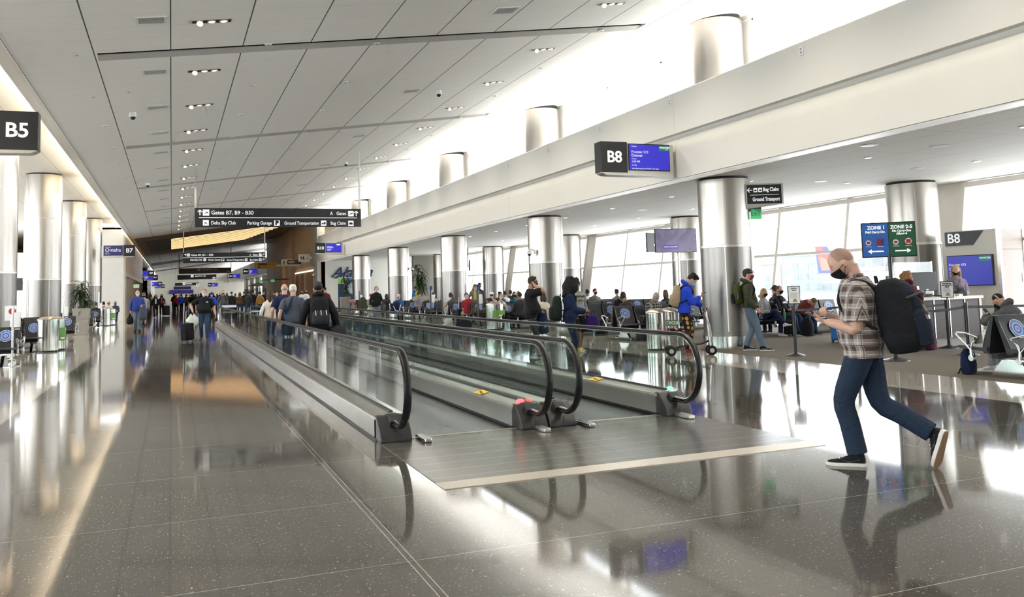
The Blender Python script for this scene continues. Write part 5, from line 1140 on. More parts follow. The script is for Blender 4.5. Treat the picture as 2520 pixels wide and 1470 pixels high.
def fig(label, pos, face, H=1.75, det=1, pose=None, skin_='fair', hair=('short', 'brown'), top=None, sleeve='long', hem=-.06, bottom=None, legs='long', shoes=None, sole=None, mask=None, cap=None, fem=False, fat=0., z=0., hood=None, glasses=False, group=None, loose=1., parts=True, name='person', swoosh=None, inner=None, collar=False):
    P = dict(pelvis=(0,0,.95), lean=0, side=0, stoop=4, twist=0, head=(0,4,0), lh=(-.25,.04,.87), rh=(.25,.04,.87), le=(-.3,-1,0), re=(.3,-1,0), lf=(-.10,0,.085), rf=(.10,0,.085), lk=(-.05,1,0), rk=(.05,1,0), lfa=0, rfa=0, lfy=8, rfy=-8, curl=.5, palm=None, ld=None, rd=None)
    P.update(pose or {}); s = H/1.75; vox = {0: .034, 1: .017, 2: .0105, 3: .0062}[det]
    e = empty(name, label, 'person', (pos[0], pos[1], z), math.atan2(-face[0], face[1]), group)
    R = lambda d: math.radians(d)
    # spine
    fr = {}; pel = V(P['pelvis'])*s
    def axes(t):
        k = max(0, min(1, t/.45)); a = R(P['lean']+P['stoop']*k); sd = R(P['side'])*k; tw = R(P['twist'])*k
        M = Matrix.Rotation(sd, 3, 'Y')@Matrix.Rotation(-a, 3, 'X')@Matrix.Rotation(tw, 3, 'Z'); return M
    p = pel.copy(); ts = [x*.01 for x in range(-14, 72)]; acc = {}
    cur = pel.copy(); acc[0] = cur.copy()
    for i in range(1, 72): cur = cur+axes(i*.01)@V((0,0,.01*s)); acc[i] = cur.copy()
    cur = pel.copy()
    for i in range(-1, -15, -1): cur = cur-axes(0)@V((0,0,.01*s)); acc[i] = cur.copy()
    def F_(t): i = int(math.floor(t*100)); u = t*100-i; i = max(-14, min(70, i)); return acc[i].lerp(acc[min(71, i+1)], u), axes(t)
    prof = FEM if fem else MALE
    def torso(b, t0, t1, g, flare=0., n=18):
        R_ = []
        for i in range(len(prof)-1):
            (a, x0, y0), (c, x1, y1) = prof[i], prof[i+1]
            for k in range(3):
                u = k/3; R_.append((a+(c-a)*u, x0+(x1-x0)*u, y0+(y1-y0)*u))
        R_.append(prof[-1]); vs = []; cnt = 0
        L = [r for r in R_ if t0 <= r[0] <= t1]
        if flare: L = [(t0, L[0][1]+flare*.3, L[0][2]+flare*.3)]+L
        for t, rx, ry in L:
            bel = math.exp(-((t-.12)/.13)**2)*fat; fx = rx*(1+.25*bel)+g; fy = ry*(1+.35*bel)+g
            if t < .0 and flare: fx = max(fx, .172+g); fy = max(fy, .115+g)
            o, A = F_(t); off = bel*.045
            for k in range(n):
                th = 2*PI*k/n; c, q = math.cos(th), math.sin(th)
                vs.append(o+A@V((fx*s*math.copysign(abs(c)**.88, c), (fy*math.copysign(abs(q)**.92, q)+off)*s, 0)))
            cnt += 1
        b.add(vs, [(i*n+k, i*n+(k+1) % n, (i+1)*n+(k+1) % n, (i+1)*n+k) for i in range(cnt-1) for k in range(n)]+[tuple(range(n-1,-1,-1)), tuple((cnt-1)*n+k for k in range(n))])
    J = {}; shw = .150 if fem else .174; am = (.86 if fem else 1.)*(1+.25*fat)
    for sd, k in ((-1, 'l'), (1, 'r')):
        o, A = F_(.415); S_ = o+A@V((sd*(shw+.02*fat)*s, 0, 0)); E_, W_ = ik(S_, V(P[k+'h'])*s, .285*s, .255*s, P[k+'e']); J[k] = (o+A@V((sd*.085*s, 0, .005*s)), S_, E_, W_)
        o, A = F_(-.03); Hp = o+A@V((sd*.088*s, 0, 0)); K_, An = ik(Hp, V(P[k+'f'])*s, .435*s, .43*s, P[k+'k']); J[k+'g'] = (Hp, K_, An)
    hp, hA = F_(.575); HM3 = hA@Matrix.Rotation(R(P['head'][0]), 3, 'Z')@Matrix.Rotation(-R(P['head'][1]), 3, 'X')@Matrix.Rotation(R(P['head'][2]), 3, 'Y')
    hc = hp+HM3@V((0, .026*s, .098*s)); HM = Matrix.Translation(hc)@(HM3*(1.03*s if not fem else 1.0*s)).to_4x4()
    # body
    b = MB(); torso(b, -.10, .64, -.006); head_mb(b, HM)
    limb(b, [hp-hA@V((0,0,.06*s)), hp, hc-HM3@V((0,.02*s,.05*s))], [.056*s*am**.5, .054*s*am**.5, .056*s], 12)
    for sd, k in ((-1, 'l'), (1, 'r')):
        C_, S_, E_, W_ = J[k]; limb(b, [C_, S_, S_.lerp(E_, .45), E_, E_.lerp(W_, .35), W_], [.055*s, .054*s*am, .047*s*am, .038*s*am, .041*s*am, .026*s*am], 10)
        d = (W_-E_).normalized(); d = V(P[k+'d']) if P[k+'d'] else d; pn = V(P['palm']) if P['palm'] else V((-sd, .25, 0)); l = d.cross(pn)
        hand(b, W_, d, pn, s, 1 if l.dot(V((0, 1, .35))) > 0 else -1, P['curl'], sc=(.9 if fem else 1))
        Hp, K_, An = J[k+'g']; limb(b, [Hp, Hp.lerp(K_, .4), K_, K_.lerp(An, .35), An], [.078*s, .070*s, .050*s, .052*s, .036*s], 10)
    bo = link('body', blend(b, vox, 3), skin(skin_), e)
    if det >= 1 and not (mask and det < 2) or det >= 2:
        for sd in (-1, 1):
            k = MB(); k.ball((sd*.030, .079, .014), (.012, .008, .0075), 10, 6); k.xf(HM); ey = k.build('eye', mat('eye_white', (.55,.53,.50), .3), e, smooth=60)
            k = MB(); k.ball((sd*.030, .0855, .014), (.005, .003, .005), 8, 5); k.xf(HM); k.build('iris', BLACK, ey, smooth=60)
    # clothes
    if top is not None:
        b = MB(); torso(b, hem, .526 if not hood else .54, .013*loose, flare=.02)
        f = {'short': .82, 'long': 1., 'none': .12}[sleeve]
        for k in 'lr':
            C_, S_, E_, W_ = J[k]; q = .012*loose
            if sleeve == 'long': limb(b, [C_, S_, S_.lerp(E_, .45), E_, E_.lerp(W_, .4), E_.lerp(W_, .93)], [.060*s, (.056*am+q*.3)*s, (.052*am+q)*s, (.046*am+q)*s, (.045*am+q)*s, (.034*am+q)*s], 10)
            elif sleeve == 'short': limb(b, [C_, S_, S_.lerp(E_, .4), S_.lerp(E_, f)], [.060*s, (.057*am+q*.3)*s, (.056*am+q)*s, (.053*am+q*1.3)*s], 10)
        if hood:
            o, A = F_(.50); q = [o+A@V((.085*math.cos(t)*s, (-.03-.085*math.sin(t))*s, (.045+.03*math.sin(t))*s)) for t in [PI*(-.15+1.3*i/10) for i in range(11)]]; limb(b, q, [.028*s]+[.036*s]*3+[.046*s]*3+[.036*s]*3+[.028*s], 8, 1)
        if collar:
            o, A = F_(.545); q = [o+A@V((.068*math.cos(t)*s, .066*math.sin(t)*s, 0)) for t in [PI*(.62+1.76*i/12) for i in range(13)]]; limb(b, q, [.012*s]*13, 6, 1)
        link(top[0], blend(b, max(vox, .0085) if det < 3 else .0075, 3, 'shirt'), top[1], e)
        if inner is not None:
            k = MB(); rows_ = []
            for t in (.10, .2, .3, .38, .45, .5):
                o, A = F_(t); w = .055 if t < .4 else .04; yy = (.135 if t < .44 else .115-.05*(t-.44)/.06)*(1+.2*fat)+.012*loose
                rows_ += [o+A@V((x*s, (yy-abs(x)*.15)*s, 0)) for x in (-w, 0, w)]+[o+A@V((x*s, (yy-.05)*s, 0)) for x in (w, -w)]
            k.add(rows_, [(0,1,2,3,4),(29,28,27,26,25)]+[(5*i+a, 5*i+(a+1) % 5, 5*i+5+(a+1) % 5, 5*i+5+a) for i in range(5) for a in range(5)]); k.build(inner[0], inner[1], e, smooth=60)
    if bottom is not None:
        b = MB(); torso(b, -.10, .115, .008)
        for k in 'lr':
            Hp, K_, An = J[k+'g']; q = .011*loose
            if legs == 'long': limb(b, [Hp, Hp.lerp(K_, .4), K_, K_.lerp(An, .4), K_.lerp(An, .97)], [(.084+q)*s, (.075+q)*s, (.055+q)*s, (.052+q)*s, (.046+q*1.2)*s], 11)
            elif legs == 'tight': limb(b, [Hp, Hp.lerp(K_, .4), K_, K_.lerp(An, .4), K_.lerp(An, .95)], [.086*s, .076*s, .056*s, .056*s, .041*s], 11)
            else: limb(b, [Hp, Hp.lerp(K_, .45), K_.lerp(An, .04)], [(.085+q)*s, (.080+q)*s, (.072+q)*s], 11)
        link(bottom[0], blend(b, max(vox, .0085), 3, 'trousers'), bottom[1], e)
    sh = shoe_mesh()
    for sd, k in ((-1, 'l'), (1, 'r')):
        An = J[k+'g'][2]; M = Matrix.Translation(An)@(Matrix.Rotation(R(P[k+'fy']), 4, 'Z')@Matrix.Rotation(-R(P[k+'fa']), 4, 'X'))@Matrix.Scale(s*(1.06 if not fem else .96), 4)@Matrix.Translation((0, .025, -.082))
        o = link('shoe', sh[0], shoes or BLACKM, e); o.matrix_local = M
        if sole: link('sole', sh[1], sole, o)
        if det >= 2: link('laces', sh[2], STK_W if sole else DGREY, o)
        if swoosh: link('shoe_mark', sh[3], swoosh, o)
    # hair
    st, hcl = hair
    if st and not (cap and st == 'bald'):
        b = MB()
        def hb(c, r): k = MB(); k.ball(c, r, 14, 10); k.xf(HM); b.add(k.v, k.f)
        def ht(p_, r): k = MB(); k.tube(p_, r, 10); k.xf(HM); b.add(k.v, k.f)
        rnd = random.Random(len(label))
        if st == 'fringe': hb((0,-.034,-.002), (.0805,.070,.056))
        elif st == 'crop': hb((0,-.015,.030), (.0795,.092,.098))
        else: hb((0,-.017,.030), (.085,.099,.104))
        if st == 'short':
            for i in range(9): hb((rnd.uniform(-.05,.05), rnd.uniform(-.02,.055), .105+rnd.uniform(-.02,.012)), (.025,.03,.018))
        if st == 'tousled':
            for i in range(26): a, u = rnd.uniform(0, 6.28), rnd.uniform(0,1); hb((.07*math.cos(a)*u, -.0+.085*math.sin(a)*u, .10+.03*(1-u)), rnd.uniform(.022,.036))
        if st == 'curly':
            for i in range(90): a, q_ = rnd.uniform(PI*.42, PI*1.58), rnd.uniform(-1.5, 1.1); w = .1 if q_ < .5 else .075; hb((w*math.sin(a), -.02+w*math.cos(a), .02+q_*.085), rnd.uniform(.028,.042))
        if st == 'bigcurly':
            for i in range(190):
                a, q_ = rnd.uniform(PI*.44, PI*1.56), rnd.uniform(-3.0, 1.15); w = .10+.035*math.exp(-((q_+.9)/1.0)**2); hb((w*1.1*math.sin(a), -.02+w*1.05*math.cos(a), .02+q_*.085), rnd.uniform(.034,.05))
        if st in ('long', 'ponytail', 'bob'):
            L = {'long': .34, 'bob': .15, 'ponytail': .04}[st]
            for sx in (-1, 1): ht([(sx*.062,-.01,.06),(sx*.080,-.015,-.02),(sx*.083,-.02,-.02-L*.5),(sx*.07,-.01 if st == 'long' else -.02,-.03-L)], [.030,.030,.032,.018])
            ht([(0,-.05,.05),(0,-.078,-.03),(0,-.085,-.03-L*.55),(0,-.08,-.03-L)], [.06,.062,.060,.04])
            if st == 'ponytail': ht([(0,-.10,.05),(0,-.145,.03),(0,-.15,-.08),(0,-.13,-.22)], [.02,.032,.03,.01])
        if st == 'bun': hb((0,-.03,.155), (.035,.035,.032)); ht([(0,-.03,.17),(.02,-.03,.20)], [.02,.008])
        link('hair', blend(b, max(vox*.9, .008), 2 if st not in ('bigcurly','curly') else 1, 'hair'), hairm(hcl), e)
    if cap is not None:
        b = MB(); b.ball((0,-.012,.040), (.091,.106,.098), 18, 12); b.v = [(x, y, max(z_, .028)) for x, y, z_ in b.v]; b.xf(HM); c = b.build('cap', cap, e, smooth=60)
        b = MB(); q = [(math.sin(t)*.078, .075+math.cos(t)*.085, .052-.010*math.cos(t)) for t in [-1.35+.27*i for i in range(11)]]; b.add([(x, y, z_) for x, y, z_ in q]+[(x, y, z_-.008) for x, y, z_ in q], [tuple(range(11)), tuple(range(21, 10, -1))]+[(i, 11+i, 11+(i+1) % 11, (i+1) % 11) for i in range(11)]); b.xf(HM); b.build('brim', cap, c, smooth=30)
    if mask is not None:
        b = MB(); n_, m_ = 15, 8; vs = []
        for g in (.010, .004):
            for j in range(m_):
                el = -1.0+.90*j/(m_-1)
                for i in range(n_):
                    az = (-1.08+2.16*i/(n_-1)); q = head_pt(az, el, g); q.y += .024*math.exp(-(az/.36)**2)*math.exp(-((el+.25)/.38)**2); vs.append(q)
        k0 = n_*m_; fs = []
        for j in range(m_-1):
            for i in range(n_-1): a = j*n_+i; fs += [(a, a+1, a+n_+1, a+n_), (k0+a+n_, k0+a+n_+1, k0+a+1, k0+a)]
        bd = [i for i in range(n_)]+[j*n_+n_-1 for j in range(1, m_)]+[(m_-1)*n_+i for i in range(n_-2, -1, -1)]+[j*n_ for j in range(m_-2, 0, -1)]
        fs += [(bd[i], k0+bd[i], k0+bd[(i+1) % len(bd)], bd[(i+1) % len(bd)]) for i in range(len(bd))]
        b.add(vs, fs); b.xf(HM); mk = b.build('face_mask', mask, e, smooth=60)
        if det >= 1:
            b = MB()
            for sx in (-1, 1):
                for z0 in (-.01, -.075): b.tube([head_pt(sx*1.05, z0*7-.05, .008), head_pt(sx*1.5, .02+z0*3, .008), V((sx*.088, -.02, .0+z0*.15))], .0022, 5)
            b.xf(HM); b.build('ear_loop', mask, mk, smooth=60)
    if glasses:
        b = MB(); 
        for sx in (-1, 1): b.tube([(sx*.031+.022*math.cos(t), .093, .014+.016*math.sin(t)) for t in [i*PI/5 for i in range(10)]], .002, 5, closed=True); b.tube([(sx*.053,.092,.018),(sx*.082,.0,.018)], .002, 5)
        b.xf(HM); b.build('glasses', BLACK, e, smooth=60)
    W = e.matrix_basis.copy() if False else Matrix.Translation(e.location)@Matrix.Rotation(e.rotation_euler.z, 4, 'Z')
    o, A = F_(.0)
    def tor(t, x=0, y=0): q, A_ = F_(t); return W@(q+A_@V((x*s, y*s, 0)))
    return dict(e=e, s=s, W=W, J={k: [W@q for q in v] for k, v in J.items()}, tor=tor, axes=lambda t: W.to_3x3()@axes(t), head=W@HM)
def backpack(P, label, m, size=(.30,.17,.46), t=.28, back=.135, pocket=None, tilt=0., straps=True, strapm=None, extra=None, sag=0.):
    """a pack on the back of figure P"""
    A = P['axes'](.3); c = P['tor'](t, 0, -back-size[1]/2); M = Matrix.Translation(c)@(A@Matrix.Rotation(tilt, 3, 'X')).to_4x4(); e = empty('backpack', label, 'backpack', c, rot=M.to_euler()); s = P['s']
    w, d, h = [x*s for x in size]; b = MB()
    prof = [(-.5,.55,.60),(-.47,.86,.85),(-.3,1,1),(0,1,1),(.25,.95,.9),(.42,.78,.72),(.5,.45,.4)]; n = 18; vs = []
    for z_, fx, fy in prof:
        for k in range(n): th = 2*PI*k/n; cc, ss = math.cos(th), math.sin(th); vs.append((w/2*fx*math.copysign(abs(cc)**.6, cc), d/2*fy*math.copysign(abs(ss)**.6, ss)-d*sag*(.5-z_)*.5, h*z_))
    b.add(vs, [(i*n+k, i*n+(k+1) % n, (i+1)*n+(k+1) % n, (i+1)*n+k) for i in range(len(prof)-1) for k in range(n)]+[tuple(range(n-1,-1,-1)), tuple((len(prof)-1)*n+k for k in range(n))])
    b.build('body', m, e, smooth=60)
    pk = MB(); vs = []
    for z_, fx, fy in ((-.45,.5,.3),(-.42,.78,.75),(-.2,.84,1),(.0,.78,.85),(.06,.5,.3)):
        for k in range(n): th = 2*PI*k/n; cc, ss = math.cos(th), math.sin(th); vs.append((w/2*fx*math.copysign(abs(cc)**.6, cc), -d*.5+d*.28*fy*math.copysign(abs(ss)**.6, ss)-d*sag*(.5-z_)*.5, h*z_))
    pk.add(vs, [(i*n+k, i*n+(k+1) % n, (i+1)*n+(k+1) % n, (i+1)*n+k) for i in range(4) for k in range(n)]+[tuple(range(n-1,-1,-1)), tuple(4*n+k for k in range(n))]); pk.build('front_pocket', pocket or m, e, smooth=60)
    b = MB(); b.tube([(-.05*s, d*.3, h*.47), (-.045*s, d*.3, h*.56), (.045*s, d*.3, h*.56), (.05*s, d*.3, h*.47)], .009*s, 6); b.build('handle', strapm or m, e, smooth=60)
    if straps:
        Mi = M.inverted()
        for sx in (-1, 1):
            q = [P['tor'](.40, sx*.095, -.15), P['tor'](.475, sx*.105, -.075), P['tor'](.492, sx*.11, .01), P['tor'](.43, sx*.115, .10), P['tor'](.34, sx*.135, .128), P['tor'](.24, sx*.168, .075), P['tor'](.17, sx*.178, -.03), P['tor'](.12, sx*.15, -.13)]
            b = MB(); limb(b, [Mi@x for x in q], [.022*s]*4+[.017*s]*2+[.012*s]*2, 8, 3); b.build('strap', strapm or m, e, smooth=60)
    return e, M
def held(name, label, cat, P, hnd='r', off=(0,0,0)):
    w = P['J'][hnd][3]; return empty(name, label, cat, w+V(off), P['e'].rotation_euler.z)
def phone(P, label, hnd='r', d=None, rx=.6):
    E_, W_ = P['J'][hnd][2:4]; d = (W_-E_).normalized(); e = empty('smartphone', label, 'phone', W_+d*.105+V((0,0,.015)), rot=(rx, 0, P['e'].rotation_euler.z)); MB().box((0,0,0), (.075, .15, .009)).build('casing', BLACK, e, bevel=.003); MB().box((0,0,.005), (.068, .14, .002)).build('screen', mat('phone_glass', (.02,.02,.025), .08), e, smooth=0); return e
def suitcase(x, y, rz, label, m, h=.56, w=.37, d=.23, handle=.42, lean=0, trim=None):
    e = empty('suitcase', label, 'suitcase', (x, y, 0), rot=(lean, 0, rz)); MB().bb((-w/2, -d/2, .06), (w/2, d/2, .06+h)).build('body', m, e, bevel=.035); MB().bb((-w*.42, -d/2-.035, .1), (w*.42, -d/2+.01, .06+h*.62)).build('front_pocket', trim or m, e, bevel=.02)
    if handle:
        b = MB(); b.tube([(-.07, d*.4, .06+h), (-.07, d*.4, .06+h+handle), (.07, d*.4, .06+h+handle), (.07, d*.4, .06+h)], .009, 7); b.build('handle', ALU, e)
    MB().tube([(-.06, 0, .06+h), (-.05, 0, .09+h), (.05, 0, .09+h), (.06, 0, .06+h)], .012, 6).build('grip', BLACK, e)
    for sx in (-1, 1):
        for sy in (-1, 1): MB().cyl((sx*w*.38-.012, sy*d*.36, .032), (sx*w*.38+.012, sy*d*.36, .032), .032, 12).build('wheel', BLACK, e)
    return e
# ------------------------------------------------------------------ who is where
def wx(px, Y): d = ray(px, 715); return d.x/d.y*Y
M_BLK = cloth('mask_black', (.012,.012,.014)); M_BLU = cloth('mask_blue', (.40,.60,.74)); M_WHT = cloth('mask_white', (.75,.76,.76))
C = {k: cloth(k, v) for k, v in dict(black=(.012,.012,.014), charcoal=(.030,.031,.035), grey=(.30,.30,.31), dgrey=(.075,.078,.085), navy=(.010,.018,.05), royal=(.018,.055,.50), shirtblue=(.035,.06,.26), jeans=(.030,.055,.11), lightjeans=(.13,.18,.24), darkjeans=(.012,.020,.045), olive=(.045,.05,.028), khaki=(.30,.22,.13), cream=(.55,.49,.40), white=(.62,.62,.61), red=(.26,.02,.03), burgundy=(.085,.010,.028), rust=(.17,.035,.025), yellow=(.62,.52,.17), lilac=(.26,.20,.26), hivis=(.55,.68,.04), greygreen=(.15,.16,.13), brown=(.10,.055,.03), purple=(.035,.014,.12), teal=(.02,.12,.2), blue=(.02,.11,.33), slate=(.07,.08,.11), mustard=(.25,.13,.03), pink=(.4,.2,.2)).items()}
def pattern(name, f):
    m, nt, b = new_mat('cloth_'+name); g = NT(m); g.l(f(g), b.inputs['Base Color']); b.inputs['Roughness'].default_value = .85; b.inputs['Specular IOR Level'].default_value = .2; return wrinkle(m)
def plaid(g, ca=(.075,.05,.045), cb=(.36,.33,.31), cc=(.20,.145,.13), per=.062):
    x, y, z, v = g.xyz(); h = g.math('ADD', x, g.math('MULTIPLY', y, 1.0))
    def bands(a, p, w, o): return g.line(a, p, w, o)
    a = bands(h, per*1.6, per*.62, .0); c2 = bands(z, per*1.6, per*.62, .0)
    c = g.mix(g.math('MULTIPLY', g.math('ADD', a, c2), .5), cb, ca)
    th = g.math('MAXIMUM', bands(h, per*1.6, .005, per*.8), bands(z, per*1.6, .005, per*.8)); c = g.mix(g.math('MULTIPLY', th, .75), c, (.60,.57,.55))
    t2 = g.math('MAXIMUM', bands(h, per*1.6, .006, per*.45), bands(z, per*1.6, .006, per*.45)); return g.mix(g.math('MULTIPLY', t2, .8), c, (.045,.02,.022))
PLAID = pattern('plaid_brown', plaid); PLAIDB = pattern('plaid_black', lambda g: plaid(g, (.012,.012,.013), (.20,.19,.17), (.1,.1,.1), .05))
def leafp(g):
    x, y, z, v = g.xyz(); d = g.vor(v, 9.5); n = g.noise(v, 22, 3); k = g.math('LESS_THAN', g.math('ADD', d, g.math('MULTIPLY', n, .7)), .72); cl = g.mix(g.noise(v, 9, 2), (.50,.24,.04), (.42,.28,.12)); return g.mix(k, (.018,.008,.010), cl)
LEAFP = pattern('leaf_print', leafp)
CAMO = pattern('camo', lambda g: g.mix(g.math('GREATER_THAN', g.noise(g.xyz()[3], 14, 3), .55), (.02,.022,.03), (.16,.16,.17)))
STRIPE = pattern('check_grey', lambda g: g.mix(g.line(g.math('ADD', g.xyz()[0], g.xyz()[2]), .06, .03), (.35,.34,.33), (.08,.08,.1)))
SOLE_W = mat('sole_white', (.62,.60,.56), .6); SOLE_T = mat('sole_tan', (.20,.11,.05), .6); SOLE_B = mat('sole_black', (.012,.012,.012), .6); SHOE_W = mat('shoe_white', (.62,.61,.58), .6); SHOE_B = cloth('shoe_black', (.013,.013,.014)); SHOE_Y = mat('shoe_yellow', (.55,.45,.08), .6); SHOE_R = mat('shoe_red', (.45,.015,.025), .6); SHOE_BR = mat('shoe_brown', (.07,.035,.02), .5); SWG = mat('swoosh_grey', (.06,.065,.07), .5)
# ---- the striding man in the plaid shirt
HERO = fig('tall bald man in a brown plaid short-sleeved shirt striding left, reading his phone', (5.50, 5.92), (-.60,.80), 1.89, 3,
    dict(pelvis=(0,-.02,.94), lean=0, stoop=8, twist=4, head=(16,27,0), lh=(-.13,.22,1.12), rh=(.05,.20,1.15), le=(-.35,-.7,-.8), re=(.5,-.6,-.6), lf=(-.07,.06,.082), rf=(.07,-.47,.26), lk=(0,1,0), rk=(.05,1,-.1), lfa=0, rfa=72, lfy=6, rfy=-22, curl=.85, palm=(.35,.1,.9)),
    'fair', ('crop', 'brown'), ('shirt', PLAID), 'short', -.10, ('jeans', cloth('hero_jeans', (.016,.028,.052))), shoes=SHOE_B, sole=SOLE_W, mask=M_BLK, collar=True, swoosh=SWG, fat=.6, loose=2.5)
for o_ in HERO['e'].children:
    if o_.name.startswith('hair'): o_.data.materials[0] = mat('hair_stubble', (.30,.185,.135), .6, var=.12, scale=90)
    if o_.name.startswith('sole') : pass
for sh_ in [c_ for c_ in HERO['e'].children if c_.name.startswith('shoe')]:
    if sh_.location.y < -.2:
        so = MB().prism([(-.055,.17),(-.045,.195),(0,.203),(.02,.195),(.05,.165),(.05,.10),(.042,.03),(.036,-.05),(.025,-.078),(-.025,-.078),(-.036,-.05),(-.042,.03),(-.053,.10)][::-1], 'z', -.006, .001); so.build('outsole', SOLE_T, sh_, bevel=.002)
phone(HERO, 'black smartphone held by the striding man in plaid', 'l', rx=.55)
NAVYP = cloth('pack_navy', (.010,.014,.026)); BLKP = cloth('pack_black', (.009,.010,.012))
bp, bM = backpack(HERO, 'large stuffed black and navy backpack on the man in the plaid shirt', BLKP, (.36,.29,.58), .205, .115, NAVYP, -.06, True, BLKP, sag=.16)
s_ = HERO['s']; b = MB(); b.ball((-.02,-.06,.16), (.14,.12,.14), 18, 12); b.build('upper_pocket', NAVYP, bp, smooth=60)
b = MB(); b.ball((.0,-.155,.05), (.115,.07,.10), 16, 10); b.build('upper_pocket', NAVYP, bp, smooth=60)
b = MB(); b.tube([(-.16,-.11,.13),(-.08,-.23,.16),(.06,-.235,.16),(.16,-.1,.13)], .012, 6); b.tube([(-.175,-.09,-.06),(-.1,-.24,-.02),(.1,-.24,-.02),(.175,-.09,-.06)], .011, 6); b.build('compression_strap', BLACKM, bp, smooth=60)
MB().box((-.10,-.245,-.045), (.06,.012,.035), (0,0,.35)).build('patch', STK_W, bp, bevel=.004); MB().box((.02,-.21,.20), (.07,.01,.03)).build('reflector', ALU, bp, smooth=0)
b = MB(); [b.tube([(x,-.22,z), (x-.012,-.24,z-.06)], .006, 6) for x, z in ((-.08,.06),(.07,.05),(-.12,.0))]; b.build('zip_pull', mat('zip_pull', (.25,.2,.14), .5), bp, smooth=60)
# ---- seated man in the dark hoodie, foreground bench
def seat_pose(**k):
    d = dict(pelvis=(0,0,.55), lean=-6, stoop=8, lf=(-.10,.43,.085), rf=(.10,.45,.085), lh=(-.13,.30,.70), rh=(.13,.30,.70)); d.update(k); return d
def sit(label, px, yc, s, det, H=1.74, dx=None, **k):
    pose = seat_pose(**k.pop('pose', {})); X = wx(px, yc+s*.33) if dx is None else dx
    return fig(label, (X, yc+s*.30), (k.pop('fx', 0), s), H, det, pose, **k)
P = sit('seated man in a dark grey hoodie bent over a phone on the nearest bench', 0, 9.68, 1, 2, 1.74, 12.42, pose=dict(lean=6, stoop=24, head=(10,16,0), lh=(-.16,.42,.90), rh=(-.02,.30,1.12), re=(.4,.3,-.7), lf=(-.14,.40,.085), rf=(.14,.47,.085)), skin_='tan', hair=('crop','black'), top=('hoodie', C['dgrey']), bottom=('trousers', C['grey']), shoes=SHOE_W, sole=SOLE_W, hood=True, mask=M_BLK, swoosh=BLACKM, loose=1.5)
phone(P, 'black smartphone in the hand of the seated man in the dark hoodie', 'l', rx=.9)
e = empty('backpack', 'navy backpack on the floor by the white shoes of the seated hoodie man', 'backpack', (11.75, 10.35, 0), .6); MB().lathe([(.02,0),(.15,.02),(.17,.15),(.14,.33),(.06,.42),(0,.43)], n=18).xf(Matrix.Diagonal((1.1,.7,1,1))).build('body', C['navy'], e); MB().tube([(-.1,.1,.1),(-.2,.12,.03),(-.12,.14,.02)], .012, 6).build('strap', BLKP, e)
# ---- gate counter people
P = fig('woman with curly red hair in a burgundy hoodie leaning on the gate counter', (wx(2237,13.85), 13.85), (.42,.9), 1.66, 2, dict(lean=6, head=(0,6,0), rh=(.26,.40,1.12), lh=(-.20,.36,1.05), re=(.6,-.5,-.6), palm=(0,0,-1)), 'fair', ('curly','curlred'), ('hoodie', C['burgundy']), 'long', -.10, ('trousers', CAMO), shoes=C['dgrey'], sole=SOLE_W, fem=True, hood=True, fat=.3, loose=1.3)
P = fig('blonde gate agent in a lilac sweater and black mask behind the counter', (wx(2355,15.3), 15.3), (-.72,-.7), 1.80, 2, dict(head=(0,14,0), lh=(-.12,.26,1.10), rh=(.16,.25,1.10), stoop=6), 'fair', ('long','blonde'), ('sweater', C['lilac']), 'long', bottom=('trousers', C['charcoal']), fem=True, mask=M_BLK, loose=1.8)
b = MB(); q = [P['tor'](.47, sx*.07, .085) for sx in (-1,)]+[P['tor'](.40,-.05,.14), P['tor'](.27,0,.150), P['tor'](.40,.05,.14), P['tor'](.47,.07,.085)]; Wi = P['W'].inverted(); limb(b, [Wi@x for x in q], [.008]*5, 6, 3); b.build('lanyard', mat('lanyard_green', (.02,.10,.05), .6), P['e'], smooth=60)
e = empty('handbag', 'burgundy bag on the floor beside the woman at the counter', 'bag', (14.85, 14.0, 0), .3); MB().lathe([(.02,0),(.16,.02),(.18,.16),(.12,.34),(0,.36)], n=18).xf(Matrix.Diagonal((1,.7,1,1))).build('body', C['burgundy'], e); MB().tube([(-.08,0,.33),(-.05,0,.42),(.05,0,.42),(.08,0,.33)], .012, 6).build('handle', C['black'], e)
# ---- the man in the green jacket by the column
P = fig('man in an olive jacket, black cap and red mask before the nearest column', (12.05, 16.32), (.86,-.5), 1.82, 2, dict(lean=-4, head=(-12,0,0), lf=(-.06,-.10,.085), rf=(.09,.22,.085), rh=(.24,.12,.90), lh=(-.25,.05,.88)), 'pink', ('short','brown'), ('jacket', C['olive']), 'long', -.03, ('jeans', C['lightjeans']), shoes=SHOE_B, sole=SOLE_W, mask=cloth('mask_red', (.22,.02,.03)), cap=mat('cap_black', (.010,.010,.011), .7), hood=True, fat=.75, loose=1.7, swoosh=STK_W)
b = MB(); 
for sx in (-1, 1): b.ball((sx*.032,.108,.072), (.030,.012,.020), 12, 8)
b.tube([(-.085,.04,.075),(-.06,.10,.075),(.06,.10,.075),(.085,.04,.075)], .005, 6); b.xf(P['W'].inverted()@P['head']); b.build('goggles', mat('goggle_lens', (.45,.45,.47), .12, .8), P['e'], smooth=60)
backpack(P, 'green and black daypack with a bottle on the man in the olive jacket', cloth('pack_green', (.05,.065,.015)), (.28,.19,.44), .27, .125, BLKP, .05, True, BLKP)
q = P['tor'](.26, .19, -.22); e = empty('bottle', 'black water bottle in the side of the green daypack', 'bottle', q); MB().lathe([(.035,-.1),(.037,.06),(.022,.09),(.022,.12),(0,.121)], n=14).build('body', BLACK, e)
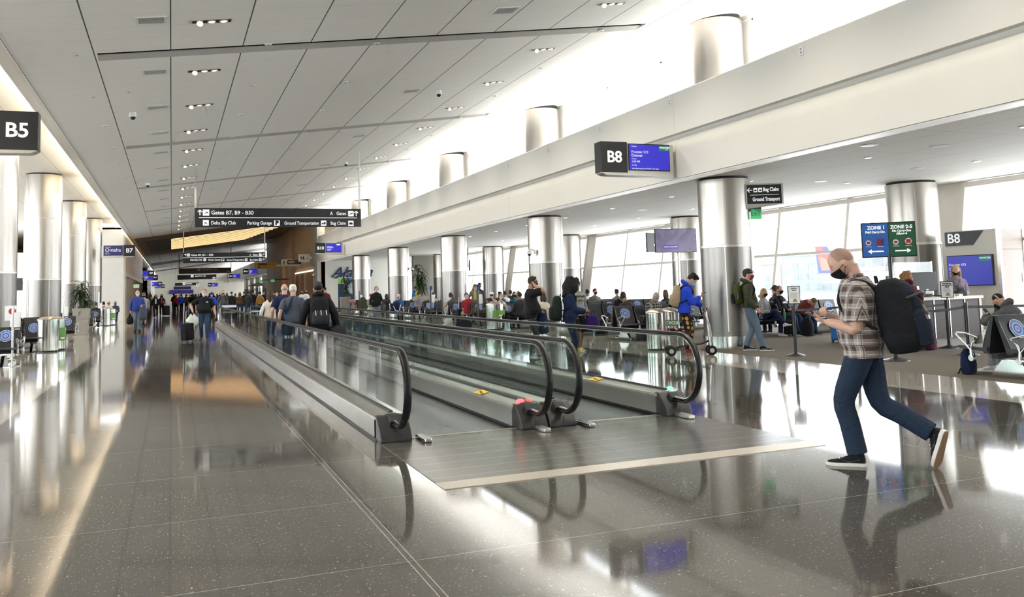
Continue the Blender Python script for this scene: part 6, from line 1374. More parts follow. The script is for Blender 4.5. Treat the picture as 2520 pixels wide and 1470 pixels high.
# ---- young man with the knee scooter
P = fig('young man in a royal blue hoodie kneeling on a knee scooter, looking at his phone', (10.42, 16.42), (.90,-.42), 1.80, 2, dict(head=(0,30,0), stoop=10, lean=4, rh=(.06,.33,1.20), lh=(-.22,.42,1.0), le=(-.5,-.5,-.5), re=(.5,-.6,-.7), lf=(-.10,.05,.085), rf=(.12,-.40,.50), rk=(.05,1,-.3), rfa=70, rfy=0, palm=(-.2,.1,.9), curl=.7), 'fair', ('tousled','black'), ('hoodie', C['royal']), 'long', -.08, ('trousers', LEAFP), shoes=SHOE_R, mask=M_BLU, hood=True, loose=1.5)
phone(P, 'black smartphone of the young man in the blue hoodie', 'r', rx=.5)
backpack(P, 'tan canvas rucksack on the young man in the blue hoodie', cloth('pack_tan', (.34,.26,.17)), (.30,.18,.46), .26, .10, None, .05, True, BLKP)
f = V((.90,-.42)).normalized(); rz = math.atan2(-f.x, f.y); e = empty('knee_scooter', 'folding knee scooter with black wheels under the young man in blue', 'scooter', (10.42+.12*f.y, 16.42-.12*f.x, 0), rz)
b = MB(); b.tube([(0.1,-.34,.14),(.1,-.1,.20),(.1,.30,.24),(.1,.46,.30)], .022, 8); b.build('frame', mat('scooter_black', (.02,.02,.022), .3), e)
MB().box((.1,-.08,.48), (.16,.38,.06)).build('knee_pad', BLACKM, e, bevel=.02); MB().cyl((.1,-.08,.2), (.1,-.08,.46), .02, 10).build('pad_post', STEEL, e)
b = MB(); b.tube([(.1,.50,.10),(.1,.47,.40),(.1,.43,.98)], .018, 8); b.build('steering_column', STEEL, e); b = MB(); b.tube([(-.17,.40,.95),(-.1,.42,.99),(.3,.42,.99),(.37,.40,.95)], .017, 8); b.build('handlebar', BLACK, e)
for x, y in ((-.06,-.36),(.26,-.36),(-.04,.50),(.24,.50)):
    wl = MB().tube([(x-.025,y,.105),(x+.025,y,.105)], [.105,.105], 22).build('wheel', RUBBER, e, bevel=.012); MB().tube([(x-.03,y,.105),(x+.03,y,.105)], [.05,.05], 12).build('hub', ALU, wl)
b = MB(); b.cyl((-.06,-.36,.105),(.26,-.36,.105), .015, 8); b.build('axle', STEEL, e); b = MB(); b.cyl((-.04,.50,.105),(.24,.50,.105), .015, 8); b.build('axle', STEEL, e)
b = MB(); b.tube([(.1,.40,.9),(.02,.50,.6),(.02,.52,.3),(.1,.5,.15)], .006, 6); b.tube([(.1,.40,.9),(.18,.50,.6),(.18,.52,.3),(.1,.5,.15)], .006, 6); b.build('brake_cable', WPLAST, e); MB().box((.1,.47,.70), (.08,.012,.12)).build('tag', STK_L, e, smooth=0)
# ---- three standing beyond the walkways
P = fig('heavy man in a black t-shirt holding a phone to his ear beyond the moving walkways', (wx(1304,18.0), 18.0), (.93,-.36), 1.80, 2, dict(rh=(.10,.10,1.55), lh=(-.16,.20,.98), re=(.25,1.0,-.1), head=(0,4,0), curl=.9, palm=(-1,0,.2), rd=(-.2,-.1,1)), 'tan', ('short','brown'), ('tee', C['black']), 'short', -.12, ('trousers', C['charcoal']), fat=1.25, mask=M_BLK, sole=SOLE_W, loose=1.3)
q = P['J']['r'][3]; e = empty('smartphone', 'dark smartphone at the ear of the man in the black t-shirt', 'phone', q+V((0,0,.07)), rot=(.3,1.4,P['e'].rotation_euler.z)); MB().box((0,0,0), (.07,.14,.009)).build('casing', BLACK, e, bevel=.003)
e = empty('jacket', 'navy jacket with a white tick on the arm of the man in black', 'jacket', P['W']@V((-.20,.26,.85))); b = MB(); b.lathe([(.02,.22),(.10,.18),(.14,-.05),(.16,-.3),(.1,-.34),(0,-.34)], n=16).xf(Matrix.Diagonal((1,.6,1,1))); b.build('cloth', C['navy'], e); b = MB(); b.tube([(-.12,-.09,-.12),(-.08,-.1,-.17),(.05,-.1,-.07)], [.006,.016,.004], 6); b.build('tick_mark', STK_W, e)
P = fig('woman with big curly black hair in a navy sweater, beyond the walkways', (wx(1398,16.2), 16.2), (.93,-.36), 1.72, 2, dict(rh=(.05,.34,1.05), lh=(-.08,.34,1.03), stoop=8, head=(38,8,0), le=(-.5,-.6,-.7), re=(.5,-.6,-.7), palm=(0,.2,1), curl=.8), 'brown', ('bigcurly','black'), ('sweater', C['navy']), 'long', -.10, ('trousers', C['darkjeans']), fem=True, fat=1.1, loose=1.6)
phone(P, 'smartphone in both hands of the woman in the navy sweater', 'r', rx=.6)
backpack(P, 'dark green backpack hanging on the woman in the navy sweater', cloth('pack_dgreen', (.012,.018,.015)), (.32,.22,.52), .17, .14, None, .05, True, BLKP)
P = fig('woman with a top bun in a grey printed sweatshirt and shorts facing the camera', (8.95, 18.75), (.1,-1), 1.70, 2, dict(head=(-55,4,0), lf=(-.10,-.1,.085), rf=(.05,.12,.085), lh=(-.24,.10,.88), rh=(.2,.2,.9)), 'brown', ('bun','black'), ('sweatshirt', C['grey']), 'long', -.08, ('shorts', C['black']), legs='short', shoes=SHOE_Y, sole=SOLE_W, fem=True, mask=M_WHT, fat=.5, loose=1.6)
b = MB(); o = P['e']; lettering('LEAVE EARLY', .06, (0, -.0, 0), BLACKM, o, 'CENTER', .002, rot=(PI/2,0,PI)).location = P['W'].inverted()@P['tor'](.40, 0, .150)
b = MB(); c_ = P['W'].inverted()@P['tor'](.31, 0, .165); b.tube([c_+V((-.09,0,0)), c_+V((-.02,.004,.02)), c_+V((.06,.004,.03)), c_+V((.09,0,.0))], [.014,.02,.02,.008], 6); b.build('print', mat('print_ochre', (.40,.30,.06), .6), o)
P2 = P; e = empty('backpack', 'purple backpack hanging at the side of the woman in the grey sweatshirt', 'backpack', P['W']@V((-.33,.12,.66))); MB().lathe([(.02,-.22),(.17,-.2),(.19,-.02),(.14,.17),(0,.24)], n=18).xf(Matrix.Diagonal((1,.75,1,1))).build('body', C['purple'], e); MB().tube([(-.06,0,.2),(0,0,.32),(.06,0,.2)], .012, 6).build('handle', C['purple'], e)
# ---- walking towards the camera on the left
walkA = dict(lf=(-.09,.20,.085), rf=(.09,-.20,.13), rfa=24, lh=(-.26,-.10,.89), rh=(.25,.14,.90), lean=2)
walkB = dict(rf=(.09,.20,.085), lf=(-.09,-.20,.13), lfa=24, rh=(.26,-.10,.89), lh=(-.25,.14,.90), lean=2)
P = fig('stout man in a black polo shirt and white mask walking towards the camera', (1.07, 32.6), (-.1,-1), 1.80, 2, dict(lf=(-.10,.10,.085), rf=(.10,-.12,.11), rfa=15, rh=(.37,.08,1.0), lh=(-.35,-.02,.87), re=(1,-.5,0)), 'pink', ('crop','brown'), ('polo', C['black']), 'short', -.03, ('jeans', C['jeans']), shoes=SHOE_BR, mask=M_WHT, fat=1.2, collar=True)
MB().box((0,0,0), (.07,.006,.03)).build('chest_logo', STK_W, P['e'], loc=P['W'].inverted()@P['tor'](.36,-.10,.145), smooth=0)
w = P['J']['r'][3]
for i, (dx, m) in enumerate(((.05, mat('bag_white', (.75,.75,.76), .6)), (-.06, mat('bag_mint', (.62,.72,.62), .6)))):
    e = empty('shopping_bag', ['white plastic bag in the hand of the man in the black polo','pale green plastic bag in the hand of the man in the black polo'][i], 'bag', w+V((dx, -.03*i, -.08))); b = MB(); b.lathe([(.01,0),(.05,-.06),(.15,-.16),(.17,-.33),(.09,-.42),(0,-.43)], n=14).xf(Matrix.Diagonal((1,.5,1+.25*i,1))); b.build('bag', m, e); MB().tube([(-.03,0,-.03),(0,0,.03),(.03,0,-.03)], .006, 6).build('handle', BLACK, e)
suitcase(.50, 32.1, .9, 'black roller suitcase pulled by the man in the black polo', C['black'], .58, .40, .26, .38)
P = fig('man in a blue shirt and white mask walking towards the camera with a bag', (-1.45, 43.3), (.05,-1), 1.88, 2, dict(lf=(-.08,.12,.085), rf=(.08,-.1,.10), rfa=12, rh=(.26,-.03,.88), lh=(-.18,.26,1.08)), 'pink', ('crop','grey'), ('shirt', C['shirtblue']), 'long', -.12, ('jeans', C['lightjeans']), shoes=SHOE_B, mask=M_WHT, fat=.6, collar=True, loose=1.7)
w = P['J']['r'][3]; e = empty('duffel_bag', 'black holdall carried by the man in the blue shirt', 'bag', w+V((-.03,0,-.1))); b = MB(); b.lathe([(.01,0),(.05,-.08),(.15,-.25),(.17,-.42),(.1,-.5),(0,-.5)], n=14).xf(Matrix.Diagonal((.9,1,1,1))); b.build('body', C['black'], e); MB().tube([(-.04,0,-.06),(0,0,.1),(.04,0,-.06)], .009, 6).build('handle', BLACKM, e)
w = P['J']['l'][3]; e = empty('jacket', 'dark jacket folded over the arm of the man in the blue shirt', 'jacket', w+V((.02,.02,-.05))); MB().lathe([(.02,.1),(.12,.07),(.15,-.15),(.19,-.5),(.08,-.6),(0,-.6)], n=14).xf(Matrix.Diagonal((1,.55,1,1))).build('cloth', C['slate'], e)
P = fig('person in a grey t-shirt and cap behind the man in the blue shirt', (wx(354,52), 52), (0,-1), 1.80, 1, walkA, 'tan', ('short','black'), ('tee', C['grey']), 'short', bottom=('shorts', C['shirtblue']), legs='short', mask=M_BLK, cap=mat('cap_grey', (.1,.1,.11), .7), fat=.6)
P = fig('woman in black with a patterned scarf pulling a small case towards the camera', (-1.1, 70), (0,-1), 1.72, 1, walkB, 'fair', ('long','black'), ('coat', C['black']), 'long', -.2, ('trousers', C['black']), fem=True, mask=M_BLK, loose=1.5, inner=('scarf', C['white']), shoes=SHOE_B, sole=SOLE_W)
suitcase(-1.75, 69.4, 0, 'small black suitcase beside the woman with the scarf', C['black'], .6, .42, .26)
P = fig('woman in a dark red jacket walking beside the woman with the scarf', (wx(398,76), 76), (0,-1), 1.74, 1, walkA, 'tan', ('long','black'), ('jacket', C['burgundy']), 'long', -.08, ('trousers', C['black']), fem=True, mask=M_BLK, inner=('pale_top', C['pink']), loose=1.3)
suitcase(wx(410,74), 74, 0, 'tall dark suitcase rolling beside the woman in the dark red jacket', C['charcoal'], .75, .48, .3)
# ---- riders on the left walkway, seen from behind
P = fig('man in black with a cap and a large black backpack riding the walkway away', (wx(783,17.6), 17.6), (.06,1), 1.80, 2, dict(lh=(-.33,.0,.90), rh=(.33,.02,.90)), 'tan', ('short','black'), ('jacket', C['black']), 'long', -.08, ('trousers', C['black']), cap=mat('cap_black', (.010,.010,.011), .7), fat=.7, loose=2.0, hood=True, z=-.012)
bp, bM = backpack(P, 'black technical backpack on the man in the cap riding the walkway', BLKP, (.36,.24,.52), .22, .16, C['charcoal'], .08)
b = MB(); [b.tube([(x,-.215,.04),(x+.01,-.22,-.06)], .008, 6) for x in (-.1,0,.1)]; b.build('zip_pull', ALU, bp)
e = empty('duffel_bag', 'black shoulder bag at the hip of the man in the cap', 'bag', P['W']@V((.34,-.05,.78)), .3); MB().tube([(0,-.24,0),(0,-.2,0),(0,.2,0),(0,.24,0)], [.06,.13,.13,.06], 14).build('body', C['charcoal'], e); MB().tube([(0,-.18,.1),(0,0,.42),(0,.18,.1)], .012, 6).build('strap', BLKP, e)
P = fig('white haired man in a slate t-shirt riding the walkway away', (wx(721,21.5), 21.5), (.05,1), 1.80, 2, dict(lh=(-.33,.02,.88), rh=(.30,-.05,.88)), 'fair', ('short','white'), ('tee', C['slate']), 'short', -.08, ('jeans', C['jeans']), fat=.8, loose=1.4, z=-.012)
b = MB(); Wi = P['W'].inverted(); limb(b, [Wi@P['tor'](a, x, y) for a, x, y in ((.12,-.19,-.10),(.3,-.10,-.165),(.47,-.03,-.12),(.5,.0,-.03))], [.02]*4, 8, 3); b.build('bag_strap', C['navy'], P['e'])
P = fig('bald man in a navy t-shirt beside the white haired man on the walkway', (wx(700,23.2), 23.2), (.1,1), 1.84, 1, dict(lh=(-.3,.05,.9)), 'pink', ('fringe','grey'), ('tee', C['navy']), 'short', -.08, ('jeans', C['jeans']), fat=.9, z=-.012)
P = fig('woman with long dark hair in a cream vest over white sleeves on the walkway', (wx(664,26), 26), (.1,1), 1.68, 1, dict(rh=(.36,.22,.98), lh=(-.28,.0,.88)), 'fair', ('long','brown'), ('vest', C['cream']), 'none', -.10, ('jeans', C['jeans']), fem=True, loose=1.6, z=-.012)
b = MB(); Wi = P['W'].inverted()
for k in 'lr':
    q = [Wi@x for x in P['J'][k]]; limb(b, [q[1], q[1].lerp(q[2],.5), q[2], q[2].lerp(q[3],.95)], [.05,.055,.052,.045], 10)
link('sleeves', blend(b, .017, 2, 'sleeves'), C['white'], P['e'])
suitcase(wx(683,26.5), 26.4, 0, 'upright suitcase with a chrome handle in front of the woman in cream', C['teal'], .62, .42, .26, .45)['kind'] = 'thing'
P = fig('woman in a tweed jacket and white mask facing the camera by the restrooms', (wx(681,55), 55), (-.1,-1), 1.64, 1, None, 'fair', ('bob','lightbrown'), ('jacket', C['brown']), 'long', bottom=('trousers', C['charcoal']), fem=True, mask=M_WHT, inner=('blouse', C['cream']))
P = fig('man with a grey pullover and backpack straps walking towards the camera at the walkway end', (wx(548,56), 56), (0,-1), 1.83, 1, walkB, 'pink', ('crop','brown'), ('pullover', C['dgrey']), 'long', -.06, ('jeans', C['lightjeans']), mask=M_BLK, fat=.4, shoes=SHOE_W)
backpack(P, 'black backpack worn by the man in the grey pullover', BLKP)
P = fig('person in a bright blue top standing behind the man in the grey pullover', (wx(521,60), 60), (0,1), 1.74, 1, None, 'fair', ('short','brown'), ('top', C['royal']), 'long', bottom=('trousers', C['black']), fat=.8)
# ---- right lounge, standing or walking
P = fig('woman in a black cardigan and blue mask walking towards the camera beyond the walkways', (8.7, 39.4), (-.05,-1), 1.76, 1, dict(lf=(-.08,.15,.085), rf=(.08,-.15,.12), rfa=20, rh=(.27,.0,.88), lh=(-.20,.20,1.02)), 'fair', ('ponytail','red'), ('cardigan', C['black']), 'long', -.16, ('jeans', C['lightjeans']), fem=True, mask=M_BLU, fat=.4, loose=1.7)
e = empty('tote_bag', 'white and green carrier bag held by the woman in the black cardigan', 'bag', P['J']['r'][3]+V((0,0,-.1))); MB().bb((-.14,-.06,-.38), (.14,.06,0)).build('bag', C['white'], e, bevel=.02); MB().box((.0,-.063,-.12), (.2,.006,.18)).build('print', GREENL, e, smooth=0); MB().tube([(-.06,0,0),(0,0,.12),(.06,0,0)], .006, 6).build('handle', BLACK, e)
e = empty('handbag', 'grey handbag on the arm of the woman in the black cardigan', 'bag', P['J']['l'][2]+V((.02,-.05,-.25))); MB().lathe([(.02,-.2),(.14,-.18),(.15,.0),(.10,.1),(0,.12)], n=14).xf(Matrix.Diagonal((1,.6,1,1))).build('body', C['dgrey'], e); MB().tube([(-.07,0,.08),(0,0,.26),(.07,0,.08)], .008, 6).build('strap', BLACK, e)
P = fig('woman with long red hair in a yellow top and grey cardigan bending over the seats', (wx(1168,35.4), 35.35), (-.35,-1), 1.80, 1, dict(lean=8, stoop=14, head=(10,26,0), rh=(.30,.2,.9), lh=(-.3,.16,.9)), 'fair', ('long','red'), ('cardigan', C['greygreen']), 'long', -.08, ('jeans', C['jeans']), fem=True, inner=('yellow_top', C['yellow']), mask=M_WHT, loose=1.4)
P = fig('dark haired person half hidden behind the red haired woman in yellow', (wx(1178,38.2), 38.15), (.2,-1), 1.78, 1, None, 'brown', ('short','black'), ('top', C['charcoal']), 'long', bottom=('trousers', C['charcoal']))
P = fig('worker in a yellow high visibility vest standing beyond the fourth column', (wx(1018,58), 56.7), (.3,-1), 1.76, 1, None, 'tan', ('short','black'), ('vest', C['hivis']), 'short', bottom=('trousers', C['navy']))
P = fig('person in pale blue beside the worker in the yellow vest', (wx(1023,60), 60), (0,1), 1.76, 1, None, 'fair', ('short','black'), ('top', C['blue']), 'long', bottom=('trousers', C['charcoal']))
# ---- seated in the right lounge
P = sit('older man in a black and white plaid shirt and blue mask sitting by the bins', 1606, 21.7, -1, 2, 1.74, pose=dict(head=(20,24,0), lean=4), skin_='tan', hair=('crop','grey'), top=('shirt', PLAIDB), bottom=('jeans', C['lightjeans']), mask=M_BLU, shoes=SHOE_B, collar=True, loose=1.4, fat=.3)
P = sit('person with black hair in a black sweater, back turned, near the bins', 1548, 21.7, 1, 2, 1.78, pose=dict(lean=20, stoop=14, head=(-14,20,0)), skin_='brown', hair=('tousled','black'), top=('sweater', C['charcoal']), bottom=('jeans', C['darkjeans']), shoes=SHOE_B, sole=SOLE_W, loose=1.5, fat=.5)
P = sit('brown haired man in a black t-shirt and mask bent over his lap in the lounge', 1523, 24.9, -1, 1, 1.82, pose=dict(lean=12, stoop=12, head=(-8,28,0), lh=(-.1,.3,.82), rh=(.1,.32,.82)), skin_='fair', hair=('short','brown'), top=('tee', C['black']), sleeve='short', bottom=('trousers', C['charcoal']), mask=M_BLK)
e = empty('jacket', 'grey fleece laid on the lap of the person in the black sweater', 'jacket', (wx(1537,22.1), 22.42, .66)); MB().ball((0,0,0), (.26,.16,.10), 14, 9).build('cloth', C['dgrey'], e)
P = sit('person with light brown hair seen from behind at the window bench', 1637, 24.9, 1, 1, 1.72, skin_='fair', hair=('bob','lightbrown'), top=('coat', C['charcoal']), bottom=('trousers', C['black']), fem=True)
P = fig('bearded man in a green t-shirt turning his head near the window', (wx(1463,32.1), 32.1), (-.3,-1), 1.8, 1, seat_pose(lean=2, stoop=2, head=(30,0,0)), 'pink', ('short','brown'), ('tee', C['greygreen']), 'short', bottom=('jeans', C['jeans']), mask=cloth('beard', (.05,.025,.015)))
P = sit('person in white seen from behind near the bearded man', 1445, 32.4, 1, 1, 1.76, skin_='brown', hair=('short','black'), top=('tee', C['white']), bottom=('jeans', C['jeans']))
P = sit('woman in a cream cardigan and blue mask behind the green labelled bin', 1232, 30.7, -1, 2, 1.74, pose=dict(head=(0,8,0)), skin_='fair', hair=('long','lightbrown'), top=('cardigan', C['cream']), bottom=('trousers', C['black']), fem=True, mask=M_BLU, inner=('dark_top', C['black']), loose=1.5)
P = sit('person in a white jacket with dark hair leaning forward beside the woman in cream', 1212, 30.7, 1, 1, 1.7, pose=dict(lean=14, stoop=20, head=(0,34,0)), skin_='tan', hair=('bob','black'), top=('jacket', C['white']), bottom=('trousers', C['charcoal']), fem=True, loose=1.5)
P = sit('person in a white baseball cap facing the windows', 1209, 33.9, 1, 1, 1.76, skin_='fair', hair=('short','brown'), top=('top', C['pink']), bottom=('jeans', C['jeans']), cap=mat('cap_white', (.72,.73,.74), .7))
P = sit('seated man in a red polo shirt and dark cap seen from behind', 1151, 33.9, 1, 1, 1.80, pose=dict(lean=8, stoop=10), skin_='pink', hair=('crop','grey'), top=('polo', C['red']), sleeve='short', bottom=('trousers', C['khaki']), cap=mat('cap_slate', (.06,.065,.085), .7), fat=.6)
P = sit('woman with a long ponytail in a dark t-shirt leaning to the left', 1117, 36.9, 1, 1, 1.82, pose=dict(lean=4, side=-14, lh=(-.42,.1,.72)), skin_='tan', hair=('ponytail','brown'), top=('tee', C['dgrey']), sleeve='short', bottom=('trousers', C['black']), fem=True, fat=.8)
e = empty('duffel_bag', 'brown leather duffel bag lying on the end of a lounge seat row', 'bag', (wx(1182,33.3), 33.42, .60)); MB().tube([(-.38,0,0),(-.32,0,0),(.32,0,0),(.38,0,0)], [.08,.15,.15,.08], 16).build('body', cloth('duffel_brown', (.06,.048,.036)), e); b = MB(); b.tube([(-.2,.0,.14),(-.1,0,.24),(.1,0,.24),(.2,0,.14)], .012, 6); b.build('handle', BLKP, e)
P = sit('white haired man in a bright blue shirt seated next to the column', 1003, 41.4, -1, 1, 1.76, dx=wx(1003,39.3), pose=dict(head=(0,16,0)), skin_='pink', hair=('crop','white'), top=('shirt', C['blue']), sleeve='short', bottom=('trousers', C['black']), fat=.7)
def wheelchair(x, y, rz, lab):
    e = empty('wheelchair', lab, 'wheelchair', (x, y, 0), rz); b = MB()
    for sx in (-.26, .26): b.tube([(sx,-.3,.92),(sx,-.25,.5),(sx,.25,.48),(sx,.30,.12)], .014, 7); b.tube([(sx,-.27,.70),(sx,.2,.70),(sx,.22,.48)], .014, 7)
    b.build('frame', STEEL, e); MB().box((0,0,.47), (.48,.46,.04)).build('seat', BLACKM, e, bevel=.01); MB().box((0,-.26,.72), (.48,.03,.42)).build('backrest', C['navy'], e, bevel=.01)
    for sx in (-.30,.30): MB().tube([(sx,-.18+.29*math.cos(t),.30+.29*math.sin(t)) for t in [i*PI/10 for i in range(20)]], .018, 6, closed=True).build('wheel', RUBBER, e)
    for sx in (-.24,.24): MB().cyl((sx-.015,.28,.07),(sx+.015,.28,.07), .07, 12).build('caster', RUBBER, e)
wheelchair(wx(975,40.2), 40.15, PI, 'folding wheelchair in front of the fourth column'); e = empty('backpack', 'navy and white backpack hung on the wheelchair', 'backpack', (wx(975,39.8), 39.78, .72)); MB().ball((0,0,.02), (.24,.15,.30), 16, 12).build('body', C['navy'], e); b = MB(); b.tube([(-.17,-.1,.1),(-.1,-.15,-.1),(.05,-.16,-.15)], .02, 6); b.tube([(.17,-.1,.15),(.12,-.15,0),(.1,-.15,-.12)], .02, 6); b.build('trim', STK_W, e)
for lab, px, yc, s, sk, hr, tp, kw in (
  ('young person in a black and white checked top by the right palm', 1031, 44.5, -1, 'tan', ('short','black'), STRIPE, {}),
  ('person in grey with a white mask seated right of the tall palm', 1067, 44.5, -1, 'fair', ('short','black'), C['grey'], dict(mask=M_WHT)),
  ('person with brown hair peeking over the seats left of the fourth column', 951, 47.4, 1, 'brown', ('bob','brown'), C['charcoal'], dict(fem=True)),
  ('person in a red cap seated behind the dark sanitiser post', 912, 52, 1, 'fair', ('short','brown'), C['grey'], dict(cap=mat('cap_red', (.35,.015,.03), .7))),
  ('woman in a teal scarf and black mask by the window', 1266, 35.2, -1, 'fair', ('long','brown'), C['teal'], dict(mask=M_BLK, fem=True)),
  ('person with short hair in a white shirt by the window', 1242, 37.6, 1, 'tan', ('short','brown'), C['white'], {}),
  ('person in a mustard hood by the bright window', 1275, 38.0, 1, 'fair', ('bob','blonde'), C['mustard'], dict(fem=True)),
  ('person with dark hair seen from behind in front of the window benches', 1278, 29.75, 1, 'brown', ('short','brown'), C['charcoal'], {}),
  ('person with messy dark hair high above the window seats', 1256, 41.4, 1, 'fair', ('tousled','brown'), C['charcoal'], {}),
  ('dark haired person leaning on a hand near the second right-hand column', 1230, 35.2, 1, 'brown', ('short','black'), C['charcoal'], {}),
  ('person with long dark red hair in a pale jacket behind the woman in navy', 1336, 24.9, 1, 'fair', ('bob','brown'), C['cream'], dict(fem=True)),
  ('person in pale green behind the black t-shirted man in the lounge', 1517, 29.75, 1, 'fair', ('short','brown'), C['greygreen'], {})):
    sit(lab, px, yc, s, 1, 1.76, skin_=sk, hair=hr, top=('top', tp), bottom=('trousers', C['charcoal']), **kw)
# by the window behind the column
cross = dict(lf=(-.10,.42,.085), rf=(.0,.62,.36), rk=(.1,.6,.8), rfa=-10)
P = sit('blonde woman in a grey hoodie and dark mask sitting with crossed legs by the window', 1884, 20.4, -1, 2, 1.72, dx=wx(1884,20.0), fx=.35, pose=cross, skin_='fair', hair=('bob','blonde'), top=('hoodie', C['grey']), bottom=('jeans', C['navy']), fem=True, mask=M_BLK, shoes=SHOE_W, sole=SOLE_W, hood=True, loose=1.4)
P = sit('man in a black tracksuit top with white sleeve stripes and a black mask', 1927, 20.4, -1, 2, 1.80, dx=wx(1927,20.0), fx=.35, pose=dict(lean=-12, lf=(-.12,.50,.085), rf=(.16,.56,.085)), skin_='pink', hair=('crop','lightbrown'), top=('tracksuit_top', C['black']), bottom=('jeans', C['jeans']), mask=M_BLK, shoes=SHOE_B, sole=SOLE_W, fat=.5, loose=1.4, swoosh=STK_W)
b = MB(); Wi = P['W'].inverted(); q = [Wi@x for x in P['J']['r']]
for k in (-.016, 0, .016): b.tube([q[1]+V((.05,k,.035)), q[1].lerp(q[2],.5)+V((.072,k,.01)), q[2]+V((.062,k,.0))], .004, 5)
b.build('sleeve_stripe', STK_W, P['e']); lettering('adidas', .09, (0,0,0), STK_W, P['e'], 'CENTER', .004, rot=(PI/2-.1,0,PI)).location = Wi@P['tor'](.33, 0, .165)
P = sit('man in a grey hood and dark cap facing the window behind the blonde woman', 1903, 20.4, 1, 1, 1.80, dx=wx(1903,20.8), skin_='fair', hair=('short','brown'), top=('hoodie', C['slate']), bottom=('jeans', C['jeans']), cap=mat('cap_black', (.010,.010,.011), .7), hood=True)
P = sit('person in a rust red sweater bent over by the window seats', 1968, 20.4, -1, 1, 1.78, dx=wx(1968,20.1), pose=dict(lean=34, stoop=24, head=(0,30,0), lh=(-.1,.4,.55), rh=(.15,.4,.6)), skin_='fair', hair=('crop','lightbrown'), top=('sweater', C['rust']), bottom=('jeans', C['jeans']), loose=1.4, fat=.4)
e = empty('bottle', 'green soft drink bottle between the woman in grey and the man in black', 'bottle', (wx(1931,19.55), 19.62, .46)); MB().lathe([(.033,0),(.035,.12),(.03,.15),(.035,.18),(.013,.25),(.013,.27),(0,.271)], n=14).build('body', mat('bottle_green', (.05,.16,.02), .15), e); MB().lathe([(.015,.255),(.015,.28),(0,.281)], n=10).build('cap', WPLAST, e)
def soft(name, lab, cat, x, y, m, sc=(.2,.14,.42), z=0):
    e = empty(name, lab, cat, (x, y, z)); MB().lathe([(.1,0),(.9,.03),(1,.3),(.9,.7),(.5,.95),(0,1)], n=18).xf(Matrix.Diagonal((sc[0],sc[1],sc[2],1))).build('body', m, e); MB().tube([(-.05,0,sc[2]*.95),(0,0,sc[2]*1.15),(.05,0,sc[2]*.95)], .01, 6).build('handle', BLKP, e); return e
suitcase(wx(1941,19.6), 19.62, 0, 'black case on the floor under the crossed legs of the woman in grey', C['black'], .38, .34, .2, 0); soft('backpack', 'black backpack leaning by the feet of the man in the tracksuit top', 'backpack', wx(1982,19.3), 19.3, BLKP, (.19,.15,.52))
suitcase(15.1, 16.95, .3, 'bright blue suitcase standing near the barrier post', mat('case_blue', (.015,.16,.52), .35), .42, .40, .24, 0, trim=mat('case_blue', (.015,.16,.52), .35))
suitcase(wx(1475,24), 24.0, 0, 'black roller case on the floor under the lounge seat with the disc sticker', C['black'], .42, .38, .24, 0); soft('backpack', 'black bag on the floor below the plaid shirted seated man', 'backpack', wx(1578,21.0), 20.95, BLKP, (.24,.16,.34))
soft('bag', 'black bag on the floor behind the duffel bag seat row', 'bag', wx(1140,32.9), 32.9, BLKP, (.34,.2,.34)); suitcase(wx(1134,36.0), 36.0, 0, 'black roller case with a raised chrome handle beside the red polo man', C['black'], .6, .4, .24, .5); soft('backpack', 'black backpack standing on a seat behind the raised case handle', 'backpack', wx(1138,36.55), 36.55, BLKP, (.2,.14,.5), .46)
e = empty('jacket', 'olive jacket hung over the end seat near the dark sanitiser post', 'jacket', (wx(893,51.5), 51.6, .44)); MB().lathe([(.1,0),(.26,.05),(.24,.5),(.12,.72),(0,.74)], n=14).xf(Matrix.Diagonal((1,.5,1,1))).build('cloth', C['olive'], e)
e = empty('stroller', 'folded beige stroller next to the airline banner planter', 'stroller', (wx(868,56), 56, 0)); b = MB(); b.tube([(-.2,0,.1),(0,0,.6),(.15,0,1.05)], .015, 7); b.tube([(.2,0,.1),(0,0,.6),(-.1,0,1.0)], .015, 7); b.build('frame', ALU, e); MB().ball((-.05,0,.88), (.24,.18,.14), 14, 9).build('canopy', cloth('stroller_pink', (.30,.14,.14)), e); MB().ball((0,0,.45), (.14,.14,.28), 12, 9).build('seat', C['khaki'], e); [MB().cyl((x-.015,0,.07),(x+.015,0,.07), .07, 12).build('wheel', RUBBER, e) for x in (-.2,.2)]
soft('shopping_bag', 'white carrier bag on the carpet beneath the palm planter seats', 'bag', wx(1120,34.9), 35.9, C['white'], (.2,.12,.3))
# ---- left lounge, seated
for lab, px, yc, s, sk, hr, tp, kw in (
  ('person in black with short hair seated left of the second sanitiser post', 236, 51.3, 1, 'fair', ('short','black'), C['black'], {}),
  ('person with dark hair seated behind the farther left trash bin', 255, 55.9, 1, 'fair', ('short','black'), C['charcoal'], {}),
  ('person in an orange tan cap seated on the left', 268, 55.9, 1, 'fair', ('short','lightbrown'), C['cream'], dict(cap=mat('cap_tan', (.42,.22,.10), .7))),
  ('man with glasses and a black mask seated at the end of the left seats', 284, 61.85, -1, 'fair', ('short','grey'), C['slate'], dict(mask=M_BLK))):
    sit(lab, px, yc, s, 1, 1.76, skin_=sk, hair=hr, top=('top', tp), bottom=('jeans', C['jeans']), **kw)
e = soft('backpack', 'black rounded bag top showing over the seats by the left sanitiser post', 'backpack', -3.98-.45, 30.7, BLKP, (.24,.2,.62), .46)
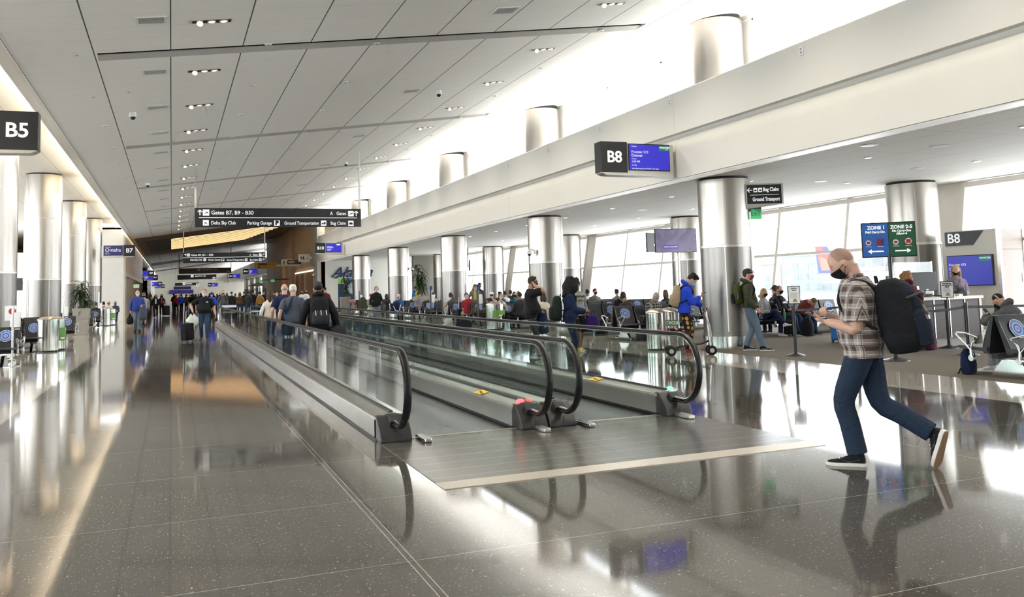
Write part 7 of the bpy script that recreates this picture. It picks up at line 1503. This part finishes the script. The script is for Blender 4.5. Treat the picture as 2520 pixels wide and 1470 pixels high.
e = empty('wall_sign', 'small white and red notice stand by the left sanitiser post', 'sign', (-4.05, 27.0, 0)); MB().cyl((0,0,0),(0,0,1.1), .02, 8).build('post', STEEL, e); MB().box((0,0,1.25), (.3,.02,.4)).build('panel', PAPER, e, smooth=0); MB().ball((.03,-.012,1.3), (.09,.004,.09), 14, 6).build('red_disc', RB, e); MB().lathe([(.15,0),(.15,.01),(0,.012)], n=16).build('base', STEEL, e)
# shop people
P = fig('shop worker in a pale pink top behind the left shop counter', (-4.4, 84+2), (.6,-.8), 1.72, 1, None, 'fair', ('short','black'), ('top', C['pink']), 'long', bottom=('trousers', C['black']))
# ---- the crowd farther down: a few builds, each copy set down by itself
protos = []
rc = random.Random(21)
cols = ['black','charcoal','dgrey','navy','burgundy','brown','olive','royal','khaki','slate','grey','red','mustard','black','charcoal','navy']
for i, (po, fc, fem_, hr) in enumerate(((walkA,-1,False,('short','black')),(walkB,-1,True,('long','brown')),(walkA,1,False,('short','brown')),(walkB,1,True,('ponytail','black')),(None,1,False,('crop','black')),(None,-1,True,('bob','black')))):
    protos.append((po, fc, fem_, hr))
made = {}
def crowd(px, Y, k, top, label, group=None, bot='charcoal', H=1.74, bag=False):
    po, fc, fem_, hr = protos[k]; X = wx(px, Y)
    if k not in made:
        made[k] = fig(label, (X, Y), (0, fc), 1.74, 0, po, 'tan', hr, ('top', C['charcoal']), 'long', -.08, ('trousers', C['charcoal']), fem=fem_, mask=M_BLK if fc < 0 else None, group=group)['e']; e = made[k]
    else:
        e = copy_tree(made[k], (X, Y, 0), None, label); 
        if group: e['group'] = group
        elif 'group' in e: del e['group']
    e.scale = (H/1.74,)*3
    for ch in e.children:
        m = C[top] if ch.name.startswith('top') else C[bot] if ch.name.startswith('trousers') else None
        if m: ch.material_slots[0].link = 'OBJECT'; ch.material_slots[0].material = m
    return e
named = [(590,66,5,'brown','woman in a brown coat queueing left of the umbrella'),(601,68,4,'black','man in black in the queue by the far columns'),(611,64,3,'charcoal','woman with dark hair in the queue by the far columns'),(623,66,4,'black','person in black waiting under the umbrella'),(640,60,3,'mustard','woman in a mustard jacket with long hair seen from behind'),(649,62,4,'black','dark figure next to the woman in the mustard jacket'),(676,64,4,'black','man in black by the tall timber doorway'),(690,58,5,'burgundy','woman in a dark red top near the timber doorway'),(696,68,0,'khaki','man in a tan hat near the timber doorway'),(742,60,5,'white','woman in white with a dark vest by the restroom doors'),(753,58,5,'white','woman in a white mask and pale top by the restroom doors'),(800,44,4,'burgundy','person in dark red beyond the man with the black backpack'),(570,64,4,'black','man in black standing just past the walkway end'),(579,70,0,'olive','man in an olive top past the walkway end'),(434,86,2,'red','man in a red top walking away down the corridor'),(446,84,2,'royal','man in blue with a pack walking away down the corridor'),(459,92,3,'olive','woman in an olive coat walking away down the corridor'),(471,96,3,'black','woman in black walking away left of the man in the polo'),(482,90,5,'charcoal','woman in charcoal close to the man in the polo'),(534,84,0,'charcoal','man in charcoal right of the man in the polo')]
for px, Y, k, c, lab in named: crowd(px, Y, k, c, lab, None, rc.choice(['black','charcoal','darkjeans','jeans']), rc.uniform(1.62,1.82))
for i in range(34):
    Y = rc.uniform(96, 150); px = rc.uniform(424, 560)
    crowd(px, Y, rc.randrange(6), rc.choice(cols), 'small distant traveller in the crowd at the far end of the corridor', 'far crowd of travellers', rc.choice(['black','charcoal','darkjeans','navy']), rc.uniform(1.6,1.84))
for i in range(8):
    Y = rc.uniform(90, 130); crowd(rc.uniform(352, 380), Y, rc.randrange(6), rc.choice(cols), 'small distant traveller outside the left shops', 'travellers by the left shops', 'charcoal', rc.uniform(1.6,1.8))
# umbrella stand, luggage cart and far kiosk
e = empty('parasol', 'small dark umbrella open above the far queue', 'umbrella', (wx(637,66), 66, 0)); MB().cyl((0,0,0),(0,0,2.35), .02, 8).build('pole', STEEL, e); MB().lathe([(.85,2.12),(.5,2.25),(0,2.38)], n=12).build('canopy', mat('umbrella_dark', (.03,.028,.025), .6), e, smooth=20); MB().lathe([(.2,0),(.2,.04),(0,.05)], n=14).build('base', DGREY, e)
e = empty('luggage_cart', 'dark cart with white panels at the far walkway end', 'cart', (wx(563,53), 53, 0)); MB().bb((-.45,-.3,.15),(.45,.3,1.0)).build('body', C['navy'], e, bevel=.02); b = MB(); b.bb((-.4,-.31,.82),(.4,-.3,.95)); MB().bb((-.4,-.312,.5),(.4,-.302,.6)).build('panel', STK_W, e, smooth=0); b.build('panel', STK_W, e, smooth=0); [MB().cyl((x-.02,y,.075),(x+.02,y,.075), .075, 12).build('wheel', RUBBER, e) for x in (-.38,.38) for y in (-.25,.25)]
bpy.data.scenes.remove(TMP)
